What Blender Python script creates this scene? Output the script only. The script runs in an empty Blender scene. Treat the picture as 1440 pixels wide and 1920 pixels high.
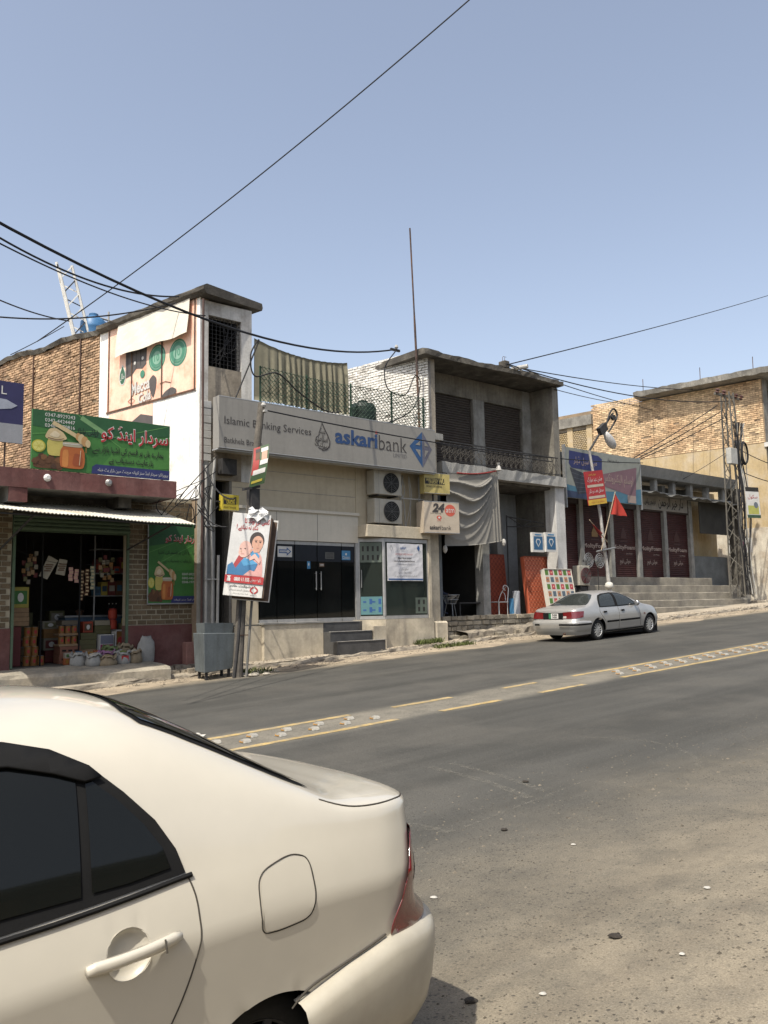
import bpy, bmesh, math, random
from math import sin, cos, pi, radians, sqrt
from mathutils import Vector, Matrix
random.seed(7)
SC = bpy.context.scene
COL = SC.collection
V = Vector
# ------------------------------------------------------------------ camera
EYE = V((0, 0, 1.92))
cam_d = bpy.data.cameras.new('camera')
cam = bpy.data.objects.new('camera', cam_d); COL.objects.link(cam)
SC.camera = cam
yaw, pitch, roll = radians(50), radians(6.3), radians(1.03)
fw0 = V((cos(yaw), sin(yaw), 0)); rt0 = V((sin(yaw), -cos(yaw), 0))
fw = fw0 * cos(pitch) + V((0, 0, 1)) * sin(pitch)
u0 = rt0.cross(fw)
rt = rt0 * cos(roll) - u0 * sin(roll)
up = rt.cross(fw)
cam.matrix_world = Matrix(((rt.x, up.x, -fw.x, EYE.x), (rt.y, up.y, -fw.y, EYE.y), (rt.z, up.z, -fw.z, EYE.z), (0, 0, 0, 1)))
cam_d.sensor_fit = 'VERTICAL'; cam_d.sensor_height = 24.0; cam_d.lens = 24.0 * 1580 / 1920
cam_d.clip_start = 0.05; cam_d.clip_end = 3000
# ------------------------------------------------------------------ light
SUN = V((-0.50, -0.19, 0.845)).normalized()          # towards the sun
W = bpy.data.worlds.new('World'); SC.world = W; W.use_nodes = True
nt = W.node_tree; nt.nodes.clear()
sky = nt.nodes.new('ShaderNodeTexSky'); sky.sky_type = 'NISHITA'; sky.sun_disc = False
sky.sun_elevation = math.asin(SUN.z); sky.sun_rotation = math.atan2(SUN.x, SUN.y)
sky.air_density = 1.0; sky.dust_density = 5.0; sky.ozone_density = 0.4; sky.altitude = 600
bg = nt.nodes.new('ShaderNodeBackground'); bg.inputs[1].default_value = 0.15
wo = nt.nodes.new('ShaderNodeOutputWorld')
hs = nt.nodes.new('ShaderNodeHueSaturation'); hs.inputs['Saturation'].default_value = 0.72; hs.inputs['Value'].default_value = 1.12      # hazy, washed-out blue
nt.links.new(sky.outputs[0], hs.inputs['Color']); nt.links.new(hs.outputs[0], bg.inputs[0]); nt.links.new(bg.outputs[0], wo.inputs[0])
sl = bpy.data.lights.new('sun', 'SUN'); sl.energy = 4.5; sl.angle = radians(0.53); sl.color = (1.0, 0.94, 0.83)
so = bpy.data.objects.new('sun', sl); COL.objects.link(so)
so.rotation_euler = SUN.to_track_quat('Z', 'Y').to_euler(); so.location = (0, 0, 40)
SC.view_settings.view_transform = 'Standard'; SC.view_settings.look = 'None'
SC.view_settings.exposure = 0.45; SC.view_settings.gamma = 1.0; SC.view_settings.use_curve_mapping = False
SC.cycles.max_bounces = 6; SC.cycles.transparent_max_bounces = 12
SC.render.film_transparent = False

# ------------------------------------------------------------------ materials
def srgb(r, g, b):
    f = lambda c: (c / 255 / 12.92) if c / 255 <= 0.04045 else ((c / 255 + 0.055) / 1.055) ** 2.4
    return (f(r), f(g), f(b))
MC = {}
TONE = {'bright_whitewash': 1.0, 'weathered_brick': .98, 'sunbleached_brick': 1.0, 'limewashed_brick': .95, 'pale_flex_sheet': .9, 'faded_orange_print': .95, 'cream_car_paint': .89, 'dusty_cream_bumper_paint': .7, 'shaded_grimy_plaster': .9, 'shabby_grey_wall': .9, 'ochre_wall_paint': .85, 'flaked_pale_plaster': .9, 'silver_car_paint': .95, 'whitish_tin_sheet': .9, 'cream_plinth_plaster': .8, 'bright_wheel_cover': 1.0, 'chalky_white_steel': 1.0, 'dusty_pavement': .85, 'sandy_dirt': .85}
def mat(name, col, rough=0.8, var=0.18, scale=2.5, bump=0.0, bscale=40, metal=0.0, spec=0.3, col2=None, cov=0.5, cscale=1.2,
        soft=0.12, streak=None, stk=0.5, rnd=0.0, coat=0.0, trans=False, wet=None):
    """node material: base colour with two octaves of variation, optional patches (col2), vertical streaks and bump"""
    if name in MC: return MC[name]
    kk = TONE.get(name, 0.74); col = tuple(x * kk for x in col)      # overall tone of the palette
    if col2 is not None: col2 = tuple(x * kk for x in col2)
    if streak is not None: streak = tuple(x * kk for x in streak)
    m = bpy.data.materials.new(name); m.use_nodes = True; MC[name] = m
    N, L = m.node_tree.nodes, m.node_tree.links
    b = N['Principled BSDF']
    b.inputs['Roughness'].default_value = rough; b.inputs['Metallic'].default_value = metal
    b.inputs['Specular IOR Level'].default_value = spec
    if coat: b.inputs['Coat Weight'].default_value = coat; b.inputs['Coat Roughness'].default_value = 0.06
    tc = N.new('ShaderNodeTexCoord'); co = tc.outputs['Object']
    def noise(sc, det=4, src=co, ro=0.55):
        n = N.new('ShaderNodeTexNoise'); n.inputs['Scale'].default_value = sc; n.inputs['Detail'].default_value = det
        n.inputs['Roughness'].default_value = ro
        L.new(src, n.inputs['Vector']); return n.outputs['Fac']
    def mix(fac, a, c, mode='MIX'):
        x = N.new('ShaderNodeMix'); x.data_type = 'RGBA'; x.blend_type = mode
        for i, v in ((0, fac), (6, a), (7, c)):
            if hasattr(v, 'is_linked') or hasattr(v, 'links'): L.new(v, x.inputs[i])
            else: x.inputs[i].default_value = v if i == 0 else (*v, 1)
        return x.outputs[2]
    def ramp(src, lo, hi, a=0.0, c=1.0):
        r = N.new('ShaderNodeMapRange'); r.inputs[1].default_value = lo; r.inputs[2].default_value = hi
        r.inputs[3].default_value = a; r.inputs[4].default_value = c; L.new(src, r.inputs[0]); return r.outputs[0]
    c = mix(1.0, col, col)
    if col2 is not None:
        f = noise(cscale, 6, ro=0.62)
        c = mix(ramp(f, 0.5 + (0.5 - cov) * 0.45 - soft, 0.5 + (0.5 - cov) * 0.45 + soft), c, col2)
    if streak is not None:
        mp = N.new('ShaderNodeMapping'); mp.inputs['Scale'].default_value = (5, 5, 0.35); L.new(co, mp.inputs[0])
        f = noise(1.6, 5, mp.outputs[0]); f2 = noise(0.7, 3)
        mm = N.new('ShaderNodeMath'); mm.operation = 'MULTIPLY'
        L.new(ramp(f, 0.48, 0.72), mm.inputs[0]); L.new(ramp(f2, 0.35, 0.65, 0.2, 1.0), mm.inputs[1])
        m2 = N.new('ShaderNodeMath'); m2.operation = 'MULTIPLY'; L.new(mm.outputs[0], m2.inputs[0]); m2.inputs[1].default_value = stk
        c = mix(m2.outputs[0], c, streak)
    if var:
        f = noise(scale, 5); g = ramp(f, 0.3, 0.7, 1 - var, 1 + var)
        f2 = noise(scale * 9, 4); g2 = ramp(f2, 0.3, 0.7, 1 - var * 0.6, 1 + var * 0.6)
        mm = N.new('ShaderNodeMath'); mm.operation = 'MULTIPLY'; L.new(g, mm.inputs[0]); L.new(g2, mm.inputs[1])
        vm = N.new('ShaderNodeVectorMath'); vm.operation = 'SCALE'; L.new(c, vm.inputs[0]); L.new(mm.outputs[0], vm.inputs['Scale'])
        c = vm.outputs[0]
    if rnd:
        oi = N.new('ShaderNodeObjectInfo'); ge = N.new('ShaderNodeNewGeometry')
        ad = N.new('ShaderNodeMath'); ad.operation = 'ADD'; L.new(oi.outputs['Random'], ad.inputs[0]); L.new(ge.outputs['Random Per Island'], ad.inputs[1])
        fr = N.new('ShaderNodeMath'); fr.operation = 'FRACT'; L.new(ad.outputs[0], fr.inputs[0])
        vm = N.new('ShaderNodeVectorMath'); vm.operation = 'SCALE'; L.new(c, vm.inputs[0]); L.new(ramp(fr.outputs[0], 0, 1, 1 - rnd, 1 + rnd), vm.inputs['Scale'])
        c = vm.outputs[0]
    L.new(c, b.inputs['Base Color'])
    if bump:
        bp = N.new('ShaderNodeBump'); bp.inputs['Strength'].default_value = bump; bp.inputs['Distance'].default_value = 0.02
        L.new(noise(bscale, 5), bp.inputs['Height']); L.new(bp.outputs[0], b.inputs['Normal'])
    if trans:
        b.inputs['Transmission Weight'].default_value = 0.0
    return m
def flat(name, col, rough=0.6, spec=0.3, metal=0.0, emit=0):
    return mat(name, col, rough, 0.10, 6, spec=spec, metal=metal)
def glassy(name, col, alpha, rough=0.05):
    if name in MC: return MC[name]
    m = bpy.data.materials.new(name); m.use_nodes = True; MC[name] = m
    N, L = m.node_tree.nodes, m.node_tree.links
    b = N['Principled BSDF']; b.inputs['Base Color'].default_value = (*col, 1); b.inputs['Roughness'].default_value = rough
    b.inputs['Specular IOR Level'].default_value = 0.5
    tr = N.new('ShaderNodeBsdfTransparent'); tr.inputs[0].default_value = (0.75, 0.8, 0.8, 1)
    mx = N.new('ShaderNodeMixShader'); mx.inputs[0].default_value = alpha
    L.new(tr.outputs[0], mx.inputs[1]); L.new(b.outputs[0], mx.inputs[2])
    L.new(mx.outputs[0], N['Material Output'].inputs[0])
    return m
M_CONC = mat('weathered_concrete', (0.30, 0.285, 0.25), 0.9, 0.22, 1.5, 0.5, 30, col2=(0.19, 0.18, 0.16), cov=0.45, streak=(0.07, 0.065, 0.06), stk=0.6)
M_DKCONC = mat('sooty_concrete', (0.092, 0.083, 0.070), 0.95, 0.3, 1.5, 0.6, 25, col2=(0.19, 0.175, 0.145), cov=0.32, cscale=2.2)
M_CREAM = mat('cream_paint', (0.56, 0.48, 0.345), 0.8, 0.08, 0.8, 0.12, 50, streak=(0.33, 0.29, 0.22), stk=0.35)
M_BASE = mat('cream_plinth_plaster', (0.56, 0.49, 0.37), 0.9, 0.14, 1.5, 0.3, 40, col2=(0.36, 0.32, 0.25), cov=0.35, streak=(0.28, 0.24, 0.18), stk=0.4)
M_WHITEW = mat('flaking_whitewash', (0.66, 0.64, 0.60), 0.9, 0.14, 2, 0.35, 30, col2=(0.34, 0.31, 0.27), cov=0.3, cscale=1.6, streak=(0.20, 0.18, 0.16), stk=0.55)
M_SHADEGRIME = mat('shaded_grimy_plaster', (0.20, 0.185, 0.155), 0.95, 0.2, 1.4, 0.35, 35, col2=(0.12, 0.11, 0.092), cov=0.45, streak=(0.06, 0.055, 0.05), stk=0.6)  # plaster darkened to deepen the balcony recess shade; blotches and streaks are stains
M_GREYW = mat('grey_stained_plaster', (0.36, 0.35, 0.32), 0.9, 0.16, 1.4, 0.3, 35, col2=(0.22, 0.215, 0.20), cov=0.42, streak=(0.10, 0.10, 0.09), stk=0.6)
M_TAN = mat('bare_tan_render', (0.36, 0.315, 0.25), 0.95, 0.2, 1.5, 0.4, 30, col2=(0.24, 0.205, 0.16), cov=0.45, streak=(0.12, 0.105, 0.09), stk=0.55)
M_YELLOW = mat('ochre_wall_paint', (0.47, 0.36, 0.20), 0.9, 0.14, 1.2, 0.2, 30, col2=(0.42, 0.35, 0.25), cov=0.42, streak=(0.22, 0.16, 0.10), stk=0.5)
M_MAROON = mat('maroon_paint', (0.135, 0.052, 0.046), 0.75, 0.2, 1.5, 0.25, 30, col2=(0.19, 0.095, 0.085), cov=0.4)
M_MORTAR = mat('brick_mortar', (0.30, 0.225, 0.15), 0.95, 0.2, 3, 0.3, 60)
M_BRICK = mat('weathered_brick', (0.40, 0.275, 0.17), 0.95, 0.28, 5, 0.6, 60, rnd=0.42, col2=(0.24, 0.155, 0.10), cov=0.5, cscale=0.7, streak=(0.16, 0.12, 0.09), stk=0.5)
M_WBRICK = mat('limewashed_brick', (0.70, 0.68, 0.63), 0.95, 0.2, 5, 0.5, 60, rnd=0.15, col2=(0.28, 0.25, 0.21), cov=0.33, cscale=2.6)
M_WMORTAR = mat('dirty_limewashed_mortar', (0.33, 0.31, 0.28), 0.95, 0.25, 4, 0.3, 60, col2=(0.17, 0.15, 0.13), cov=0.5)
M_TILE = mat('brown_facing_tile', (0.155, 0.115, 0.068), 0.7, 0.2, 6, 0.3, 60, rnd=0.25)
M_GROUT = mat('pale_grout', (0.42, 0.37, 0.27), 0.9, 0.1, 6)
M_BLACK = flat('black_void', (0.012, 0.012, 0.012), 0.9)
M_STEEL = mat('galvanised_steel', (0.40, 0.40, 0.39), 0.45, 0.15, 8, metal=0.6)
M_RUST = mat('rusty_iron', (0.14, 0.075, 0.045), 0.85, 0.3, 8, 0.2, 80, col2=(0.07, 0.05, 0.045), cov=0.5)
M_DARKIRON = mat('dark_painted_iron', (0.045, 0.043, 0.042), 0.7, 0.3, 10)
M_CABLE = flat('black_cable', (0.018, 0.018, 0.02), 0.7)
M_ALU = mat('dull_aluminium', (0.50, 0.49, 0.47), 0.45, 0.1, 8, metal=0.5)
M_PVC = mat('grey_pipe', (0.42, 0.41, 0.38), 0.6, 0.12, 6)
M_WHITE = mat('white_board', (0.72, 0.71, 0.68), 0.6, 0.06, 4)
M_INK = flat('black_ink', (0.02, 0.02, 0.022), 0.6)
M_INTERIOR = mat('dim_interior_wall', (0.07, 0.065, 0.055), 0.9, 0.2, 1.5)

# ------------------------------------------------------------------ mesh helpers
class MB:
    def __init__(s): s.v = []; s.f = []; s.mi = []; s.cur = 0
    def add(s, vs, fs):
        n = len(s.v); s.v += [tuple(v) for v in vs]
        for f in fs: s.f.append([i + n for i in f]); s.mi.append(s.cur)
        return s
    def box(s, x0, x1, y0, y1, z0, z1):
        return s.add([(x0, y0, z0), (x1, y0, z0), (x1, y1, z0), (x0, y1, z0), (x0, y0, z1), (x1, y0, z1), (x1, y1, z1), (x0, y1, z1)],
                     [(0, 3, 2, 1), (4, 5, 6, 7), (0, 1, 5, 4), (1, 2, 6, 5), (2, 3, 7, 6), (3, 0, 4, 7)])
    def obox(s, o, a, b, c):
        """box from corner o and three edge vectors"""
        o, a, b, c = V(o), V(a), V(b), V(c)
        return s.add([o, o + a, o + a + b, o + b, o + c, o + a + c, o + a + b + c, o + b + c],
                     [(0, 3, 2, 1), (4, 5, 6, 7), (0, 1, 5, 4), (1, 2, 6, 5), (2, 3, 7, 6), (3, 0, 4, 7)])
    def tube(s, pts, r, n=6, cap=True):
        pts = [V(p) for p in pts]; rs = r if isinstance(r, (list, tuple)) else [r] * len(pts)
        base = len(s.v); a = None
        for i, p in enumerate(pts):
            t = (pts[min(i + 1, len(pts) - 1)] - pts[max(i - 1, 0)]).normalized()
            if a is None:
                a = t.orthogonal().normalized()
            else:
                a = (a - t * a.dot(t)); a = a.normalized() if a.length > 1e-6 else t.orthogonal().normalized()
            b = t.cross(a)
            for k in range(n):
                q = p + (a * cos(2 * pi * k / n) + b * sin(2 * pi * k / n)) * rs[i]; s.v.append(tuple(q))
        for i in range(len(pts) - 1):
            for k in range(n):
                k2 = (k + 1) % n
                s.f.append([base + i * n + k, base + i * n + k2, base + (i + 1) * n + k2, base + (i + 1) * n + k]); s.mi.append(s.cur)
        if cap and n > 2:
            s.f.append([base + k for k in range(n)][::-1]); s.mi.append(s.cur)
            e = base + (len(pts) - 1) * n; s.f.append([e + k for k in range(n)]); s.mi.append(s.cur)
        return s
    def lathe(s, c, prof, n=16, axis=(0, 0, 1)):
        """profile (r, h) turned around axis through c"""
        ax = V(axis).normalized(); a = ax.orthogonal().normalized(); b = ax.cross(a); c = V(c); base = len(s.v)
        for r, h in prof:
            for k in range(n):
                s.v.append(tuple(c + ax * h + (a * cos(2 * pi * k / n) + b * sin(2 * pi * k / n)) * r))
        for i in range(len(prof) - 1):
            for k in range(n):
                k2 = (k + 1) % n
                s.f.append([base + i * n + k, base + i * n + k2, base + (i + 1) * n + k2, base + (i + 1) * n + k]); s.mi.append(s.cur)
        s.f.append([base + k for k in range(n)][::-1]); s.mi.append(s.cur)
        e = base + (len(prof) - 1) * n; s.f.append([e + k for k in range(n)]); s.mi.append(s.cur)
        return s
    def grid(s, P, closed=False):
        """P: rows of points"""
        n = len(s.v); h, w = len(P), len(P[0])
        for r in P: s.v += [tuple(p) for p in r]
        for i in range(h - 1):
            for j in range(w - 1):
                s.f.append([n + i * w + j, n + i * w + j + 1, n + (i + 1) * w + j + 1, n + (i + 1) * w + j]); s.mi.append(s.cur)
        return s
    def sheet(s, P, t, nrm):
        """grid with thickness t along -nrm"""
        nrm = V(nrm) * t; h, w = len(P), len(P[0]); n = len(s.v)
        s.grid(P); s.grid([[V(p) - nrm for p in reversed(r)] for r in P]); m = n + h * w
        A = lambda i, j: n + i * w + j
        B = lambda i, j: m + i * w + (w - 1 - j)
        for i in range(h - 1):
            s.f.append([A(i + 1, 0), A(i, 0), B(i, 0), B(i + 1, 0)]); s.f.append([A(i, w - 1), A(i + 1, w - 1), B(i + 1, w - 1), B(i, w - 1)]); s.mi += [s.cur] * 2
        for j in range(w - 1):
            s.f.append([A(0, j), A(0, j + 1), B(0, j + 1), B(0, j)]); s.f.append([A(h - 1, j + 1), A(h - 1, j), B(h - 1, j), B(h - 1, j + 1)]); s.mi += [s.cur] * 2
        return s
    def mesh(s, name, mats, smooth=False):
        me = bpy.data.meshes.new(name); me.from_pydata(s.v, [], s.f)
        for m in (mats if isinstance(mats, (list, tuple)) else [mats]): me.materials.append(m)
        if any(s.mi): me.polygons.foreach_set('material_index', s.mi)
        if smooth: me.polygons.foreach_set('use_smooth', [True] * len(s.f))
        me.update(); return me
    def obj(s, name, mats, parent=None, smooth=False, fix=False, bevel=0):
        o = bpy.data.objects.new(name, s.mesh(name, mats, smooth)); COL.objects.link(o); attach(o, parent)
        if fix or bevel:
            bm = bmesh.new(); bm.from_mesh(o.data)
            if fix: bmesh.ops.recalc_face_normals(bm, faces=bm.faces)
            if bevel: bmesh.ops.bevel(bm, geom=bm.edges[:], offset=bevel, segments=1, affect='EDGES', clamp_overlap=True)
            bm.to_mesh(o.data); bm.free()
        return o
def attach(o, parent):
    if parent is None: return
    o.parent = parent
    o.matrix_parent_inverse = Matrix.Translation(-parent.location)
def tag(o, label, cat, group=None, kind=None):
    o['label'] = label; o['category'] = cat
    if group: o['group'] = group
    if kind: o['kind'] = kind
    return o
def thing(name, loc, label, cat, group=None):
    o = bpy.data.objects.new(name, None); COL.objects.link(o); o.location = loc; o.empty_display_size = 0.2
    return tag(o, label, cat, group)
def struct(o): o['kind'] = 'structure'; return o
def stuff(o): o['kind'] = 'stuff'; return o
def box(name, m, parent, x0, x1, y0, y1, z0, z1, bevel=0):
    return MB().box(x0, x1, y0, y1, z0, z1).obj(name, m, parent, bevel=bevel)
def place(me, name, loc, parent, rot=None):
    o = bpy.data.objects.new(name, me); COL.objects.link(o); o.location = loc
    if rot: o.rotation_euler = rot
    attach(o, parent); return o
def bezier(p0, p1, sag, n=14):
    p0, p1 = V(p0), V(p1); return [p0.lerp(p1, i / n) - V((0, 0, sag * 4 * (i / n) * (1 - i / n))) for i in range(n + 1)]
def spline(P, n=8):
    """Catmull-Rom through points"""
    P = [V(p) for p in P]; Q = []
    for i in range(len(P) - 1):
        a = P[max(i - 1, 0)]; b = P[i]; c = P[i + 1]; d = P[min(i + 2, len(P) - 1)]
        for k in range(n):
            t = k / n
            Q.append(0.5 * ((2 * b) + (c - a) * t + (2 * a - 5 * b + 4 * c - d) * t * t + (3 * b - a - 3 * c + d) * t ** 3))
    Q.append(P[-1]); return Q
def cl(x, a=0.0, b=1.0): return max(a, min(b, x))
def sm(x): x = cl(x); return x * x * (3 - 2 * x)
def lerp(a, b, t): return a + (b - a) * t
def interp(tab, x):
    if x <= tab[0][0]: return tab[0][1]
    for (a, va), (b, vb) in zip(tab, tab[1:]):
        if x <= b: t = (x - a) / (b - a); return lerp(va, vb, t)
    return tab[-1][1]
def sinterp(tab, x):
    """smooth (monotone-ish cubic) interpolation"""
    if x <= tab[0][0]: return tab[0][1]
    if x >= tab[-1][0]: return tab[-1][1]
    i = max(k for k in range(len(tab)) if tab[k][0] <= x); i = min(i, len(tab) - 2)
    def sl(k):
        if k <= 0 or k >= len(tab) - 1: 
            a, b = (0, 1) if k <= 0 else (len(tab) - 2, len(tab) - 1)
            return (tab[b][1] - tab[a][1]) / (tab[b][0] - tab[a][0])
        return (tab[k + 1][1] - tab[k - 1][1]) / (tab[k + 1][0] - tab[k - 1][0])
    (x0, y0), (x1, y1) = tab[i], tab[i + 1]; h = x1 - x0; t = (x - x0) / h
    return (2 * t**3 - 3 * t * t + 1) * y0 + (t**3 - 2 * t * t + t) * h * sl(i) + (-2 * t**3 + 3 * t * t) * y1 + (t**3 - t * t) * h * sl(i + 1)

# flat print on a board: a frame with origin, right and up vectors, size in metres; a, b run 0..1 from the lower left
class Frame:
    def __init__(s, o, r, w, h, u=(0, 0, 1)):
        s.o = V(o); s.r = V(r).normalized(); s.u = V(u).normalized(); s.w = w; s.h = h; s.n = s.r.cross(s.u); s.k = 1
    def pt(s, a, b, off=0.0): return s.o + s.r * (a * s.w) + s.u * (b * s.h) + s.n * off
    def poly(s, pts, m, parent, name='print', layer=1):
        s.k += 1; me = MB(); me.add([s.pt(a, b, 0.003 * layer + 4e-5 * s.k) for a, b in pts], [list(range(len(pts)))])
        return me.obj(name, m, parent)
    def rect(s, a0, b0, a1, b1, m, parent, name='print', layer=1):
        return s.poly([(a0, b0), (a1, b0), (a1, b1), (a0, b1)], m, parent, name, layer)
    def disc(s, a, b, ra, rb, m, parent, name='print', layer=1, n=20):
        return s.poly([(a + ra * cos(2 * pi * k / n), b + rb * sin(2 * pi * k / n)) for k in range(n)], m, parent, name, layer)
    def stroke(s, pts, wd, m, parent, name='print', layer=2, closed=False):
        """brush stroke through (a, b) points, width wd in metres"""
        P = [V((a * s.w, b * s.h)) for a, b in pts]
        if closed: P.append(P[0])
        L = []; R = []
        for i, p in enumerate(P):
            t = (P[min(i + 1, len(P) - 1)] - P[max(i - 1, 0)]); t = t.normalized() if t.length else V((1, 0)); nn = V((-t.y, t.x)) * wd / 2
            L.append(p + nn); R.append(p - nn)
        s.k += 1; me = MB(); q = lambda p: s.o + s.r * p.x + s.u * p.y + s.n * (0.003 * layer + 4e-5 * s.k)
        me.grid([[q(p) for p in R], [q(p) for p in L]])
        return me.obj(name, m, parent)
    def text(s, body, a, b, h, m, parent, wmax=None, align='C', layer=2, bold=0.0, name='lettering', slant=0.0, rot=0.0):
        """lettering of cap height about h metres, anchored at (a, b) by its middle line"""
        cu = bpy.data.curves.new('lettering', 'FONT'); cu.body = body; cu.resolution_u = 2; cu.offset = bold; cu.shear = slant
        to = bpy.data.objects.new('lettering', cu)
        me = bpy.data.meshes.new_from_object(to)
        bpy.data.objects.remove(to); bpy.data.curves.remove(cu)
        if not me.vertices: return None
        xs = [v.co.x for v in me.vertices]; ys = [v.co.y for v in me.vertices]
        x0, x1, y0, y1 = min(xs), max(xs), min(ys), max(ys)
        k = h / max(y1 - y0, 1e-6); kx = k
        if wmax: kx = wmax / (x1 - x0)
        ox = {'C': (x0 + x1) / 2, 'L': x0, 'R': x1}[align]
        c, sn = cos(rot), sin(rot); s.k += 1
        for v in me.vertices:
            lx = (v.co.x - ox) * kx; ly = (v.co.y - (y0 + y1) / 2) * k
            v.co = s.o + s.r * (a * s.w + lx * c - ly * sn) + s.u * (b * s.h + lx * sn + ly * c) + s.n * (0.003 * layer + 4e-5 * s.k)
        me.materials.clear(); me.materials.append(m)
        o = bpy.data.objects.new(name, me); COL.objects.link(o); attach(o, parent); return o
# right-to-left script: joined letter forms, laid out in visual order
_AR = {'ا': ('FE8D', 'FE8E'), 'آ': ('FE81', 'FE82'), 'ب': ('FE8F', 'FE90', 'FE91', 'FE92'), 'پ': ('FB56', 'FB57', 'FB58', 'FB59'), 'ت': ('FE95', 'FE96', 'FE97', 'FE98'),
       'ٹ': ('FB66', 'FB67', 'FB68', 'FB69'), 'ج': ('FE9D', 'FE9E', 'FE9F', 'FEA0'), 'چ': ('FB7A', 'FB7B', 'FB7C', 'FB7D'), 'ح': ('FEA1', 'FEA2', 'FEA3', 'FEA4'),
       'خ': ('FEA5', 'FEA6', 'FEA7', 'FEA8'), 'د': ('FEA9', 'FEAA'), 'ڈ': ('FB88', 'FB89'), 'ر': ('FEAD', 'FEAE'), 'ڑ': ('FB8C', 'FB8D'), 'ز': ('FEAF', 'FEB0'),
       'س': ('FEB1', 'FEB2', 'FEB3', 'FEB4'), 'ش': ('FEB5', 'FEB6', 'FEB7', 'FEB8'), 'ع': ('FEC9', 'FECA', 'FECB', 'FECC'), 'ف': ('FED1', 'FED2', 'FED3', 'FED4'),
       'ق': ('FED5', 'FED6', 'FED7', 'FED8'), 'ک': ('FB8E', 'FB8F', 'FB90', 'FB91'), 'گ': ('FB92', 'FB93', 'FB94', 'FB95'), 'ل': ('FEDD', 'FEDE', 'FEDF', 'FEE0'),
       'م': ('FEE1', 'FEE2', 'FEE3', 'FEE4'), 'ن': ('FEE5', 'FEE6', 'FEE7', 'FEE8'), 'ں': ('FB9E', 'FB9F'), 'و': ('FEED', 'FEEE'), 'ہ': ('FBA6', 'FBA7', 'FBA8', 'FBA9'),
       'ھ': ('FBAA', 'FBAB', 'FBAC', 'FBAD'), 'ی': ('FBFC', 'FBFD', 'FBFE', 'FBFF'), 'ے': ('FBAE', 'FBAF'), 'ئ': ('FE89', 'FE8A', 'FE8B', 'FE8C'), 'ص': ('FEB9', 'FEBA', 'FEBB', 'FEBC'),
       'ط': ('FEC1', 'FEC2', 'FEC3', 'FEC4'), 'ث': ('FE99', 'FE9A', 'FE9B', 'FE9C')}
def ur(t):
    out = []
    for i, ch in enumerate(t):
        f = _AR.get(ch)
        if not f: out.append({'(': ')', ')': '('}.get(ch, ch)); continue
        pj = i > 0 and len(_AR.get(t[i - 1], ())) == 4
        nj = len(f) == 4 and i + 1 < len(t) and t[i + 1] in _AR
        out.append(chr(int(f[(3 if nj else 1) if pj else (2 if nj else 0)], 16)))
    return ''.join(reversed(out))
def board(name, fr, t, m, parent=None):
    """slab t thick behind the frame plane"""
    b = MB(); b.obox(fr.pt(0, 0) - fr.n * t, fr.r * fr.w, fr.n * t, fr.u * fr.h)
    return b.obj(name, m, parent, fix=True)
# ------------------------------------------------------------------ ground, road, kerb
def gz(x, y):
    xx = cl(x, -40, 75)
    return 0.04 * xx + 0.26 * sm((4.0 - y) / 3.2)
def frange(a, b, st):
    n = max(1, abs(int(round((b - a) / st)))); return [a + (b - a) * i / n for i in range(n + 1)]
M_DIRT = mat('sandy_dirt', (0.34, 0.28, 0.20), 0.95, 0.2, 2.2, 0.6, 45, col2=(0.25, 0.205, 0.15), cov=0.45)
xs = [-400, -200, -100, -60] + frange(-40, 75, 1.0)[0:] + [100, 160, 260, 500]
ys = [-400, -150, -60, -20, -8] + frange(-4, 20, 0.8) + [24, 30, 40, 60, 100, 200, 500]
g = MB(); g.grid([[(x, y, gz(x, y) - 0.05) for x in xs] for y in ys]); struct(g.obj('ground', M_DIRT, smooth=True))

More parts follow.
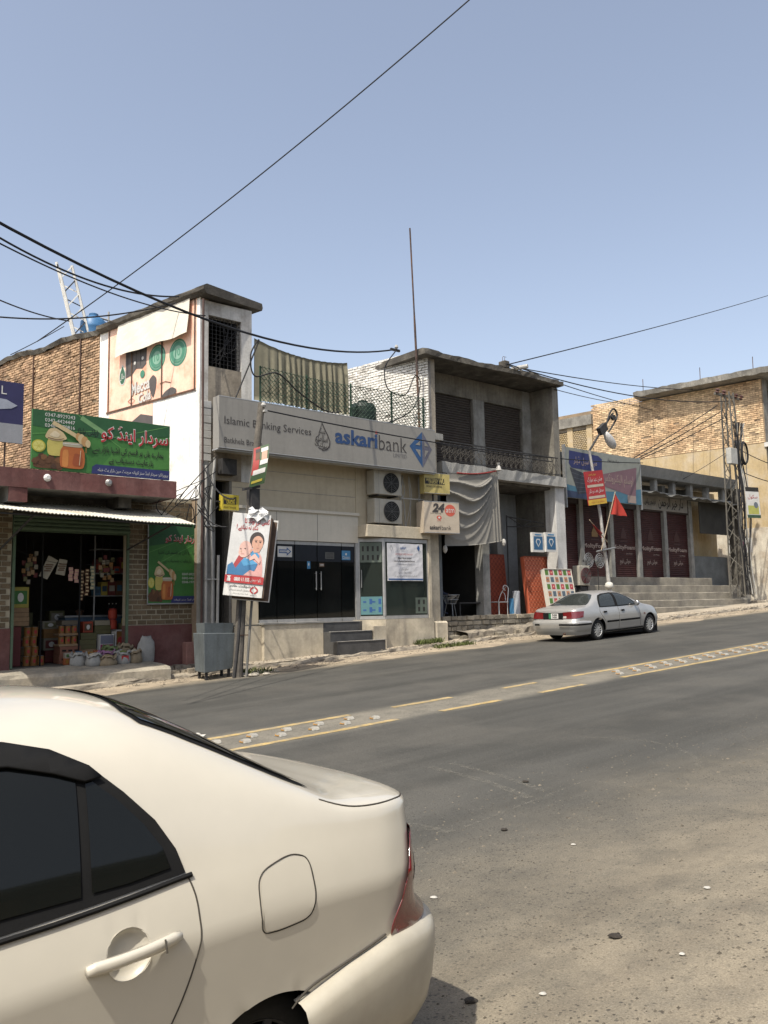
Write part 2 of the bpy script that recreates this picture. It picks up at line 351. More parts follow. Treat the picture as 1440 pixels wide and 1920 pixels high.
def road_material():
    m = bpy.data.materials.new('dusty_asphalt'); m.use_nodes = True
    N, L = m.node_tree.nodes, m.node_tree.links; b = N['Principled BSDF']
    tc = N.new('ShaderNodeTexCoord'); co = tc.outputs['Object']
    sp = N.new('ShaderNodeSeparateXYZ'); L.new(co, sp.inputs[0])
    def math_(op, a, c, clamp=False):
        x = N.new('ShaderNodeMath'); x.operation = op; x.use_clamp = clamp
        for i, v in enumerate((a, c)):
            if isinstance(v, (int, float)): x.inputs[i].default_value = v
            else: L.new(v, x.inputs[i])
        return x.outputs[0]
    def rng(src, a, c, o0=0.0, o1=1.0, smooth=True):
        r = N.new('ShaderNodeMapRange'); r.interpolation_type = 'SMOOTHSTEP' if smooth else 'LINEAR'
        for i, v in enumerate((a, c, o0, o1)): r.inputs[i + 1].default_value = v
        L.new(src, r.inputs[0]); return r.outputs[0]
    def noise(sc, det=5, scale=(1, 1, 1), ro=0.6):
        mp = N.new('ShaderNodeMapping'); mp.inputs['Scale'].default_value = scale; L.new(co, mp.inputs[0])
        n = N.new('ShaderNodeTexNoise'); n.inputs['Scale'].default_value = sc; n.inputs['Detail'].default_value = det; n.inputs['Roughness'].default_value = ro
        L.new(mp.outputs[0], n.inputs[0]); return n.outputs['Fac']
    def mix(f, a, c):
        x = N.new('ShaderNodeMix'); x.data_type = 'RGBA'
        for i, v in ((0, f), (6, a), (7, c)):
            if isinstance(v, tuple): x.inputs[i].default_value = (*v, 1)
            elif isinstance(v, (int, float)): x.inputs[i].default_value = v
            else: L.new(v, x.inputs[i])
        return x.outputs[2]
    Y = sp.outputs[1]; X = sp.outputs[0]
    wob = math_('MULTIPLY', math_('SUBTRACT', noise(0.55, 8), 0.5), 2.4)
    Yw = math_('ADD', Y, wob)
    # asphalt, worn lighter in the wheel tracks and streaked along the road
    stre = noise(0.9, 6, (0.10, 1.6, 1))
    c = mix(rng(stre, 0.35, 0.68), (0.042, 0.041, 0.036), (0.064, 0.062, 0.055))
    blot = noise(0.7, 6); c = mix(rng(blot, 0.42, 0.66, 0, 0.45), c, (0.090, 0.084, 0.072))
    # dust: near shoulder, far gutter and between the centre lines
    dn = rng(Yw, 5.4, 1.4); df = rng(math_('ADD', Y, math_('MULTIPLY', wob, 0.28)), 16.1, 16.9)
    nz = rng(noise(2.6, 9, ro=0.7), 0.30, 0.66, 0.50, 1.0)
    c = mix(math_('MULTIPLY', dn, math_('MULTIPLY', nz, 0.92)), c, (0.250, 0.212, 0.152))
    c = mix(math_('MULTIPLY', df, nz), c, (0.252, 0.210, 0.150))
    Ym = math_('ADD', Y, math_('MULTIPLY', wob, 0.22))
    med = math_('MULTIPLY', rng(Ym, 8.95, 9.35), rng(Ym, 10.45, 10.05))
    c = mix(math_('MULTIPLY', med, math_('MULTIPLY', nz, 0.62)), c, (0.225, 0.203, 0.160))
    # darker compacted wheel tracks in the shoulder dust
    near = rng(Y, 4.4, 2.2)
    tr = noise(1.0, 4, (0.07, 2.6, 1), 0.5)
    c = mix(math_('MULTIPLY', math_('MULTIPLY', rng(tr, 0.48, 0.66), near), 0.38), c, (0.115, 0.097, 0.073))
    c = mix(math_('MULTIPLY', math_('MULTIPLY', rng(tr, 0.48, 0.34), near), 0.25), c, (0.252, 0.210, 0.158))
    # aggregate: dark pits and pale stones
    for sc_, th, col, am in ((34, 0.060, (0.028, 0.025, 0.021), 0.9), (62, 0.06, (0.035, 0.032, 0.028), 0.8), (21, 0.05, (0.035, 0.032, 0.028), 0.8), (27, 0.030, (0.252, 0.231, 0.189), 0.55)):
        vo = N.new('ShaderNodeTexVoronoi'); vo.inputs['Scale'].default_value = sc_
        mp = N.new('ShaderNodeMapping'); mp.inputs['Location'].default_value = (sc_, sc_ * 2, 0); L.new(co, mp.inputs[0]); L.new(mp.outputs[0], vo.inputs[0])
        sel = N.new('ShaderNodeSeparateColor'); L.new(vo.outputs['Color'], sel.inputs[0])
        f = math_('MULTIPLY', rng(vo.outputs['Distance'], th * 5, th * 3), rng(sel.outputs[0], 0.50, 0.62))
        f = math_('MULTIPLY', f, rng(noise(0.8, 4), 0.34, 0.55, 0.35, am)); c = mix(f, c, col)
    fine = noise(115, 5, ro=0.75); vm = N.new('ShaderNodeVectorMath'); vm.operation = 'SCALE'; L.new(c, vm.inputs[0]); L.new(rng(fine, 0.28, 0.72, 0.55, 1.45, False), vm.inputs['Scale'])
    L.new(vm.outputs[0], b.inputs['Base Color']); b.inputs['Roughness'].default_value = 0.85; b.inputs['Specular IOR Level'].default_value = 0.25
    bp = N.new('ShaderNodeBump'); bp.inputs['Strength'].default_value = 0.45; bp.inputs['Distance'].default_value = 0.012
    L.new(math_('ADD', noise(55, 5), math_('MULTIPLY', noise(9, 4), 0.8)), bp.inputs['Height']); L.new(bp.outputs[0], b.inputs['Normal'])
    return m
M_ROAD = road_material()
rx = [-120, -60, -40, -20] + frange(-10, 50, 0.5) + frange(52, 75, 2) + [100, 160]
ry = [-6, -4, -3] + frange(-2, 5.2, 0.4) + frange(6, 16.5, 1.0) + [17.0]
rnd = random.Random(3)
edge = {x: 17.15 + rnd.uniform(-0.12, 0.16) for x in rx}
g = MB(); g.grid([[(x, y if y < 16.9 else edge[x], gz(x, y)) for x in rx] for y in ry]); struct(g.obj('road', M_ROAD, smooth=True))
# sandy gutter strip between the asphalt and the kerb
g = MB(); g.grid([[(x, yy(x), gz(x, 17) + dz) for x in frange(-30, 75, 0.5)] for yy, dz in ((lambda x: 16.75 + 0.3 * sin(x * 1.7) + 0.2 * sin(x * 0.6 + 1), 0.004), (lambda x: 17.3, 0.03), (lambda x: 17.75, 0.05))])
struct(g.obj('dirt_gutter', M_DIRT, smooth=True))
M_PAVE = mat('dusty_pavement', (0.40, 0.345, 0.265), 0.95, 0.18, 2.0, 0.5, 40, col2=(0.29, 0.25, 0.195), cov=0.42)
M_KERB = mat('worn_kerb', (0.235, 0.205, 0.165), 0.95, 0.25, 4, 0.8, 25, col2=(0.36, 0.31, 0.235), cov=0.4, cscale=2)
def kerb_y(x): return 17.62 + 0.10 * sin(x * 0.43) + 0.05 * sin(x * 1.9) + (-0.30 * sm((9.5 - x) / 3))
kr = random.Random(5)
kx = frange(-30, 75, 0.22)
rows = []
for dy, dz in ((0, -0.05), (0.015, 0.08), (0.05, 0.125), (0.16, 0.135)):
    rows.append([(x + kr.uniform(-.03, .03), kerb_y(x) + dy + kr.uniform(-.03, .03), gz(x, 18) + dz + (kr.uniform(-.035, .02) if dz > 0 else 0)) for x in kx])
g = MB(); g.grid(rows); struct(g.obj('kerb', M_KERB))
g = MB(); g.grid([[(x, kerb_y(x) + 0.14, gz(x, 18) + 0.128) for x in kx], [(x, 18.6, gz(x, 18) + 0.135) for x in kx], [(x, 20, gz(x, 18) + 0.14) for x in kx], [(x, 30, gz(x, 18) + 0.14) for x in kx]])
struct(g.obj('pavement', M_PAVE, smooth=True))
# painted lines
M_YLINE = mat('worn_yellow_road_paint', (0.46, 0.33, 0.13), 0.85, 0.25, 6, 0.3, 60, col2=(0.27, 0.24, 0.18), cov=0.38, cscale=9, soft=0.16)
lr = random.Random(9)
def road_line(x0, x1, y, w=0.13):
    g = MB(); X = frange(x0, x1, 0.25)
    g.grid([[(x, y - w / 2 + lr.uniform(-.012, .012), gz(x, y) + 0.004) for x in X], [(x, y + w / 2 + lr.uniform(-.012, .012), gz(x, y) + 0.004) for x in X]])
    return struct(g.obj('road_line', M_YLINE))
for a, b_ in ((-12, 7.9), (8.75, 10.05), (11.0, 12.2), (13.3, 46)): road_line(a, b_, 9.20)
for a, b_ in ((-12, 7.75), (8.6, 9.85), (11.1, 12.0), (13.05, 46)): road_line(a, b_, 10.12)
# raised steel studs between the lines
M_STUD = mat('cast_stud_metal', (0.40, 0.38, 0.33), 0.6, 0.25, 12, metal=0.3)
M_REFL = flat('amber_reflector', (0.34, 0.17, 0.035), 0.4)
def stud_mesh():
    P = []
    for i, (x, w, h) in enumerate(((-.075, .05, 0), (-.055, .06, .022), (-.02, .062, .036), (.02, .062, .036), (.055, .06, .022), (.075, .05, 0))):
        P.append([(-w, x, 0), (-w * .85, x, h), (0, x, h * 1.15), (w * .85, x, h), (w, x, 0)])
    return MB().grid(P).mesh('stud_body', M_STUD)
stud_me = stud_mesh()
refl_me = MB().add([(-.066, -.045, .006), (-.066, .045, .006), (-.045, .045, .033), (-.045, -.045, .033)], [(0, 3, 2, 1)]).mesh('reflector', M_REFL)
def stud(x, y, grp, label):
    z = gz(x, y) + 0.004
    t = thing('road_stud', (x, y, z), label, 'road stud', grp); t.rotation_euler = (0, 0.04 * -1, lr.uniform(-.15, .15))
    for me, n in ((stud_me, 'body'), (refl_me, 'reflector')):
        o = bpy.data.objects.new(n, me); COL.objects.link(o); o.parent = t
for i, x in enumerate(frange(5.1, 7.75, 0.53)): stud(x, 9.52, 'studs between the near yellow lines', 'steel road stud in the cluster between yellow lines behind the cream car')
for i, x in enumerate(frange(4.83, 7.5, 0.534)): stud(x, 9.80, 'studs between the near yellow lines', 'steel road stud in the cluster between yellow lines behind the cream car')
for i, x in enumerate(frange(13.7, 26, 0.56)): stud(x, 9.52, 'studs between the far yellow lines', 'steel road stud in the long double row beyond the gap in the yellow lines')
for i, x in enumerate(frange(13.98, 26.2, 0.56)): stud(x, 9.80, 'studs between the far yellow lines', 'steel road stud in the long double row beyond the gap in the yellow lines')

# pale rubber scuffs on the asphalt
def scuff_material():
    m = bpy.data.materials.new('pale_tyre_scuff'); m.use_nodes = True; N, L = m.node_tree.nodes, m.node_tree.links; b = N['Principled BSDF']; b.inputs['Base Color'].default_value = (.20, .185, .15, 1); b.inputs['Roughness'].default_value = .9
    tc = N.new('ShaderNodeTexCoord'); n = N.new('ShaderNodeTexNoise'); n.inputs['Scale'].default_value = 24; n.inputs['Detail'].default_value = 6; L.new(tc.outputs['Object'], n.inputs[0]); r = N.new('ShaderNodeMapRange'); r.inputs[1].default_value = .42; r.inputs[2].default_value = .72; r.inputs[4].default_value = .42; L.new(n.outputs['Fac'], r.inputs[0])
    t = N.new('ShaderNodeBsdfTransparent'); x = N.new('ShaderNodeMixShader'); L.new(r.outputs[0], x.inputs[0]); L.new(t.outputs[0], x.inputs[1]); L.new(b.outputs[0], x.inputs[2]); L.new(x.outputs[0], N['Material Output'].inputs[0]); return m
M_SCUFF = scuff_material()
def scuff(pts, w):
    P = spline([(x, y, 0) for x, y in pts], 8); A = []; Bq = []
    for i, p in enumerate(P):
        t = (P[min(i + 1, len(P) - 1)] - P[max(i - 1, 0)]).normalized(); nn = V((-t.y, t.x, 0)) * w / 2; a, b = p + nn, p - nn; A.append((a.x, a.y, gz(a.x, a.y) + .003)); Bq.append((b.x, b.y, gz(b.x, b.y) + .003))
    g = MB(); g.grid([Bq, A]); struct(g.obj('tyre_mark', M_SCUFF))
scuff([(6.1, 6.6), (6.0, 5.8), (5.8, 5.0)], .09); scuff([(6.35, 6.55), (6.25, 5.8), (6.05, 5.05)], .07); scuff([(4.35, 6.2), (4.5, 5.5), (4.65, 4.8)], .10); scuff([(4.65, 4.8), (5.6, 4.9), (6.6, 5.0)], .03); scuff([(8.3, 6.3), (8.5, 5.6), (8.2, 4.9), (7.7, 4.5)], .05); scuff([(4.7, 8.3), (4.45, 7.6), (4.5, 6.9), (4.9, 6.3)], .04)
# ------------------------------------------------------------------ brickwork
brnd = random.Random(11)
def brick_meshes(L, H, D, m, n=5):
    out = []
    for k in range(n):
        j = lambda a: brnd.uniform(-a, a)
        vs = [(0 + j(.006), 0, 0 + j(.004)), (L + j(.006), 0, 0 + j(.004)), (L + j(.006), 0, H + j(.004)), (0 + j(.006), 0, H + j(.004))]
        vs = [(x, D, z) for x, y, z in vs] + [(x + (0.006 if x < L / 2 else -0.006), -0.004 + j(.003), z + (0.006 if z < H / 2 else -0.006)) for x, y, z in vs]
        out.append(MB().add(vs, [(4, 5, 6, 7), (0, 1, 5, 4), (1, 2, 6, 5), (2, 3, 7, 6), (3, 0, 4, 7)]).mesh('brick', m))
    return out
def brickwall(parent, P0, ang, s0, s1, z0, z1, L, H, mb, key, keep=None, limit=300, proud=0.025, joint=0.014, flip=1, rot_jit=0.01, sag=None):
    """lays bricks on the vertical plane through P0 along angle ang; the nearest `limit` are objects, the rest one mesh"""
    a = radians(ang); d = V((cos(a), sin(a), 0)); n = V((-d.y, d.x, 0)) * flip
    mes = brick_meshes(L - joint, H - joint, 0.05, mb)
    todo = []; r = 0; z = z0
    while z + H * 0.5 < z1:
        s = s0 - (L / 2 if r % 2 else 0)
        while s < s1 - 0.02:
            a0, a1 = max(s, s0), min(s + L, s1)
            if a1 - a0 > 0.4 * L and (keep is None or keep((a0 + a1) / 2, z + H / 2)): todo.append((a0, a1, z + (sag(s) if sag else 0)))
            s += L
        z += H; r += 1
    if mb.name in ('weathered_brick', 'sunbleached_brick', 'limewashed_brick'): todo = [t for t in todo if brnd.random() > .012]      # fallen bricks
    todo.sort(key=lambda t: key(t)); stuffmb = MB()
    for i, (a0, a1, z) in enumerate(todo):
        pr = proud + (brnd.uniform(-.012, .012) if brnd.random() < .9 else brnd.uniform(-.03, .022)) * (.25 if mb.name == 'brown_facing_tile' else 1)
        full = (a1 - a0) > 0.99 * L
        me = brnd.choice(mes)
        if i < limit:
            o = place(me, 'brick', V((P0[0], P0[1], 0)) + d * (a0 if flip < 0 else a1) + n * pr + V((0, 0, z + joint / 2)), parent,
                      (brnd.uniform(-rot_jit, rot_jit), 0, a + (0 if flip < 0 else pi)))
            if not full: o.scale.x = (a1 - a0 - joint) / (L - joint)
        else:
            o = V((P0[0], P0[1], 0)) + d * (a0 + joint / 2) + n * (pr - 0.05) + V((0, 0, z + joint / 2))
            ex, ez = d * (a1 - a0 - joint), V((0, 0, H - joint))
            q = n * 0.05; i1 = d * .005 + V((0, 0, .005)); 
            vs = [o, o + ex, o + ex + ez, o + ez]
            vt = [o + q + d * .006 + V((0, 0, .005)), o + ex + q - d * .006 + V((0, 0, .005)), o + ex + ez + q - d * .006 - V((0, 0, .005)), o + ez + q + d * .006 - V((0, 0, .005))]
            fs = [(4, 5, 6, 7), (0, 1, 5, 4), (1, 2, 6, 5), (2, 3, 7, 6), (3, 0, 4, 7)]
            stuffmb.add(vs + vt, fs if flip < 0 else [f[::-1] for f in fs])
    if stuffmb.f: stuff(stuffmb.obj('brickwork', mb, parent))
def oslab(P0, ang, s0, s1, t0, t1, z0, z1, mbd=None):
    """box in a wall frame: s along the wall, t outward"""
    a = radians(ang); d = V((cos(a), sin(a), 0)); n = V((-d.y, d.x, 0)); o = V((P0[0], P0[1], 0)) + d * s0 + n * t0 + V((0, 0, z0))
    return (mbd or MB()).obox(o, d * (s1 - s0), n * (t1 - t0), V((0, 0, z1 - z0)))
def rough_slab(x0, x1, y0, y1, z0, z1, seed, sagf=None, amp=0.03, nx=24):
    """concrete slab with crumbling edges"""
    r = random.Random(seed); sg = sagf or (lambda x: 0)
    X = [lerp(x0, x1, i / nx) for i in range(nx + 1)]; Q = []
    for x in X:
        j = lambda: r.uniform(-amp, amp); z = sg(x)
        Q.append([(x, y0 + j(), z0 + z + j() * .5), (x, y0 + j(), z1 + z + j()), (x, y0 + .25, z1 + z + j() * .5), (x, y1, z1 + z), (x, y1, z0 + z), (x, y0 + .25, z0 + z + j() * .3), ])
    m = MB(); m.grid([q + [q[0]] for q in Q]); n = len(m.v)
    k = len(Q[0]) + 1
    m.f.append([i for i in range(k - 1)]); m.mi.append(0); m.f.append([(len(Q) - 1) * k + i for i in range(k - 1)][::-1]); m.mi.append(0)
    return m
def shutter(name, parent, x0, x1, y, z0, z1, m, pitch=0.075, depth=0.022):
    """roller shutter: each slat its own curved profile, joined edge to edge in one curtain"""
    P = []; z = z0
    while z < z1 - 1e-4:
        for f, dy in ((0, 0), (0.2, -depth * .8), (0.5, -depth), (0.8, -depth * .8), (1 - 1e-3, 0)):
            zz = z + f * pitch
            if zz <= z1: P.append([(x0, y + dy, zz), (x1, y + dy, zz)])
        z += pitch
    return MB().grid(P).obj(name, m, parent)

# ------------------------------------------------------------------ grocery shop
shop = thing('grocery_shop', (7, 18.9, 0.7), 'single storey grocery shop with brown tiled piers, maroon slab and open front full of goods', 'shop')
GY = 18.9
box('pier_wall', M_GROUT, shop, 1.5, 5.45, GY, GY + 0.3, 1.57, 4.6)
box('plinth', M_MAROON, shop, 1.5, 5.46, GY - 0.04, GY + 0.3, 0.5, 1.57)
box('pier_wall', M_GROUT, shop, 8.05, 9.80, GY, GY + 0.3, 1.55, 4.6)
box('plinth', M_MAROON, shop, 8.04, 9.80, GY - 0.04, GY + 0.3, 0.5, 1.55)
box('plinth_block', mat('faded_maroon_plaster', (0.30, 0.155, 0.13), 0.9, 0.15, 3, 0.3, 40), shop, 9.42, 9.84, GY - 0.24, GY + 0.1, 0.45, 1.12, 0.02)
brickwall(shop, (0, GY), 0, 4.2, 5.45, 1.58, 4.5, 0.235, 0.118, M_TILE, key=lambda t: -t[0], limit=150, proud=0.012, flip=-1, rot_jit=0.0)
brickwall(shop, (0, GY), 0, 8.05, 9.78, 1.56, 4.5, 0.235, 0.118, M_TILE, key=lambda t: t[2], limit=150, proud=0.012, flip=-1, rot_jit=0.0)
# room
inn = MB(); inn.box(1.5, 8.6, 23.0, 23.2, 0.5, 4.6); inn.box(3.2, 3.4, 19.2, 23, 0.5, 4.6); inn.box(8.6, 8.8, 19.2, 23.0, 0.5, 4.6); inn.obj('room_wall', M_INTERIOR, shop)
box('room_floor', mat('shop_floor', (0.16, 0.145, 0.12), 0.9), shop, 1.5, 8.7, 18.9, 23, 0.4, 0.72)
lint = box('lintel', M_DKCONC, shop, 5.45, 8.05, GY + 0.02, GY + 0.3, 4.02, 4.6)
M_GRNSH = mat('dusty_green_metal', (0.10, 0.15, 0.095), 0.7, 0.15, 6)
hs = MB()
for k in range(4): hs.lathe((5.46, GY - 0.02 - 0.02 * k, 3.97 - 0.085 * k), [(0.045, 0), (0.045, 2.58)], 8, (1, 0, 0))
hs.box(5.46, 8.04, GY - 0.02, GY + 0.25, 3.66, 4.02); hs.obj('shutter_housing', M_GRNSH, shop)
for x in (5.47, 8.0): box('shutter_rail', M_GRNSH, shop, x, x + 0.05, GY - 0.05, GY + 0.02, 0.72, 3.7)
for x in (6.2, 7.05): box('front_post', M_BLACK, shop, x, x + 0.03, GY + 0.35, GY + 0.38, 0.72, 3.7)
slab = rough_slab(1.5, 8.62, 17.68, 23.4, 4.44, 4.80, 21, amp=0.02).obj('roof_slab', [M_CONC], shop)
fas = MB(); fas.grid([[(x, 17.655 + 0.01 * sin(x * 9), z) for x in frange(1.5, 8.62, 0.2)] for z in (4.425, 4.55, 4.70, 4.815)]); fas.box(8.6, 8.64, 17.66, 19.0, 4.43, 4.81)
fas.obj('maroon_fascia', M_MAROON, shop)
box('cantilever_beam', M_GREYW, shop, 5.02, 5.36, 17.72, 18.9, 4.14, 4.44); box('beam_end', M_MAROON, shop, 5.01, 5.37, 17.68, 17.72, 4.13, 4.44)
box('cantilever_beam', M_DKCONC, shop, 7.5, 7.8, 18.2, 18.9, 4.2, 4.44)
for x in (5.75, 7.05):
    b = MB(); b.lathe((x, 17.68, 4.66), [(0.075, 0), (0.08, .03), (0.04, .09)], 10, (0, -1, 0)); b.obj('lamp_socket', M_WHITE if x < 6 else M_STEEL, shop)
# corrugated sheet awning
aw = MB(); P = []
for j, (y, f) in enumerate(((17.0, 0), (18.0, .5), (18.88, 1))):
    row = []
    for i in range(0, 241):
        x = 3.6 + i * (8.80 - 3.6) / 240; ze = lerp(3.90, 3.77, (x - 4.6) / 4.1) + 0.012 * sin(x * 3.1)
        row.append((x, y + 0.03 * sin(x * 2), lerp(ze, 4.28, f) + 0.011 * sin(x * 2 * pi / 0.076)))
    P.append(row)
aw.sheet(P, 0.012, (0, 0, 1)); 
M_TIN = mat('whitish_tin_sheet', (0.54, 0.52, 0.45), 0.6, 0.2, 3, metal=0.1, col2=(0.34, 0.29, 0.22), cov=0.3, cscale=1.5)
awn = tag(aw.obj('sheet_awning', M_TIN), 'long corrugated tin awning sheet over the open front of the grocery', 'awning')
br = MB(); br.tube([(5.0, 18.9, 3.0), (5.4, 17.2, 3.86)], 0.025); br.tube([(8.0, 18.88, 3.3), (8.3, 17.2, 3.76)], 0.02); br.tube([(4.0, 17.15, 3.84), (8.75, 17.1, 3.74)], 0.02)
br.obj('support_strut', M_DARKIRON, awn)
# platform in front
pf = MB(); prn = random.Random(4); rows = []
xsP = frange(1.5, 8.45, 0.25)
fy = lambda x: lerp(18.25, 17.48, (x - 4.6) / 3.8)
for f, z in ((0, 0.1), (0.0, 0.56), (0.03, 0.62), (0.3, 0.66), (1.0, 0.70)):
    rows.append([(x, lerp(fy(x), 18.95, f) + (prn.uniform(-.02, .02) if f < .1 else 0), lerp(z, z, 0) + (0.012 * (x - 5)) * (1 if z > .3 else 0) + prn.uniform(-.012, .012)) for x in xsP])
pf.grid(rows); pf.add([rows[i][-1] for i in range(5)] + [(8.45, 18.95, 0.1)], [(5, 4, 3, 2, 1, 0)])
M_PLATTOP = mat('platform_cement', (0.36, 0.32, 0.25), 0.95, 0.2, 2, 0.5, 40, col2=(0.17, 0.17, 0.155), cov=0.35)
pfo = pf.obj('shop_platform', M_PLATTOP); struct(pfo)
bp_ = MB()
for k in range(26):
    x = 8.35 + prn.uniform(0, 1.2); y = 17.5 + prn.uniform(0, 1.2); s_ = prn.uniform(.08, .2); z = 0.42 + prn.uniform(0, .12)
    bp_.obox((x, y, z - .12), (s_ * 1.5, prn.uniform(-.08, .08), 0), (prn.uniform(-.06, .06), s_ * 1.2, 0), (0, 0, .12 + s_ * .5))
stuff(bp_.obj('broken_platform_rubble', M_KERB))

# grocery sign boards
def mkprint(nm, r, g_, b_, ro=0.55):
    c = srgb(r, g_, b_); d = (.20, .175, .13)                       # sun-bleached, under a film of road dust
    return mat(nm, tuple(.88 * (.93 * x + .07 * sum(c) / 3) * .92 + .12 * y for x, y in zip(c, d)), ro, 0.10, 4)
C_GREEN = mkprint('print_green', 50, 124, 46); C_DGREEN = mkprint('print_dark_green', 10, 92, 48); C_LGREEN = mkprint('print_light_green', 104, 170, 84)
C_RED = mkprint('print_red', 190, 24, 36); C_NAVY = mkprint('print_navy', 22, 40, 110); C_WHITE = mkprint('print_white', 228, 226, 220)
C_HONEY = mkprint('print_honey', 190, 98, 24); C_CREAM = mkprint('print_cream', 214, 190, 142); C_BROWN = mkprint('print_brown', 96, 56, 24)
C_YEL = mkprint('print_yellow', 214, 196, 60); C_SKIN = mkprint('print_skin', 222, 168, 142); C_BLUE = mkprint('print_blue', 58, 140, 190); C_BLACK = mkprint('print_black', 26, 26, 28)
def honey_art(fr, t, a0, b0, sa, sb, L=2):
    """two jars, wooden dipper, lemon and walnuts"""
    q = lambda a, b: (a0 + a * sa, b0 + b * sb)
    def blob(a, b, ra, rb, m, l, n=18, wob=0.0, ph=0.0): fr.poly([q(a + ra * (1 + wob * sin(5 * k + ph)) * cos(2 * pi * k / n), b + rb * (1 + wob * cos(3 * k + ph)) * sin(2 * pi * k / n)) for k in range(n)], m, t, layer=L + l)
    P = lambda pts, m, l: fr.poly([q(*p) for p in rnd_outline(pts)], m, t, layer=L + l)
    hr = random.Random(5)
    for k in range(16): blob(hr.uniform(.03, .46), hr.uniform(.04, .26), .055, .06, hr.choice([C_BROWN, mkprint('print_walnut', 124, 78, 36), mkprint('print_dark_walnut', 70, 38, 18)]), 1 + (k % 3), wob=.2, ph=k)
    P([(.0, .0), (.50, .0), (.48, .18), (.3, .26), (.05, .24)], C_BROWN, 0)
    blob(.10, .46, .115, .13, mkprint('print_lemon_rind', 196, 186, 40), 1); blob(.10, .46, .095, .108, mkprint('print_lemon', 222, 216, 110), 2)
    for k in range(6): fr.stroke([q(.10, .46), q(.10 + .085 * cos(k * pi / 3), .46 + .095 * sin(k * pi / 3))], .006, mkprint('print_lemon_rind', 196, 186, 40), t, layer=L + 3)
    P([(.25, .28), (.50, .28), (.51, .60), (.44, .70), (.28, .68), (.23, .55)], mkprint('print_pale_honey', 206, 190, 92), 3)
    P([(.19, .66), (.26, .84), (.38, .88), (.50, .80), (.58, .66), (.46, .60), (.30, .60)], C_CREAM, 4); P([(.26, .70), (.36, .82), (.46, .74), (.4, .66)], mkprint('print_linen', 232, 214, 176), 5)
    fr.stroke([q(.24, .65), q(.40, .62), q(.52, .66)], .015, C_BROWN, t, layer=L + 6)
    P([(.47, .04), (.86, .04), (.89, .20), (.88, .42), (.83, .52), (.52, .52), (.46, .42), (.45, .2)], C_HONEY, 5)
    P([(.49, .06), (.60, .06), (.60, .44), (.50, .42)], mkprint('print_amber', 214, 134, 52), 6); P([(.66, .10), (.84, .10), (.84, .34), (.70, .38)], mkprint('print_deep_honey', 166, 74, 18), 6); fr.stroke([q(.79, .12), q(.81, .44)], .012, mkprint('print_linen', 232, 214, 176), t, layer=L + 7)
    P([(.50, .50), (.84, .50), (.85, .60), (.49, .60)], mkprint('print_glass_rim', 190, 180, 150), 6); fr.stroke([q(.50, .56), q(.84, .56)], .012, C_WHITE, t, layer=L + 7)
    fr.stroke([q(.32, .98), q(.60, .82), q(.80, .70)], .035 * fr.w * sa * 2, C_CREAM, t, layer=L + 8)
    for k in range(4): u = k / 3; c = (lerp(.76, .93, u), lerp(.73, .60, u)); blob(c[0], c[1], .045 + .02 * sin(pi * u), .085 + .03 * sin(pi * u), (mkprint('print_tan', 198, 152, 92), C_CREAM)[k % 2], 9 + k)
    fr.stroke([q(.90, .52), q(.90, .40)], .012, mkprint('print_amber', 214, 134, 52), t, layer=L + 9)
def rnd_outline(pts, r=.28, k=3):
    out = []; n = len(pts)
    for i in range(n):
        a, b, c = V((*pts[i - 1],)), V((*pts[i],)), V((*pts[(i + 1) % n],)); p, q_ = b.lerp(a, r), b.lerp(c, r)
        for t in range(k + 1): t /= k; out.append(tuple((p * (1 - t) ** 2 + b * 2 * t * (1 - t) + q_ * t * t)[:2]))
    return out
fr = Frame((5.42, 17.66, 4.83), (1, 0, 0), 3.04, 1.245)
sg = thing('grocery_signboard', (6.9, 17.7, 4.83), 'green signboard with honey jar and red script standing on the grocery roof slab', 'sign')
board('panel', fr, 0.06, C_GREEN, sg)
fr.poly([(0, 0.72), (.5, .62), (1, .8), (1, 1), (0, 1)], C_DGREEN, sg); fr.poly([(0.45, 0.05), (1, .2), (1, .55), (.6, .5)], mkprint('print_mid_green', 66, 138, 52), sg)
for p in (((0, .58), (.45, .75)), ((.3, 1), (.62, .5)), ((.5, .62), (.98, .98))): fr.stroke(p, .012, C_LGREEN, sg, layer=2)
fr.stroke([(.33, .95), (.50, .72)], .10, mkprint('print_pale_green', 120, 168, 110), sg, layer=2)
honey_art(fr, sg, 0.005, 0.02, 0.40, 0.80)
fr.poly([(.41, 0), (1, 0), (1, .165), (.44, .165), (.415, .12)], C_NAVY, sg, layer=2)
fr.text('0347-8929243', .185, .93, .075, C_WHITE, sg, .62); fr.text('0342-4424447', .185, .84, .075, C_WHITE, sg, .62); fr.text('0348-1970816', .185, .75, .075, C_WHITE, sg, .62)
for mm, bo, ly in ((C_WHITE, .045, 3), (C_RED, .018, 4)): fr.text(ur('سردار اینڈ کو'), .73, .72, .40, mm, sg, 1.56, bold=bo, layer=ly)
fr.text(ur('(پلئی بابا)'), .38, .70, .17, C_INK if False else M_INK, sg, .44, bold=.01, layer=4)
fr.text(ur('ہمارے ہاں ہر قسم کی اشیا بازار سے'), .68, .42, .20, C_LGREEN, sg, 1.62, bold=.035, layer=3); fr.text(ur('ہمارے ہاں ہر قسم کی اشیا بازار سے'), .68, .42, .20, M_INK, sg, 1.62, bold=.014, layer=4)
fr.text(ur('بارعایت دستیاب ہے'), .70, .26, .17, C_LGREEN, sg, 1.02, bold=.035, layer=3); fr.text(ur('بارعایت دستیاب ہے'), .70, .26, .17, M_INK, sg, 1.02, bold=.014, layer=4)
fr.text(ur('پروپرائٹر: سردار اینڈ سنز کریانہ مرچنٹ مین بازار بٹ خیلہ'), .72, .075, .11, C_WHITE, sg, 1.62, layer=4)
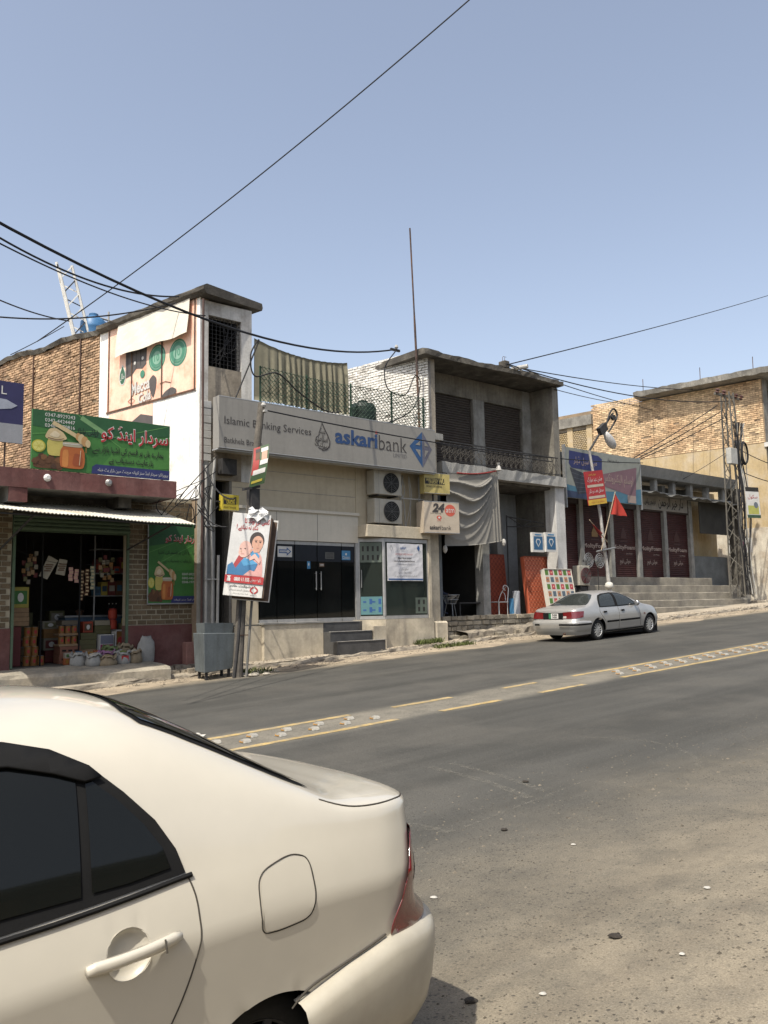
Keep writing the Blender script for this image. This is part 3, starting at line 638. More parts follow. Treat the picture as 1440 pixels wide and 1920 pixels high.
for x in (5.6, 8.3): box('leg', M_RUST, sg, x, x + .04, 17.73, 17.77, 4.8, 6.0)
fr = Frame((1.9, 17.64, 5.31), (1, 0, 0), 3.33, 1.25)
nv = thing('navy_signboard', (3.5, 17.7, 5.31), 'navy and grey signboard with a white aircraft, cut by the picture edge', 'sign')
board('panel', fr, 0.05, mkprint('print_deep_navy', 30, 32, 92), nv)
fr.rect(0, 0, 1, .31, mkprint('print_silver', 158, 160, 166), nv)
C_AIR = mkprint('print_airframe', 168, 174, 190)
fr.poly([(.35, .60), (.5, .68), (.78, .72), (.90, .70), (.965, .62), (.93, .56), (.8, .50), (.5, .46), (.3, .5)], C_AIR, nv, 'print', 2)
fr.poly([(.5, .52), (.72, .50), (.55, .42), (.42, .44)], mkprint('print_wing_grey', 120, 126, 146), nv, 'print', 3)
fr.poly([(.845, .5), (.852, .5), (.855, .44), (.84, .44)], C_AIR, nv, 'print', 3)
fr.text('L', .885, .85, .17, C_WHITE, nv)
for x in (2.4, 4.9): box('post', M_RUST, nv, x, x + .03, 17.70, 17.73, 4.8, 6.4)
# hanging banner
fr = Frame((8.5, 18.80, 2.06), (1, 0, 0), 1.36, 1.92)
bn = thing('vinyl_banner', (9.2, 18.8, 2.06), 'tall green vinyl banner with honey jar hanging on the tiled grocery pier', 'banner')
board('sheet', fr, 0.012, C_GREEN, bn)
fr.poly([(0, .7), (1, .82), (1, 1), (0, 1)], C_DGREEN, bn)
fr.poly([(.1, .38), (.9, .42), (1, .65), (.3, .6)], mkprint('print_mid_green', 66, 138, 52), bn)
for p in (((0, .62), (1, .9)), ((.2, .5), (.9, .75))): fr.stroke(p, .01, C_LGREEN, bn)
honey_art(fr, bn, 0.0, 0.02, .52, .50)
fr.poly([(.42, 0), (1, 0), (1, .085), (.46, .085)], C_NAVY, bn, layer=2)
for mm, bo, ly in ((C_WHITE, .04, 3), (C_RED, .015, 4)): fr.text(ur('سردار اینڈ کو'), .64, .80, .22, mm, bn, .90, bold=bo, layer=ly)
fr.text(ur('ہمارے ہاں ہر قسم کی اشیا'), .54, .62, .12, M_INK, bn, 1.0, layer=4); fr.text(ur('بارعایت دستیاب ہے'), .54, .52, .11, M_INK, bn, .72, layer=4)
for i, t_ in enumerate(('0347-8929243', '0342-4424447', '0348-1970816')): fr.text(t_, .80, .36 - .05 * i, .055, C_WHITE, bn, .46, layer=4)
fr.text(ur('سردار اینڈ سنز کریانہ'), .72, .04, .06, C_WHITE, bn, .66, layer=4)
for a, b, c, d in ((-.02, -.015, 1.02, 0), (-.02, -.015, 0, 1.0)): fr.rect(a, b, c, d, M_STEEL, bn, 'frame_edge', 1)
# ------------------------------------------------------------------ corner building with the painted side wall
PL = (9.72, 18.6); AL = 101.2
cb = thing('corner_building', (9.9, 18.6, 0.5), 'old two storey corner building with brick side wall, barred tower window and flat concrete cap', 'building')
# front of the tower, with a window opening
fw_ = MB(); fw_.box(9.72, 9.93, 18.6, 18.85, 5.1, 9.66); fw_.box(10.88, 11.19, 18.6, 18.85, 5.1, 9.66); fw_.box(9.93, 10.88, 18.602, 18.85, 9.30, 9.66); fw_.obj('tower_wall', M_WHITEW, cb)
lo = MB(); lo.box(9.93, 10.88, 18.602, 18.85, 5.1, 7.97); lo.obj('tower_wall', M_TAN, cb)
rw = MB(); rw.box(10.95, 11.19, 18.85, 21.5, 6.9, 9.66); rw.box(9.3, 11.0, 21.3, 21.5, 6.9, 9.66); rw.obj('tower_back_wall', M_TAN, cb)
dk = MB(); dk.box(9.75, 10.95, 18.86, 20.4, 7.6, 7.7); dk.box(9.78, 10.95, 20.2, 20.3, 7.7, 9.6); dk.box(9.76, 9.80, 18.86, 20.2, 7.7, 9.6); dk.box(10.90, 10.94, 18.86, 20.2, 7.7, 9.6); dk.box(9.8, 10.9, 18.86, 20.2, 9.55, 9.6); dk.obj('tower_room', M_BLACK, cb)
win = box('window_frame', M_DARKIRON, cb, 9.93, 9.97, 18.66, 18.7, 7.97, 9.3)
gr = MB()
for x in frange(9.97, 10.86, 0.105): gr.tube([(x, 18.68, 7.97), (x, 18.68, 9.30)], 0.008, 4)
for z in frange(8.0, 9.28, 0.105): gr.tube([(9.95, 18.68, z), (10.87, 18.68, z)], 0.006, 4)
gr.obj('grille', M_DARKIRON, win)
kx = MB(); rr = random.Random(2)
for k in range(3):
    kx.tube(spline([(10.0 + rr.uniform(0, .8), 18.55, 8.0 + rr.uniform(0, 1.2)) for i in range(5)], 6), 0.007, 4)
kx.obj('loose_wire', M_CABLE, win)
# siding strips beside the bank sign and the street pillar
for k in range(8): box('siding_board', mat('white_siding', (0.55, 0.54, 0.51), 0.7, 0.1, 3), cb, 9.735, 10.0, 18.56 - 0.006 * (k % 2), 18.6, 5.55 + k * .19, 5.73 + k * .19, 0.006)
box('pillar', M_GREYW, cb, 9.70, 10.06, 18.45, 18.85, 0.45, 5.5)
# side wall body behind the plaster and the bricks
oslab(PL, AL, 0.0, 14.0, -0.25, 0.0, 0.6, 9.85).obj('side_wall', M_MORTAR, cb, fix=True)
oslab(PL, AL, 0.0, 4.42, 0.0, 0.03, 4.6, 9.80).obj('side_plaster', mat('bright_whitewash', (0.80, 0.79, 0.76), 0.9, 0.08, 2, 0.3, 40, streak=(0.42, 0.40, 0.37), stk=0.6, col2=(0.50, 0.475, 0.42), cov=0.36, cscale=2.0), cb, fix=True)
topz = lambda s: 9.88 + 0.035 * (s - 4.3) + 0.05 * sin(s * 2.3)
brickwall(cb, PL, AL, 4.42, 13.6, 4.75, 10.1, 0.235, 0.078, M_BRICK, key=lambda t: t[0] - 0.35 * t[2] if t[2] > 6.0 else 99, keep=lambda s, z: z < topz(s) - 0.10, limit=300, proud=0.03)
for k in range(3):   # shallow brick piers on the wall
    s = (5.35, 8.0, 10.8)[k]; oslab(PL, AL, s, s + .04, 0.0, 0.075, 4.8, 9.8).obj('drain_strip', M_RUST, cb, fix=True)
cop = MB(); crn = random.Random(6); a_ = radians(AL); d_ = V((cos(a_), sin(a_), 0)); n_ = V((-d_.y, d_.x, 0))
Q = []
for s in frange(4.3, 14, 0.2):
    b0 = V((*PL, 0)) + d_ * s; z = topz(s) + crn.uniform(-.03, .03)
    Q.append([b0 + n_ * (0.06 + crn.uniform(0, .05)) + V((0, 0, z - .14)), b0 + n_ * (.09 + crn.uniform(0, .05)) + V((0, 0, z)), b0 + V((0, 0, z + .05)), b0 - n_ * .3 + V((0, 0, z)), b0 - n_ * .3 + V((0, 0, z - .2))])
cop.grid(Q); cop.obj('coping', M_DKCONC, cb)
# roof cap of the tower
cap = MB(); Q = []
def capw(s): b0 = V((*PL, 0)) + d_ * s; return b0
crn = random.Random(8)
for s in frange(-0.35, 4.35, 0.25):
    b0 = capw(s); j = lambda: crn.uniform(-.02, .02); w = 1.75
    Q.append([b0 + n_ * (.20 + j()) + V((0, 0, 9.78 + j())), b0 + n_ * (.22 + j()) + V((0, 0, 9.88 + j())), b0 + n_ * .1 + V((0, 0, 9.95)), b0 - n_ * w + V((0, 0, 9.95 + j())), b0 - n_ * (w + .03) + V((0, 0, 9.83 + j())), b0 - n_ * w + V((0, 0, 9.74)), b0 + n_ * .1 + V((0, 0, 9.70))])
cap.grid([q + [q[0]] for q in Q]); cap.f.append(list(range(7))); cap.mi.append(0); cap.f.append([(len(Q) - 1) * 8 + i for i in range(7)][::-1]); cap.mi.append(0)
cap.obj('roof_cap', M_DKCONC, cb, fix=True)
# painted poster on the side wall (flat print on framed sheets)
def PLp(s, z, t=0.035): return V((*PL, 0)) + d_ * s + n_ * t + V((0, 0, z))
frp = Frame(PLp(4.02, 7.38), -d_, 3.9, 2.35)
wp = thing('wall_advertisement', PLp(2, 7.38), 'faded orange cola advertisement with green seals painted on the corner building side wall', 'advertisement')
M_ORANGE = mat('faded_orange_print', srgb(226, 188, 166), 0.75, 0.10, 2, col2=srgb(212, 148, 122), cov=0.26, cscale=2.2, streak=srgb(240, 210, 190), stk=0.5)
board('panel', frp, 0.004, M_ORANGE, wp)
C_TEAL = mkprint('print_teal', 70, 150, 122); C_PTEAL = mkprint('print_pale_teal', 140, 190, 166)
for a, b in ((.585, .47), (.81, .455)):
    frp.disc(a, b, .092, .152, C_TEAL, wp, n=36); frp.disc(a, b, .080, .132, C_PTEAL, wp, layer=2, n=36); frp.disc(a, b, .074, .122, C_TEAL, wp, layer=3, n=36); frp.disc(a, b, .046, .077, C_PTEAL, wp, layer=4, n=30)
    frp.text('10', a, b, .2, C_TEAL, wp, layer=5, bold=.02); frp.text('100% COMMITTED', a, b - .098, .045, C_PTEAL, wp, .40, layer=5)
dropo = [(.188 + .042 * (1.25 if False else 1) * cos(k * pi / 9 - pi / 2) * (1 if k < 99 else 1), .36 + .085 * sin(k * pi / 9 - pi / 2)) for k in range(-1, 11)]; frp.poly(rnd_outline([(.188, .53), (.226, .42), (.230, .34), (.205, .275), (.171, .275), (.146, .34), (.150, .42)], .25), C_WHITE, wp, layer=2); frp.poly(rnd_outline([(.188, .505), (.218, .415), (.221, .345), (.202, .29), (.174, .29), (.155, .345), (.158, .415)], .25), mkprint('print_drop_green', 48, 112, 84), wp, layer=3)
frp.text(ur('حلال'), .188, .37, .20, C_WHITE, wp, .20, layer=4, bold=.01)
frp.poly([(.225, .70), (.47, .70), (.465, .44), (.42, .40), (.35, .42), (.30, .36), (.225, .34)], mkprint('print_charcoal', 92, 86, 86), wp, layer=2); [frp.stroke([(.25 + .05 * k, .38 + .02 * k), (.25 + .05 * k, .70)], .02, mkprint('print_dark_gloss', 34, 34, 38), wp, layer=3) for k in range(4)]; frp.disc(.335, .49, .012, .02, C_WHITE, wp, layer=4); frp.disc(.425, .52, .012, .02, C_WHITE, wp, layer=4)
[frp.text(w_, a + d_, b - d_, h_, m_, wp, wd, layer=3 + l_, bold=bo, rot=.10, slant=.15) for w_, a, b, h_, wd in (('Mecca', .40, .20, .34, .84), ('Cola', .45, .065, .28, .56)) for m_, d_, l_, bo in ((mkprint('print_cola_brown', 170, 118, 94), .006, 0, .05), (C_WHITE, 0, 1, .03))]
frp.poly(rnd_outline([(.50, .24), (.545, .29), (.585, .24), (.575, .12), (.55, .02), (.53, .06), (.51, .13)], .3), mkprint('print_charcoal', 92, 86, 86), wp, layer=4)
frp.poly(rnd_outline([(.63, .0), (.68, .06), (.75, .09), (.80, .05), (.795, .0)], .3), mkprint('print_charcoal', 92, 86, 86), wp, layer=4); frp.stroke([(.62, .16), (.68, .17), (.74, .14)], .02, C_BROWN, wp, layer=4); frp.stroke([(.26, .06), (.30, .09), (.34, .05), (.30, .02), (.26, .06)], .02, mkprint('print_rust_line', 196, 104, 80), wp, layer=3)
frp.disc(.425, .335, .026, .045, C_TEAL, wp, layer=5)
for a in (0.02, .30, .64, .985): frp.rect(a - .006, -.02, a + .006, 1.02, M_RUST, wp, 'batten', 6)
frp.rect(0, -.025, 1, .0, M_RUST, wp, 'batten', 6)
frp2 = Frame(PLp(4.0, 6.80), -d_, 2.1, .52)
frp2.poly([(0, .35), (.35, .2), (1, -.4), (1, 1), (.05, .95)], M_ORANGE, wp, 'torn_remnant'); frp2.poly([(.55, .25), (.75, .55), (1, .3), (1, -.2), (.8, .0)], mkprint('print_charcoal', 92, 86, 86), wp, 'torn_remnant', 2)
# blank sheet hung over the top of it
sh = MB(); P = []
for i, s in enumerate(frange(3.42, 0.30, 0.26)):
    P.append([PLp(s, lerp(9.82, 8.80, j / 5), 0.10 + 0.10 * j / 5 + 0.01 * sin(s * 7 + j)) + V((0, 0, 0.02 * sin(s * 5))) for j in range(6)])
M_SHEET = mat('pale_flex_sheet', (0.62, 0.58, 0.49), 0.7, 0.05, 2)
bs = MB(); bs.sheet(P, 0.01, -n_); tag(bs.obj('blank_sheet', M_SHEET, smooth=False, fix=True), 'blank beige flex sheet hung over the top of the orange wall advertisement', 'sheet')
# pipes and conduits on the pillar
pp = MB(); pp.tube([(9.68, 18.40, 0.6), (9.68, 18.40, 9.6)], 0.03, 8); pp.obj('downpipe', mat('maroon_pipe', (0.10, 0.06, 0.05), 0.7), cb)
pp = MB(); pp.tube([(9.78, 18.38, .5), (9.77, 18.38, 5.4)], .035, 8); pp.tube(spline([(9.95, 18.38, .5), (9.95, 18.38, 3.0), (9.90, 18.38, 4.2), (10.0, 18.36, 5.6)], 5), .035, 8); pp.tube([(10.06, 18.34, 0.9), (10.09, 18.34, 3.2)], .035, 8)
for z in (1.4, 2.6, 3.9): pp.box(9.73, 10.12, 18.33, 18.4, z, z + .03)
pp.obj('conduit', M_PVC, cb)

# ------------------------------------------------------------------ bank
bk = thing('bank_building', (14, 18.6, 0.6), 'low cream bank with glass doors, dark steps and a roof terrace behind its long sign', 'bank')
BY = 18.6
M_BWALL = M_CREAM
w = MB(); w.box(10.62, 14.58, BY + .02, BY + .3, 3.72, 6.85); w.box(14.58, 17.0, BY, BY + .3, 3.80, 6.85); w.box(10.62, 11.38, BY, BY + .3, 1.45, 3.72); w.obj('front_wall', M_BWALL, bk)
w = MB(); w.box(10.62, 14.60, BY - .05, BY + .02, 3.66, 4.42); w.obj('transom_panel', mat('pale_panel', (0.64, 0.59, 0.49), 0.7, 0.05, 1.5, streak=(0.4, .36, .28), stk=.25), bk)
for x in (11.9, 13.2): box('panel_joint', M_GREYW, bk, x, x + .012, BY - .056, BY - .05, 3.68, 4.40)
box('cornice', mat('pale_panel', (0.64, 0.59, 0.49)), bk, 10.6, 14.62, BY - .10, BY - .048, 4.42, 4.50)
for z in (4.95, 5.45): box('panel_joint', M_GREYW, bk, 10.64, 14.58, BY + .014, BY + .02, z, z + .012)
box('pillar', M_BASE, bk, 17.0, 17.52, 18.35, 18.9, 0.8, 6.85)
box('pillar_foot', M_BASE, bk, 17.1, 17.62, 18.10, 18.5, 0.75, 1.42, 0.05)
box('terrace_slab', M_GREYW, bk, 10.6, 17.6, 18.12, 25.5, 6.85, 7.05)
box('back_wall', M_GREYW, bk, 10.6, 17.6, 25.3, 25.5, 0.5, 7.4)
box('soffit', M_CREAM, bk, 10.1, 17.0, 18.05, 18.6, 5.80, 5.86)
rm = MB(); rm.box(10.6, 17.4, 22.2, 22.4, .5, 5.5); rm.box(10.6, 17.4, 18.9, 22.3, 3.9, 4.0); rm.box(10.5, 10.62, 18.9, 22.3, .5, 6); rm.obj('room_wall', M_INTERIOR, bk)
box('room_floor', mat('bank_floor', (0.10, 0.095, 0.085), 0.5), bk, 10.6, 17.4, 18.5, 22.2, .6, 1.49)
# plinth walls and steps
w = MB(); w.box(11.38, 13.20, 18.32, 18.66, 0.3, 1.48); w.obj('plinth_wall', M_BASE, bk)
box('plinth_wall', M_BASE, bk, 10.62, 11.377, 18.44, 18.66, .3, 1.45)
box('plinth_cap', M_GREYW, bk, 11.34, 13.22, 18.29, 18.66, 1.48, 1.52)
M_STEPST = mat('dark_step_stone', (0.085, 0.083, 0.08), 0.6, 0.2, 5)
for k in range(3):
    z = 1.24 - 0.25 * k; x1 = (14.42, 14.62, 14.84)[k]; y0 = 18.32 - 0.30 * k
    st = box('step', M_STEPST, bk, 13.214 - .004 * k, x1, y0, 18.6 - .004 * k, .4, z + .245)
    box('nosing', mat('pale_step_nosing', (0.40, 0.38, 0.34), 0.6), st, 13.216 - .004 * k, x1 + .02, y0 - .015, y0 + .06, z + .246, z + .262)
pr = MB(); pr.add([(14.42, 18.6, .4), (14.66, 18.5, .4), (15.2, 18.12, .4), (17.05, 18.12, .4), (17.05, 18.7, .4), (14.42, 18.7, .4)] + [(14.42, 18.6, 1.52), (14.66, 18.5, 1.52), (15.2, 18.12, 1.52), (17.05, 18.12, 1.52), (17.05, 18.7, 1.52), (14.42, 18.7, 1.52)],
                  [(0, 1, 7, 6), (1, 2, 8, 7), (2, 3, 9, 8), (3, 4, 10, 9), (4, 5, 11, 10), (5, 0, 6, 11), (6, 7, 8, 9, 10, 11)]); pr.obj('plinth_wall', M_BASE, bk)
box('plinth_block', M_BASE, bk, 14.66, 15.1, 17.98, 18.3, .5, 1.35)
# glass doors: five panes with rails
G_DARK = glassy('dark_door_glass', (0.006, 0.007, 0.007), 0.86, 0.03)
M_FILM = flat('door_header_film', (0.012, 0.014, 0.02), 0.35)
XS = (11.40, 11.95, 12.50, 13.23, 14.05, 14.52)
for i, (a, b) in enumerate(zip(XS, XS[1:])):
    nm = 'glass_door' if i in (2, 3) else 'glass_panel'
    d0 = box(nm, G_DARK, bk, a + .012, b - .012, BY + .02, BY + .035, 1.56, 3.58)
    box('rail', M_ALU, d0, a + .01, b - .01, BY + .005, BY + .05, 1.50, 1.60); box('rail', M_ALU, d0, a + .01, b - .01, BY + .005, BY + .05, 3.56, 3.65)
    if i in (2, 3):
        hb = MB(); hx = b - .07 if i == 2 else a + .09; hb.tube([(hx, BY - .04, 2.35), (hx, BY - .04, 2.85)], .016, 8); hb.tube([(hx, BY - .04, 2.4), (hx, BY + .02, 2.4)], .01, 6); hb.tube([(hx, BY - .04, 2.8), (hx, BY + .02, 2.8)], .01, 6); hb.obj('handle', M_STEEL, d0)
    box('header_film', M_FILM, d0, a + .014, b - .014, BY + .014, BY + .0185, 3.12, 3.56)
box('door_post', M_ALU, bk, 14.52, 14.62, BY - .03, BY + .06, 1.5, 3.74)
# bay window: a slanted pane and a wide pane
G_BAY = glassy('greenish_window_glass', (0.04, 0.05, 0.043), 0.45, 0.05)
bay = [(14.62, BY), (15.24, 18.2), (16.92, 18.2)]
for (a, b) in zip(bay, bay[1:]):
    A, B_ = V((*a, 0)), V((*b, 0)); d = (B_ - A).normalized(); nn = V((d.y, -d.x, 0))
    f = Frame((A + d * .05) + V((0, 0, 1.62)), d, (B_ - A).length - .10, 2.08)
    pn = board('window_pane', f, .012, G_BAY, bk)
    fm = MB()
    fm.obox(A + V((0, 0, 1.53)), d * (B_ - A).length, -nn * .06, V((0, 0, .09))); fm.obox(A + V((0, 0, 3.70)), d * (B_ - A).length, -nn * .06, V((0, 0, .10)))
    fm.obox(A + V((0, 0, 1.6)), d * .05, -nn * .06, V((0, 0, 2.1))); fm.obox(B_ - d * .05 + V((0, 0, 1.6)), d * .05, -nn * .06, V((0, 0, 2.1)))
    fm.obj('frame', M_ALU, pn, fix=True)
    if a[0] < 15: fsl = f
    else: fbay = f
hd = MB(); hd.box(14.60, 17.0, 18.14, 18.6, 3.82, 4.16); hd.obj('bay_roof', M_BASE, bk, bevel=.01)
box('bay_side', M_BASE, bk, 16.92, 17.02, 18.16, 18.7, 1.5, 3.82)
box('bay_back_blind', mat('pale_window_blind', (0.20, 0.215, 0.19), 0.8), bk, 15.3, 16.9, 18.36, 18.38, 1.6, 3.7)
hdl = MB(); hdl.tube([fsl.pt(.06, .38, .05), fsl.pt(.06, .62, .05)], .014, 6); hdl.obj('handle', M_STEEL, bk)
C_WHITEP = mat('poster_paper', (0.70, 0.69, 0.70), 0.7, 0.05, 4); C_BANKB = mkprint('print_bank_blue', 24, 92, 160); C_CYAN = mkprint('print_pale_cyan', 92, 146, 152)
st_ = thing('window_stickers_panel', fsl.pt(.5, .8), 'white sheet of small cash machine pictures inside the slanted bank window, upper one', 'sticker')
fsl.rect(.02, .72, .97, .99, mkprint('print_sage', 100, 114, 102), st_, 'sheet', 1)
for i in range(4):
    for j in range(2): fsl.rect(.10 + .22 * i, .75 + .12 * j, .19 + .22 * i, .82 + .12 * j, C_BLACK, st_, 'print', 2)
st_ = thing('window_stickers_panel', fsl.pt(.5, .1), 'pale blue sheet of cash machine pictures low in the slanted bank window', 'sticker')
fsl.rect(.02, .02, .97, .26, C_CYAN, st_, 'sheet', 1)
for i in range(2):
    for j in range(2): fsl.rect(.40 + .40 * i, .05 + .11 * j, .52 + .40 * i, .12 + .11 * j, C_BANKB, st_, 'print', 2); fsl.rect(.12 + .4 * i, .07 + .11 * j, .26 + .4 * i, .09 + .11 * j, C_BANKB, st_, 'print', 2)
st_ = thing('window_stickers_panel', fbay.pt(.8, .1), 'grey sheet of cash machine pictures in the lower corner of the wide bank window', 'sticker')
fbay.rect(.70, .02, .985, .24, mkprint('print_sage', 100, 114, 102), st_, 'sheet', 1)
for i in range(2):
    for j in range(2): fbay.rect(.76 + .12 * i, .05 + .10 * j, .81 + .12 * i, .11 + .10 * j, C_BLACK, st_, 'print', 2)
nf = Frame(fbay.pt(.03, .47, .012), fbay.r, 1.36, 1.07)
nt_ = thing('paper_notice', nf.pt(.5, 0), 'large white paper notice with red and black print taped on the bank window', 'poster')
pg = MB(); pg.sheet([[nf.pt(i / 10, j / 8, .010 + .005 * sin(i * 1.7 + j * 2.1) * (1 if 0 < i < 10 else .3)) for i in range(11)] for j in range(9)], .002, nf.n); pg.obj('sheet', C_WHITEP, nt_, fix=True)
for ly in (10,):
    nf.text('askari', .44, .88, .09, C_BANKB, nt_, .22, layer=ly, bold=.02); nf.text('SATURDAY OPEN BRANCH', .46, .71, .05, C_RED, nt_, .66, layer=ly)
    nf.text('Askari Bank Limited', .47, .61, .055, M_INK, nt_, .52, layer=ly, bold=.02); nf.text('Islamic Banking Batkhela Branch', .47, .52, .055, M_INK, nt_, .78, layer=ly, bold=.02)
    nf.text('Timing 9:00 am to 1:30 pm', .49, .43, .04, M_INK, nt_, .5, layer=ly)
    nf.text(ur('عسکری بینک'), .48, .31, .07, M_INK, nt_, .26, layer=ly); nf.text(ur('اسلامک بینکنگ بٹ خیلہ'), .48, .22, .07, M_INK, nt_, .52, layer=ly); nf.text(ur('ہفتہ کے دن برانچ صبح نو بجے کھلی رہے گی'), .50, .13, .06, M_INK, nt_, .86, layer=ly)
    nf.poly([(.87, .80), (.91, .88), (.87, .97), (.83, .88)], C_BANKB, nt_, layer=ly); nf.rect(.02, .02, .98, .06, C_BANKB, nt_, layer=ly); nf.stroke([(.10, .95), (.07, .86), (.11, .78), (.14, .86), (.10, .95)], .012, mkprint('print_slate', 110, 120, 132), nt_, layer=ly)
# small signs on the doors
def sticker(x0, x1, z0, z1, m, label, cat='sign', y=BY + .008):
    f = Frame((x0, y, z0), (1, 0, 0), x1 - x0, z1 - z0); t = thing('door_sign', f.pt(.5, 0), label, cat); board('plate', f, .004, m, t); return f, t
f, t = sticker(11.97, 12.42, 3.22, 3.50, C_WHITE, 'white sign with a blue outlined arrow on the bank glass')
f.poly([(.08, .35), (.62, .35), (.62, .12), (.94, .52), (.62, .92), (.62, .70), (.08, .70)], C_BANKB, t, layer=1); f.poly([(.13, .44), (.66, .44), (.68, .32), (.84, .52), (.68, .72), (.66, .61), (.13, .61)], C_WHITE, t, layer=2)
f.text('ENTRANCE', .40, .52, .035, C_BANKB, t, .2, layer=3)
f, t = sticker(14.06, 14.36, 3.18, 3.44, C_BLUE, 'square blue sign on the last bank door pane'); f.disc(.5, .62, .10, .13, C_WHITE, t, layer=1); f.text('Please', .5, .32, .05, C_WHITE, t, .24, layer=1); f.rect(.08, .12, .92, .16, C_WHITE, t, layer=1)
f, t = sticker(12.90, 13.00, 2.92, 3.12, C_BLUE, 'tiny blue hand sticker beside the bank door handles'); f.disc(.5, .6, .2, .2, C_WHITE, t, layer=1)
f, t = sticker(13.5, 13.8, 3.2, 3.38, mkprint('print_dim_grey', 92, 94, 92), 'small grey hours notice on the bank door'); [f.rect(.1, .2 + .2 * k, .9, .26 + .2 * k, C_BLACK, t, layer=1) for k in range(4)]
f, t = sticker(13.30, 13.46, 2.98, 3.08, mkprint('print_brownish', 120, 96, 80), 'small brown sticker above the bank door handles'); f.rect(.1, .4, .9, .6, C_WHITE, t, layer=1)
# stair recess at the left of the bank
rc = MB(); rc.box(10.06, 10.16, 18.62, 20.0, .5, 5.8); rc.box(10.55, 10.62, 18.62, 20.0, .5, 5.8); rc.box(10.1, 10.6, 19.9, 20.0, .5, 5.8); rc.obj('stair_recess', mat('recess_plaster', (0.20, 0.185, 0.16), 0.95), bk)
for k in range(7): box('stair', M_CONC, bk, 10.165 + .002 * k, 10.545 - .002 * k, 18.47 + .2 * k, 19.88 - .003 * k, .45 + .003 * k, .78 + .27 * k)
jb = box('meter_box', M_DARKIRON, bk, 10.2, 10.62, 18.36, 18.6, 5.22, 5.62, .01)

# ------------------------------------------------------------------ long sign of the bank
fr = Frame((9.80, 17.80, 5.755), (1, 0, 0), 7.16, 1.285)
bsn = thing('bank_signboard', (13.4, 17.8, 5.755), 'long grey white light box sign of the bank with blue lettering and diamond emblem', 'sign')
M_SIGNW = mat('dirty_white_sign_panel', (0.30, 0.285, 0.255), 0.5, 0.06, 1.2, streak=(0.18, 0.172, 0.155), stk=0.4)
board('panel', fr, 0.30, M_SIGNW, bsn)
for a, b, c, d in ((0, .985, 1, 1.0), (0, 0, 1, .015)): fr.rect(a, b, c, d, M_ALU, bsn, 'edge_trim', 1)
C_GREY = mkprint('print_dark_grey', 62, 58, 60); C_ASK = mkprint('print_askari_blue', 22, 72, 128); C_DIA1 = mkprint('print_diamond_blue', 26, 86, 142); C_DIA2 = mkprint('print_diamond_grey', 104, 104, 122)
fr.text('Islamic Banking Services', .020, .52, .25, C_GREY, bsn, 2.55, 'L'); fr.text('Batkhela Branch', .020, .16, .14, C_GREY, bsn, 1.06, 'L')
fr.text('askari', .690, .545, .42, C_ASK, bsn, 1.47, 'R', bold=.03); fr.text('bank', .697, .53, .42, C_GREY, bsn, 1.03, 'L', bold=-.010)
fr.text('LIMITED', .840, .29, .11, mkprint('print_mid_grey', 128, 126, 128), bsn, .50, 'R'); fr.rect(.487, .378, .841, .386, mkprint('print_mid_grey', 128, 126, 128), bsn); fr.disc(.6845, .735, .006, .034, mkprint('print_soft_red', 200, 90, 90), bsn, layer=3)
fr.poly([(.9265, .09), (.9265, .91), (.857, .545)], C_DIA1, bsn); fr.poly([(.9285, .09), (.979, .53), (.9285, .91)], C_DIA2, bsn)
for pts in ([(.915, .70), (.915, .59), (.888, .59)], [(.915, .49), (.915, .32), (.888, .49)], [(.938, .70), (.938, .59), (.960, .59)], [(.938, .49), (.938, .32), (.960, .49)]): fr.poly(pts, M_SIGNW, bsn, layer=3)
# calligraphic drop: an outline of script strokes with joined letters inside
dc = lambda x, z: ((x - 9.80) / 7.16, (z - 5.755) / 1.285)
fr.stroke([dc(12.84, 6.74), dc(12.93, 6.58), dc(13.03, 6.42), dc(13.10, 6.26), dc(13.08, 6.12), dc(12.98, 6.03), dc(12.84, 6.0)], .032, C_GREY, bsn)
for i, (t_, z, w_) in enumerate((('عسکر', 6.50, .22), ('اسلامک', 6.33, .38), ('بینکنگ', 6.15, .44))): fr.text(ur(t_), dc(12.85 - .01 * i, z)[0], dc(0, z)[1], .20, C_GREY, bsn, w_, bold=.006, rot=-.12)
fr.stroke([dc(12.70, 6.14), dc(12.63, 6.24), dc(12.66, 6.33), dc(12.74, 6.40)], .022, C_GREY, bsn); fr.stroke([dc(12.72, 6.06), dc(12.84, 6.03), dc(12.96, 6.08)], .026, C_GREY, bsn); fr.stroke([dc(12.74, 6.46), dc(12.80, 6.60), dc(12.84, 6.72)], .014, C_GREY, bsn)
bb = MB(); bb.box(9.8, 16.96, 17.86, 18.14, 5.72, 5.752); bb.obj('lower_trim', M_ALU, bsn)
for x in (10.6, 13.8, 16.6): box('bracket', M_DARKIRON, bsn, x, x + .05, 18.1, 18.6, 5.9, 5.95)
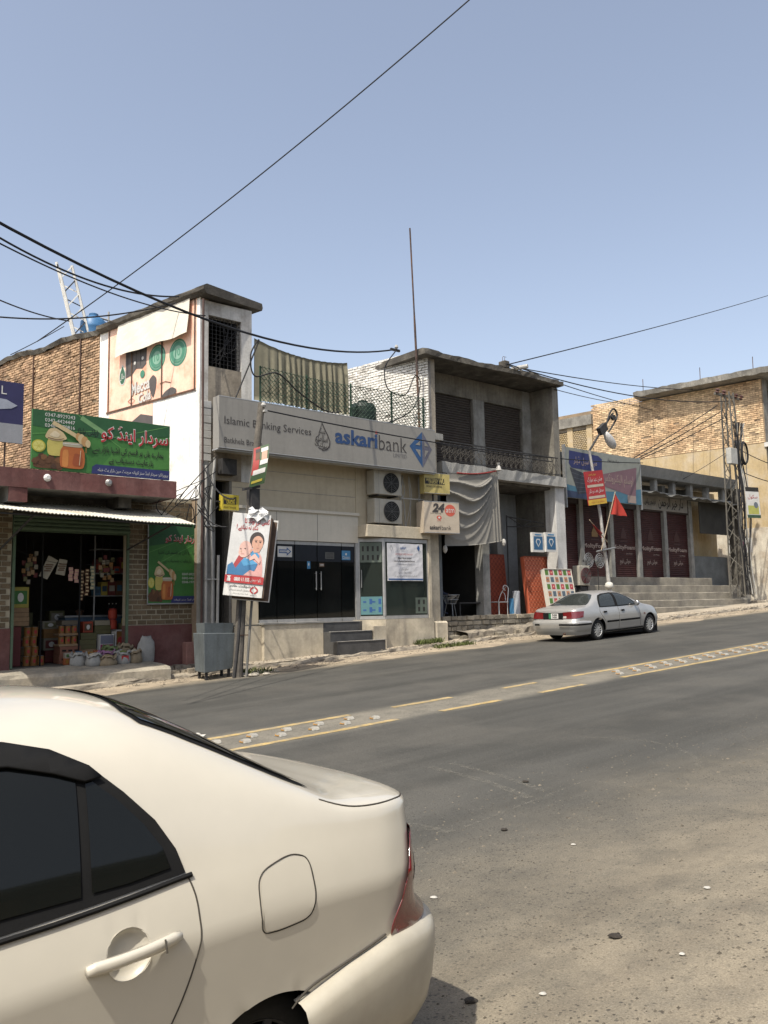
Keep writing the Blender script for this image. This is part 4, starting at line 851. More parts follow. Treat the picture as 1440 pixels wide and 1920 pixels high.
# air conditioners
M_ACW = mat('yellowed_white_casing', (0.44, 0.41, 0.34), 0.5, 0.08, 5, streak=(.32, .29, .23), stk=.4)
def aircon(x, y, z, label, w=1.02, h=.70, red=False, dep=.36):
    t = thing('air_conditioner', (x + w / 2, y, z), label, 'air conditioner')
    box('casing', M_ACW, t, x, x + w, y, y + dep, z, z + h, .015)
    c = V((x + w * .60, y - .004, z + h * .5)); R = h * .41
    fan = MB(); fan.lathe(c, [(R, 0), (R, .012)], 28, (0, -1, 0)); fo = fan.obj('fan_opening', mat('red_fan', (.16, .02, .025), .6) if red else M_BLACK, t)
    gl = MB()
    for k in range(6): gl.tube([c + V((cos(2 * pi * i / 24) * R * (k + 1) / 6, -.02, sin(2 * pi * i / 24) * R * (k + 1) / 6)) for i in range(25)], .006, 4)
    for k in range(8): gl.tube([c + V((0, -.022, 0)), c + V((cos(pi * k / 4) * R, -.02, sin(pi * k / 4) * R))], .006, 4)
    gl.obj('grille', mat('grille_grey', (.12, .12, .115), .5), t)
    box('side_panel_line', M_GREYW, t, x + w * .155, x + w * .165, y - .004, y, z + .02, z + h - .02)
    for fx in (.12, .8): box('foot', M_DARKIRON, t, x + w * fx, x + w * fx + .06, y + .02, y + dep + .1, z - .04, z)
    return t
aircon(14.92, 18.18, 5.04, 'upper outdoor air conditioner unit on the bank wall below the sign'); aircon(14.92, 18.18, 4.22, 'lower outdoor air conditioner unit standing on the bank bay roof')
pw = MB(); qr = random.Random(12)
for k in range(7):
    x = 16.05 + qr.uniform(0, .8); pw.tube(spline([(x, 18.45, 5.7), (x + qr.uniform(-.1, .1), 18.42, 5.2), (x + qr.uniform(-.15, .15), 18.45, 4.8), (x + qr.uniform(-.1, .1), 18.5, 4.2)], 5), qr.choice([.012, .02, .028]), 6)
pw.tube([(16.0, 18.3, 5.0), (16.9, 18.3, 5.0)], .02, 6); pw.obj('pipe_run', M_PVC, bk)
# terrace: chain link fence, curtain, cooler, antenna pole
M_GREENW = mat('green_fence_wire', (0.045, 0.085, 0.055), 0.6, 0.2, 6)
fn = thing('terrace_fence', (14.1, 18.25, 7.05), 'green chain link fence along the bank terrace above the sign', 'fence')
x0, x1, z0, z1 = 11.22, 17.05, 7.08, 8.08; pm = .13; wv = MB(); r_ = random.Random(1)
for k in range(-int((z1 - z0) / pm) - 1, int((x1 - x0) / pm) + 1):
    for sg_ in (1, -1):
        xa = x0 + k * pm; pts = []
        for i in range(0, 15):
            zz = z0 + (z1 - z0) * i / 14; xx = xa + (zz - z0) if sg_ > 0 else xa + (z1 - zz)
            if x0 <= xx <= x1: pts.append((xx + .012 * sin(i * 2.2), 18.25 + .006 * sg_ + .02 * sin(xx), zz + .03 * sin(xx * 1.3)))
        if len(pts) > 1: wv.tube(pts, .0085, 3, cap=False)
wv.obj('wire_mesh', M_GREENW, fn)
for z in (7.1, 7.42, 7.75, 8.06):
    t_ = MB(); t_.tube([(x, 18.25, z + .03 * sin(x * 1.3)) for x in frange(x0, x1, .4)], .007, 4); t_.obj('tension_wire', M_GREENW, fn)
for x in (11.25, 12.7, 14.2, 15.7, 16.95): box('post', M_GREENW, fn, x - .02, x + .02, 18.26, 18.30, 7.05, 8.12)
cu = MB(); P = []; X = frange(11.28, 14.36, .035)
for j in range(14):
    f = j / 13; row = []
    for x in X:
        zt = 8.96 - .20 * 4 * ((x - 11.28) / 3.08) * (1 - (x - 11.28) / 3.08) * .9 - .14 * (x - 11.28) / 3.08; fold = .05 * (.25 + .75 * min(1, f * 3)) * sm((x - 11.3) / 1.2)
        row.append((x + .02 * sin(x * 17), 18.62 + fold * (sin(x * 31 + .9 * sin(x * 5)) + .5 * sin(x * 53 + 2 * sin(x * 3))) + .03 * f * sin(x * 3), lerp(zt, 7.3, f)))
    P.append(row)
cu.sheet(P, .004, (0, -1, 0)); M_CURT = mat('drab_olive_curtain', (0.25, 0.232, 0.165), 0.9, 0.12, 1.5)
tag(cu.obj('terrace_curtain', M_CURT, smooth=True), 'drab olive curtain sagging from a line behind the green terrace fence', 'curtain')
ck = thing('roof_water_cooler', (15.1, 18.9, 7.05), 'dark green tank standing on the bank terrace behind the fence', 'tank')
MB().lathe((15.2, 19.0, 7.05), [(.36, 0), (.40, .05), (.40, .62), (.34, .74), (.12, .80)], 16).obj('body', mat('dark_green_plastic', (.018, .032, .026), .5), ck); MB().lathe((15.2, 19.0, 7.84), [(.14, 0), (.14, .06)], 12).obj('lid', mat('dark_green_plastic', (.018, .032, .026), .5), ck)
ap = MB(); ap.tube(spline([(17.22, 18.75, 6.9), (17.17, 18.75, 9.0), (17.10, 18.75, 11.0), (17.0, 18.75, 13.65)], 4), [.035] * 8 + [.025] * 5, 8)
tag(ap.obj('antenna_pole', M_RUST), 'tall thin rusty antenna pole rising beside the limewashed brick wall', 'pole')
# ------------------------------------------------------------------ two storey shop house with the balcony
b2 = thing('balcony_house', (20.8, 18.9, 1.0), 'grimy two storey shop house with deep balcony, two dark shutters and limewashed brick flank', 'building')
P2 = (17.62, 18.72); A2 = 100; RY = 19.75
a_ = radians(A2); d2 = V((cos(a_), sin(a_), 0)); n2 = V((-d2.y, d2.x, 0))
oslab(P2, A2, 0.0, 4.6, -0.22, 0.0, 6.9, 9.70).obj('flank_wall', M_WMORTAR, b2, fix=True)
brickwall(b2, P2, A2, 0.0, 4.6, 7.0, 9.86, 0.235, 0.085, M_WBRICK, key=lambda t: t[0] - .2 * t[2], limit=300, proud=0.03, rot_jit=.03)
box('corner_pier', M_TAN, b2, 17.62, 17.9, 18.74, 19.9, 1.0, 9.58)
M_SHABBY = mat('shabby_grey_wall', (.27, .265, .245), .95, .18, 1.6, .35, 35, col2=(.16, .15, .13), cov=.42, streak=(.07, .065, .06), stk=.6)
for x0, x1, zt_ in ((17.9, 18.78, 9.58), (20.66, 21.20, 8.90), (23.22, 23.7, 9.58)): box('balcony_wall', M_SHABBY, b2, x0, x1, RY, RY + .2, 6.3, zt_)
box('balcony_wall', M_SHADEGRIME, b2, 18.78, 23.22, RY + .002, RY + .2, 8.90, 9.58)
box('side_wall', M_SHADEGRIME, b2, 23.66, 23.98, 18.72, 23, 1.2, 9.58)
box('back_wall', M_DKCONC, b2, 17.9, 23.8, 23.0, 23.2, 1.0, 9.58)
M_DSH = mat('dark_brown_shutter', (0.060, 0.048, 0.040), 0.7, 0.2, 4)
for x0, x1 in ((18.80, 20.64), (21.22, 23.20)):
    s = shutter('roller_shutter', b2, x0, x1, RY + .12, 6.34, 8.90, M_DSH, .085, .03); box('shutter_guide', M_DKCONC, s, x0 - .02, x0 + .05, RY + .05, RY + .12, 6.34, 8.88); box('shutter_guide', M_DKCONC, s, x1 - .05, x1 + .02, RY + .05, RY + .12, 6.34, 8.88)
rough_slab(17.22, 23.98, 18.45, 23.3, 9.60, 9.75, 31, sagf=lambda x: -.03 * sin((x - 17) * .9), amp=.016, nx=34).obj('roof_slab', M_DKCONC, b2, fix=True)
rough_slab(17.26, 23.9, 18.56, 22.5, 9.73, 9.82, 33, sagf=lambda x: -.03 * sin((x - 17) * .9) + .02 * sin(x * 4), amp=.022, nx=30).obj('roof_screed', M_DKCONC, b2, fix=True)
rough_slab(17.9, 23.98, 18.5, 19.8, 5.95, 6.30, 35, amp=.02, nx=30).obj('balcony_slab', mat('pale_stained_slab', (.38, .37, .34), .9, .16, 1.5, .4, 30, streak=(.12, .115, .10), stk=.7), b2, fix=True)
# balcony railing: scrolled balusters
M_RAILI = mat('worn_railing_iron', (.10, .092, .08), .7, .3, 10)
rl = thing('balcony_railing', (20.8, 18.6, 6.3), 'dark scrolled iron railing along the balcony of the shop house', 'railing')
box('top_rail', M_DARKIRON, rl, 17.95, 23.65, 18.56, 18.60, 6.95, 6.985); box('bottom_rail', M_DARKIRON, rl, 17.95, 23.65, 18.56, 18.60, 6.36, 6.38)
bm_ = MB(); bm_.tube([(0, 0, 0), (0, 0, .58)], .008, 4)
for s_ in (1, -1):
    bm_.tube([(s_ * (.01 + .11 * t / 12 + .02 * sin(t)), .004 * s_, .02 + .27 * t / 12) for t in range(13)], .008, 4); bm_.tube([(s_ * (.12 - .11 * t / 12 + .02 * sin(t)), .004 * s_, .29 + .27 * t / 12) for t in range(13)], .008, 4)
    bm_.tube([(s_ * (.07 + .035 * cos(t * .6)), 0, .29 + .05 * sin(t * .6)) for t in range(11)], .007, 4)
bme = bm_.mesh('baluster', M_RAILI)
for x in frange(18.08, 23.56, .24): place(bme, 'baluster', (x, 18.58, 6.375), rl)
# drainpipe spout and stub column on the roof
sp_ = MB(); sp_.tube([(21.4, 18.6, 9.83), (21.65, 18.1, 9.86)], .075, 10); sp_.obj('rain_spout', M_PVC, b2); st_ = MB(); st_.box(20.95, 21.2, 18.5, 18.8, 9.80, 10.05); st_.obj('stub_column', M_DKCONC, b2, bevel=.02)
rb = MB(); [rb.tube(spline([(21.0 + .1 * k, 18.65, 10.0), (21.02 + .1 * k, 18.65, 10.2), (21.12 + .08 * k, 18.65, 10.22)], 3), .008, 4) for k in range(2)]; rb.obj('rebar', M_RUST, b2)
# ground floor
box('shop_pillar', M_GREYW, b2, 19.95, 20.27, 18.85, 19.2, 1.5, 5.95); box('shop_pillar', mat('bright_pillar_white', (.60, .59, .56), .9, .15, 2, .3, 30, streak=(.25, .24, .22), stk=.6), b2, 23.5, 23.99, 18.62, 19.1, 1.2, 5.95)
box('shop_pillar', mat('blue_grey_door_jamb', (.17, .19, .20), .8), b2, 17.9, 18.22, 18.95, 19.15, 1.5, 5.95)
w = MB(); w.box(20.27, 23.6, 20.55, 20.7, 1.5, 5.95); w.obj('shop_wall', mat('pale_blue_shop_wall', (.30, .31, .31), .9, .12, 1.5, streak=(.16, .16, .15), stk=.5), b2)
box('shop_ceiling', M_DKCONC, b2, 17.9, 23.6, 18.85, 23.0, 5.86, 5.94)
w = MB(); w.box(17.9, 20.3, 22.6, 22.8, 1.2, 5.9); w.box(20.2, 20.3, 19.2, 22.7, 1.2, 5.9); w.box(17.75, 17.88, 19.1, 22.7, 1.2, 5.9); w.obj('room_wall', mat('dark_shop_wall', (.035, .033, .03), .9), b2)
shutter('half_shutter', b2, 20.4, 22.1, 20.50, 4.62, 5.0, M_GREYW, .07); box('shutter_box', M_GREYW, b2, 20.35, 22.15, 20.40, 20.54, 5.0, 5.15)
box('door_jamb', M_GREYW, b2, 22.15, 22.45, 20.2, 20.54, 1.5, 5.0)
fr_ = MB(); fr_.tube([(22.0, 19.6, 1.6), (22.0, 19.6, 4.95)], .025, 6); fr_.tube([(22.0, 19.6, 4.9), (23.5, 19.2, 4.7)], .02, 6); fr_.tube([(22.0, 19.6, 4.55), (23.5, 19.2, 4.6)], .02, 6); fr_.tube([(22.1, 19.6, 4.9), (22.6, 19.4, 4.56), (23.0, 19.3, 4.78)], .015, 6); fr_.obj('awning_frame', M_DARKIRON, b2)
# front platform of rough masonry
M_MASON = mat('rough_masonry', (.24, .215, .17), .95, .25, 3, .7, 25, col2=(.36, .31, .23), cov=.4, rnd=.2)
pl_ = MB(); pl_.box(17.75, 22.2, 18.62, 23, .8, 1.50); pl_.box(22.2, 24.0, 18.8, 23, .8, 1.50); struct(pl_.obj('shop_terrace', M_PLATTOP))
mr = random.Random(14)
def stones(x0, x1, y, z0, z1, parent, L=.34, H=.16):
    z = z0
    while z < z1 - .05:
        x = x0
        while x < x1 - .08:
            l = min(L * mr.uniform(.6, 1.3), x1 - x); m = MB(); j = lambda: mr.uniform(-.014, .014)
            vs = [(x + .01 + j(), y, z + .01 + j()), (x + l - .01 + j(), y, z + .01 + j()), (x + l - .01 + j(), y, z + H - .01 + j()), (x + .01 + j(), y, z + H - .01 + j())]
            yy = y - mr.uniform(.03, .08)
            vt = [(lerp(a, x + l / 2, .12), yy, lerp(c, z + H / 2, .16)) for a, b, c in vs]
            m.add(vs + vt, [(4, 5, 6, 7), (0, 1, 5, 4), (1, 2, 6, 5), (2, 3, 7, 6), (3, 0, 4, 7)]); m.obj('stone', M_MASON, parent); x += l
        z += H
stones(17.8, 22.2, 18.62, .92, 1.48, pl_o if False else bpy.data.objects['shop_terrace'])
lowp = MB(); prn = random.Random(19); X = frange(18.3, 24.4, .2)
lowp.grid([[(x, 18.05 + .12 * sin(x * 2) + dy + prn.uniform(-.04, .04), gz(x, 18) + dz + prn.uniform(-.03, .03)) for x in X] for dy, dz in ((0, .1), (.03, .30), (.12, .34), (.6, .36))]); struct(lowp.obj('broken_step', M_KERB))
rub = MB()
for k in range(46):
    x = prn.uniform(17.7, 21.2); y = prn.uniform(17.95, 18.55); s_ = prn.uniform(.05, .16); o = V((x, y, gz(x, y) + .10)); 
    a = V((s_ * 1.6, prn.uniform(-.1, .1), prn.uniform(-.03, .03))); b = V((prn.uniform(-.06, .06), s_, prn.uniform(-.03, .03))); rub.obox(o, a, b, V((prn.uniform(-.02, .02), 0, s_ * .9)))
stuff(rub.obj('rubble', M_MASON))

# ------------------------------------------------------------------ row of red shuttered shops
rs = thing('shuttered_shop_row', (32, 21.5, 2.9), 'row of closed shops with red lettered shutters, concrete columns and a thick grey canopy', 'building')
SY = 21.5
M_REDSH = mat('dull_red_shutter', (0.056, 0.016, 0.014), 0.6, 0.18, 3, col2=(.045, .012, .012), cov=.4)
CX = (26.5, 28.62, 30.72, 32.78, 34.92, 37.14)
for x in CX: box('column', M_GREYW, rs, x - .13, x + .13, SY - .12, SY + .3, 2.93, 7.2)
C_OFFW = mkprint('print_offwhite', 172, 150, 140); C_GOLD = mkprint('print_gold', 150, 112, 58); C_DRED = mkprint('print_dark_red', 66, 12, 14)
for i, (a, b) in enumerate(zip(CX, CX[1:])):
    s = shutter('roller_shutter', rs, a + .13, b - .13, SY + .05, 2.95, 5.95, M_REDSH, .09, .02)
    box('shutter_box', mat('dark_grey_red_box', (.06, .045, .042), .8), s, a + .12, b - .12, SY - .08, SY + .2, 5.95, 6.35)
    f = Frame((a + .15, SY + .022, 2.95), (1, 0, 0), b - a - .30, 3.0)
    if i >= 1:
        f.text('MoltyFoam', .5, .425, .25, C_OFFW, s, 1.66, layer=1, bold=.03); f.text('Just Relax', .72, .34, .10, C_OFFW, s, .5, layer=1)
        f.text(ur('مولٹی فوم'), .52, .22, .30, C_OFFW, s, .78, layer=1, bold=.02)
        f.poly([(.38, .62), (.50, .74), (.62, .62), (.62, .56), (.38, .56)], C_GOLD if i == 1 else C_DRED, s, layer=1); f.rect(.35, .51, .65, .535, C_DRED, s, layer=1)
w = MB(); w.box(26.3, 37.3, SY + .3, SY + .45, 2.9, 7.2); w.obj('back_wall', M_DKCONC, rs)
w = MB(); w.box(26.3, 37.3, SY - .05, SY + .1, 6.35, 6.60); w.obj('lintel', M_DKCONC, rs)
# canopy: sloping fascia, recess with stub posts
cn = MB(); prof = [(20.75, 7.35), (20.55, 7.80), (21.2, 7.86), (24.5, 7.86), (24.5, 7.55), (21.4, 7.30)]
cn.add([(25.8, y, z) for y, z in prof] + [(40.3, y, z) for y, z in prof], [list(range(6)), list(range(11, 5, -1))] + [(i, i + 6, (i + 1) % 6 + 6, (i + 1) % 6) for i in range(6)]); cn.obj('canopy', mat('grey_canopy_plaster', (.30, .30, .285), .9, .14, 1.5, .3, 30, streak=(.14, .135, .12), stk=.6), rs, fix=True)
for x in frange(32.0, 39.5, 1.5): box('stub_post', M_GREYW, rs, x, x + .22, 20.95, 21.2, 6.75, 7.33)
box('ledge', M_GREYW, rs, 26, 40.2, 20.9, 21.4, 6.68, 6.76)
fsp = Frame((33.1, SY - .14, 6.02), (1, 0, 0), 3.75, .66)
sp2 = thing('carved_signboard', fsp.pt(.5, 0), 'weathered grey stone signboard with black script above the red shutters', 'sign')
board('panel', fsp, .08, mat('grey_stone_sign', (.33, .31, .28), .9, .15, 3), sp2)
fsp.text(ur('دار خیر الرحمن'), .62, .52, .56, M_INK, sp2, 2.1, bold=.02); fsp.text(ur('فرنیچر پیلس'), .16, .5, .34, M_INK, sp2, .9, bold=.02)
# sagging tarpaulin edge under the canopy and dark end bay
tp = MB(); P = []
for j, (y, f) in enumerate(((20.35, 0), (20.9, .5), (21.45, 1))):
    P.append([(x, y + .05 * sin(x * 2.1), lerp(6.62 - .012 * (x - 32) + .05 * sin(x * 3.3) + .04 * sin(x * 7), 6.66, f)) for x in frange(31.8, 40.6, .2)])
tp.sheet(P, .02, (0, 0, 1)); tag(tp.obj('ragged_tarpaulin', mat('ragged_grey_sheet', (.12, .12, .115), .8, .2, 4, col2=(.5, .5, .48), cov=.2, cscale=2.5)), 'ragged grey sheet awning sagging under the shop row canopy', 'awning')
w = MB(); w.box(37.28, 40.6, SY, SY + .2, 2.3, 4.0); w.obj('end_block_wall', mat('blue_grey_block_wall', (.155, .165, .165), .9, .2, 2, .3, 30), rs)
w = MB(); w.box(37.28, 40.8, SY + .6, SY + .8, 4.0, 7.3); w.obj('end_wall', M_YELLOW, rs)
w = MB(); w.box(37.28, 40.3, 21.0, 21.04, 5.05, 6.6); w.obj('hanging_screen', mat('dark_tarp', (.055, .052, .045), .9), rs)
box('end_column', M_DKCONC, rs, 40.35, 40.75, 20.7, 21.2, 2.0, 7.4)
# steps up to the shops
stp = [(19.45, 1.62), (19.85, 1.92), (20.25, 2.24), (20.6, 2.56), (20.95, 2.92)]
M_STEPC = mat('worn_cement_step', (.33, .30, .24), .9, .18, 2, .4, 35, col2=(.22, .20, .17), cov=.42)
for i, (y, z) in enumerate(stp):
    x1 = (40.0, 39.4, 39.0, 40.0, 38.0)[i]; x0 = (29.2, 26.2, 25.0, 25.0, 25.0)[i]
    m = MB(); X = frange(x0, x1, .5); j = lambda: mr.uniform(-.012, .012)
    rows = [[(x, y, 0.9) for x in X], [(x, y + j(), z - .02 + j()) for x in X], [(x, y + .025 + j(), z + j() * .5) for x in X], [(x, 22.2, z) for x in X], [(x, 22.2, .9) for x in X]]
    m.grid(rows); m.f.append([k * len(X) for k in range(5)][::-1]); m.mi.append(0); m.f.append([k * len(X) + len(X) - 1 for k in range(5)]); m.mi.append(0)
    o = m.obj('step', M_STEPC, rs, fix=True)
box('broken_step_end', M_KERB, rs, 39.4, 40.6, 19.3, 20.0, 1.3, 1.82, .06)
# solar shop signboard
fr = Frame((25.92, 20.0, 5.90), (1, 0, 0), 5.0, 1.96)
ss = thing('solar_shop_signboard', (28.4, 20.0, 5.9), 'wide faded signboard with solar panel picture and mauve script panel above the shop row', 'sign')
board('panel', fr, .12, mkprint('print_grey_sage', 150, 154, 146), ss)
fr.poly([(0, 0), (1, 0), (1, .34), (.62, .22), (.3, .18), (0, .26)], mkprint('print_sea_blue', 62, 120, 146), ss); fr.poly([(0, 0), (.5, 0), (.45, .10), (0, .14)], mkprint('print_navy_dim', 34, 58, 96), ss, layer=2)
fr.poly([(.04, .68), (.07, .60), (.46, .58), (.47, .86), (.42, .92), (.05, .94)], C_NAVY, ss, layer=2); fr.text(ur('مین سیل ڈیلر'), .25, .76, .36, C_OFFW, ss, 1.5, layer=3, bold=.01)
fr.poly([(.05, .60), (.30, .48), (.30, .14), (.14, .08)], mkprint('print_panel_dark', 44, 50, 66), ss, layer=3)
for k in range(1, 6): fr.stroke([(.05 + .018 * k, .60 - .095 * k), (.30, .48 - .06 * k)], .012, mkprint('print_panel_line', 110, 116, 128), ss, layer=4)
fr.poly([(.46, .55), (.95, .80), (.92, .14), (.46, .32)], mkprint('print_mauve', 128, 92, 104), ss, layer=2); fr.text(ur('اوسلم الیکٹرونکس'), .68, .46, .52, C_OFFW, ss, 2.1, layer=4, bold=.012)
fr.text(ur('ہر قسم سولر'), .62, .86, .18, C_BLACK, ss, .8, layer=3); fr.rect(.80, .02, .92, .18, C_OFFW, ss, layer=4)
box('frame_post', M_STEEL, ss, 25.88, 25.93, 19.98, 20.12, 5.5, 7.95); box('frame_post', M_STEEL, ss, 30.92, 30.97, 19.98, 20.12, 5.7, 7.9)
box('rear_bracket', M_DARKIRON, ss, 27.0, 27.05, 20.12, 21.4, 6.9, 6.95); box('rear_bracket', M_DARKIRON, ss, 30.0, 30.05, 20.12, 21.4, 6.9, 6.95)

# ------------------------------------------------------------------ tall ochre and brick building at the end
PR = (43.0, 19.0); AR = 97.4
eb = thing('ochre_brick_building', (43, 20, 1.8), 'tall end building with ochre lower wall, bare brick upper wall and jutting roof slab', 'building')
a_ = radians(AR); dr = V((cos(a_), sin(a_), 0)); nr = V((-dr.y, dr.x, 0))
oslab(PR, AR, 1.2, 13.8, -.3, 0, 1.0, 13.3).obj('side_wall', M_MORTAR, eb, fix=True)
oslab(PR, AR, 1.2, 11.2, 0, .05, 4.8, 9.92).obj('ochre_plaster', M_YELLOW, eb, fix=True)
oslab(PR, AR, 1.15, 11.2, 0, .09, 1.0, 5.55).obj('lower_plaster', mat('flaked_pale_plaster', (.50, .455, .37), .95, .18, 1.8, .5, 25, col2=(.33, .27, .20), cov=.38, streak=(.22, .18, .14), stk=.5), eb, fix=True)
brickwall(eb, PR, AR, 1.25, 11.1, 9.95, 13.62, 0.30, 0.105, mat('sunbleached_brick', (.50, .375, .235), .95, .28, 5, .5, 60, rnd=.30, col2=(.40, .26, .15), cov=.35, cscale=.5), key=lambda t: -t[2], keep=lambda s, z: z < (13.32 if s < 7.9 else 13.66) and not (abs(s - 1.8) < .12 and abs(z - 10.5) < .1) and not (abs(s - 6.2) < .12 and abs(z - 10.6) < .12) and not (abs(s - 8) < .15 and abs(z - 12.1) < .15), limit=0, proud=.025)
rr_ = MB(); Q = []; crn = random.Random(22)
for s in frange(.2, 7.95, .25):
    b0 = V((*PR, 0)) + dr * s; j = lambda: crn.uniform(-.03, .03); Q.append([b0 + nr * (.85 + j()) + V((0, 0, 13.40 + j())), b0 + nr * (.88 + j()) + V((0, 0, 13.70 + j())), b0 + nr * .6 + V((0, 0, 13.75)), b0 - nr * 4 + V((0, 0, 13.75)), b0 - nr * 4 + V((0, 0, 13.42)), b0 + nr * .5 + V((0, 0, 13.36))])
rr_.grid([q + [q[0]] for q in Q]); rr_.f.append(list(range(6))); rr_.mi.append(0); rr_.f.append([(len(Q) - 1) * 7 + i for i in range(6)][::-1]); rr_.mi.append(0); rr_.obj('roof_slab', M_CONC, eb, fix=True)
for s in (1.5, 4.3, 7.6): 
    q = MB(); b0 = V((*PR, 0)) + dr * s + nr * .3; q.tube([b0 + V((0, 0, 13.7)), b0 + V((0.02, 0, 14.5))], .02, 5); q.obj('rebar', M_RUST, eb)
# front face seen at a sliver, with balcony slots
fb = MB(); c0 = V((*PR, 0)) + dr * 1.2
fb.obox(c0 + V((0, 0, 1)), V((.5, 0, 0)), V((0, .3, 0)), V((0, 0, 12.4))); fb.obox(c0 + V((.5, 0, 9.6)), V((7, 0, 0)), V((0, .3, 0)), V((0, 0, .5))); fb.obox(c0 + V((.5, 0, 5.2)), V((7, 0, 0)), V((0, .3, 0)), V((0, 0, .5))); fb.obox(c0 + V((.5, 0, 1)), V((7, 0, 0)), V((0, .3, 0)), V((0, 0, 2.4))); fb.obj('front_wall', M_CONC, eb, fix=True)
fb = MB(); fb.obox(c0 + V((.3, 1.2, 1)), V((7.5, 0, 0)), V((0, .2, 0)), V((0, 0, 12.4))); fb.obj('recessed_wall', M_DKCONC, eb, fix=True)
fb = MB(); fb.obox(c0 + V((-.12, -.55, 9.70)), V((8, 0, 0)), V((0, .6, 0)), V((0, 0, .22))); fb.obj('balcony_ledge', M_WHITEW, eb, fix=True)
# openwork screens and slab farther back
jal = MB(); jw = oslab(PR, AR, 11.0, 14.5, -.02, .25, 12.45, 13.05); jw.obj('screen_slab', M_CONC, eb, fix=True)
for s in (11.05, 12.35, 13.7): oslab(PR, AR, s, s + .36, 0, .12, 9.9, 12.45).obj('screen_pillar', M_YELLOW, eb, fix=True)
for (s0, s1) in ((11.41, 12.35), (12.71, 13.7)):
    jm = MB(); n_j = 8
    for i in range(n_j + 1):
        for j in range(12):
            sA = lerp(s0, s1, (i + .5 * (j % 2)) / (n_j + .5)); zA = 10.85 + j * .115
            oslab(PR, AR, sA - .035, sA + .035, .0, .08, zA, zA + .085, jm)
    stuff(jm.obj('openwork_screen', M_YELLOW, eb)); oslab(PR, AR, s0, s1, .0, .006, 10.85, 12.25).obj('screen_shade_sheet', M_BLACK, eb, fix=True); oslab(PR, AR, s0, s1, -.01, .03, 12.25, 12.45).obj('screen_header', M_TAN, eb, fix=True); oslab(PR, AR, s0, s1, .0, .10, 9.9, 10.85).obj('screen_base', M_YELLOW, eb, fix=True)  # black sheet stands in for the shade in the screen holes
# small paper posters on its wall
def wallposter(s, z, w, h, m, label, art):
    b0 = V((*PR, 0)) + dr * (s + w) + nr * .10 + V((0, 0, z)); f = Frame(b0, -dr, w, h); t = thing('wall_poster', b0, label, 'poster'); board('sheet', f, .004, m, t); art(f, t)
wallposter(2.2, 4.3, 1.2, .75, C_WHITE, 'torn white poster with a magenta figure on the pale end wall', lambda f, t: (f.disc(.55, .62, .14, .2, mkprint('print_magenta', 150, 30, 110), t), f.poly([(.35, .05), (.75, .05), (.7, .5), (.4, .5)], mkprint('print_magenta', 150, 30, 110), t, layer=2), f.disc(.2, .5, .12, .3, mkprint('print_pink', 206, 120, 170), t)))

# ------------------------------------------------------------------ roof tanks and mast
def tank(c, r, h, label, m):
    t = thing('water_tank', c, label, 'water tank'); MB().lathe(c, [(r * .96, 0), (r, .04), (r, h * .30), (r * 1.03, h * .33), (r, h * .36), (r, h * .62), (r * 1.03, h * .65), (r, h * .68), (r * .98, h * .82), (r * .6, h * .96), (r * .32, h)], 22).obj('body', m, t, smooth=True)
    MB().lathe(V(c) + V((0, 0, h)), [(r * .36, -.02), (r * .36, .07), (r * .2, .10)], 16).obj('lid', m, t); return t
M_TBLUE = mat('blue_plastic_tank', (.06, .18, .36), .45, .12, 2)
tank((9.60, 25.5, 10.0), .40, 1.12, 'round blue water tank on the roof behind the brick wall', M_TBLUE)
mp_ = MB(); mp_.tube([(10.0, 25.3, 9.8), (10.0, 25.3, 11.3)], .03, 6); mp_.tube([(9.7, 25.3, 11.05), (10.2, 25.3, 11.0)], .03, 6); mp_.obj('inlet_pipe', M_PVC, bpy.data.objects['water_tank'])
tank((34.6, 28.0, 12.0), .36, 1.1, 'bright blue water tank showing beside the balcony house roof', mat('bright_blue_tank', (.02, .12, .42), .45, .1, 2))
ms = thing('lattice_mast', (8.4, 25.2, 9.8), 'leaning white lattice mast standing on the brick building roof', 'mast')
T0, T1 = V((9.20, 25.3, 9.9)), V((8.60, 25.5, 12.5)); ax = (T1 - T0).normalized(); e1 = V((.8, -.6, 0)).normalized(); e1 = (e1 - ax * e1.dot(ax)).normalized(); e2 = ax.cross(e1)
M_MAST = mat('chalky_white_steel', (.58, .57, .53), .7, .15, 6)
tri = [(e1 * cos(k * 2 * pi / 3 + .3) + e2 * sin(k * 2 * pi / 3 + .3)) * .30 for k in range(3)]
for k in range(3): q = MB(); q.tube([T0 + tri[k], T1 + tri[k] * .9 + ax * (.0, .25, -.1)[k]], .045, 6); q.obj('leg', M_MAST, ms)
for k in range(3):
    for i in range(6):
        a, b = T0.lerp(T1, i / 6), T0.lerp(T1, (i + 1) / 6); q = MB(); q.tube([a + tri[k], b + tri[(k + 1) % 3]], .024, 4); q.obj('brace', M_MAST if (k + i) % 3 else M_DARKIRON, ms)

# ------------------------------------------------------------------ low shops added unseen behind the viewpoint, to darken reflections and block sky
op = thing('added_blocker_shops', (10, -7, .3), 'plain low row of dusty shops on the near side of the road', 'building')
for k in range(16):
    x = -34 + k * 6.0; z0 = gz(x + 3, -7) - .6; box('shop_wall', M_TAN if k % 3 else M_YELLOW, op, x, x + 1.4, -7.3, -7.0, z0, z0 + 5.2 + .5 * (k % 2)); box('shop_wall', M_TAN, op, x + 1.4, x + 6.0, -7.3, -7.02, z0 + 3.5, z0 + 5.2 + .5 * (k % 2))
    box('shop_back', M_DKCONC, op, x, x + 6, -10, -9.8, z0, z0 + 5); box('shop_roof', M_CONC, op, x, x + 5.98, -10, -6.0, z0 + 5.2 + .5 * (k % 2), z0 + 5.4 + .5 * (k % 2))
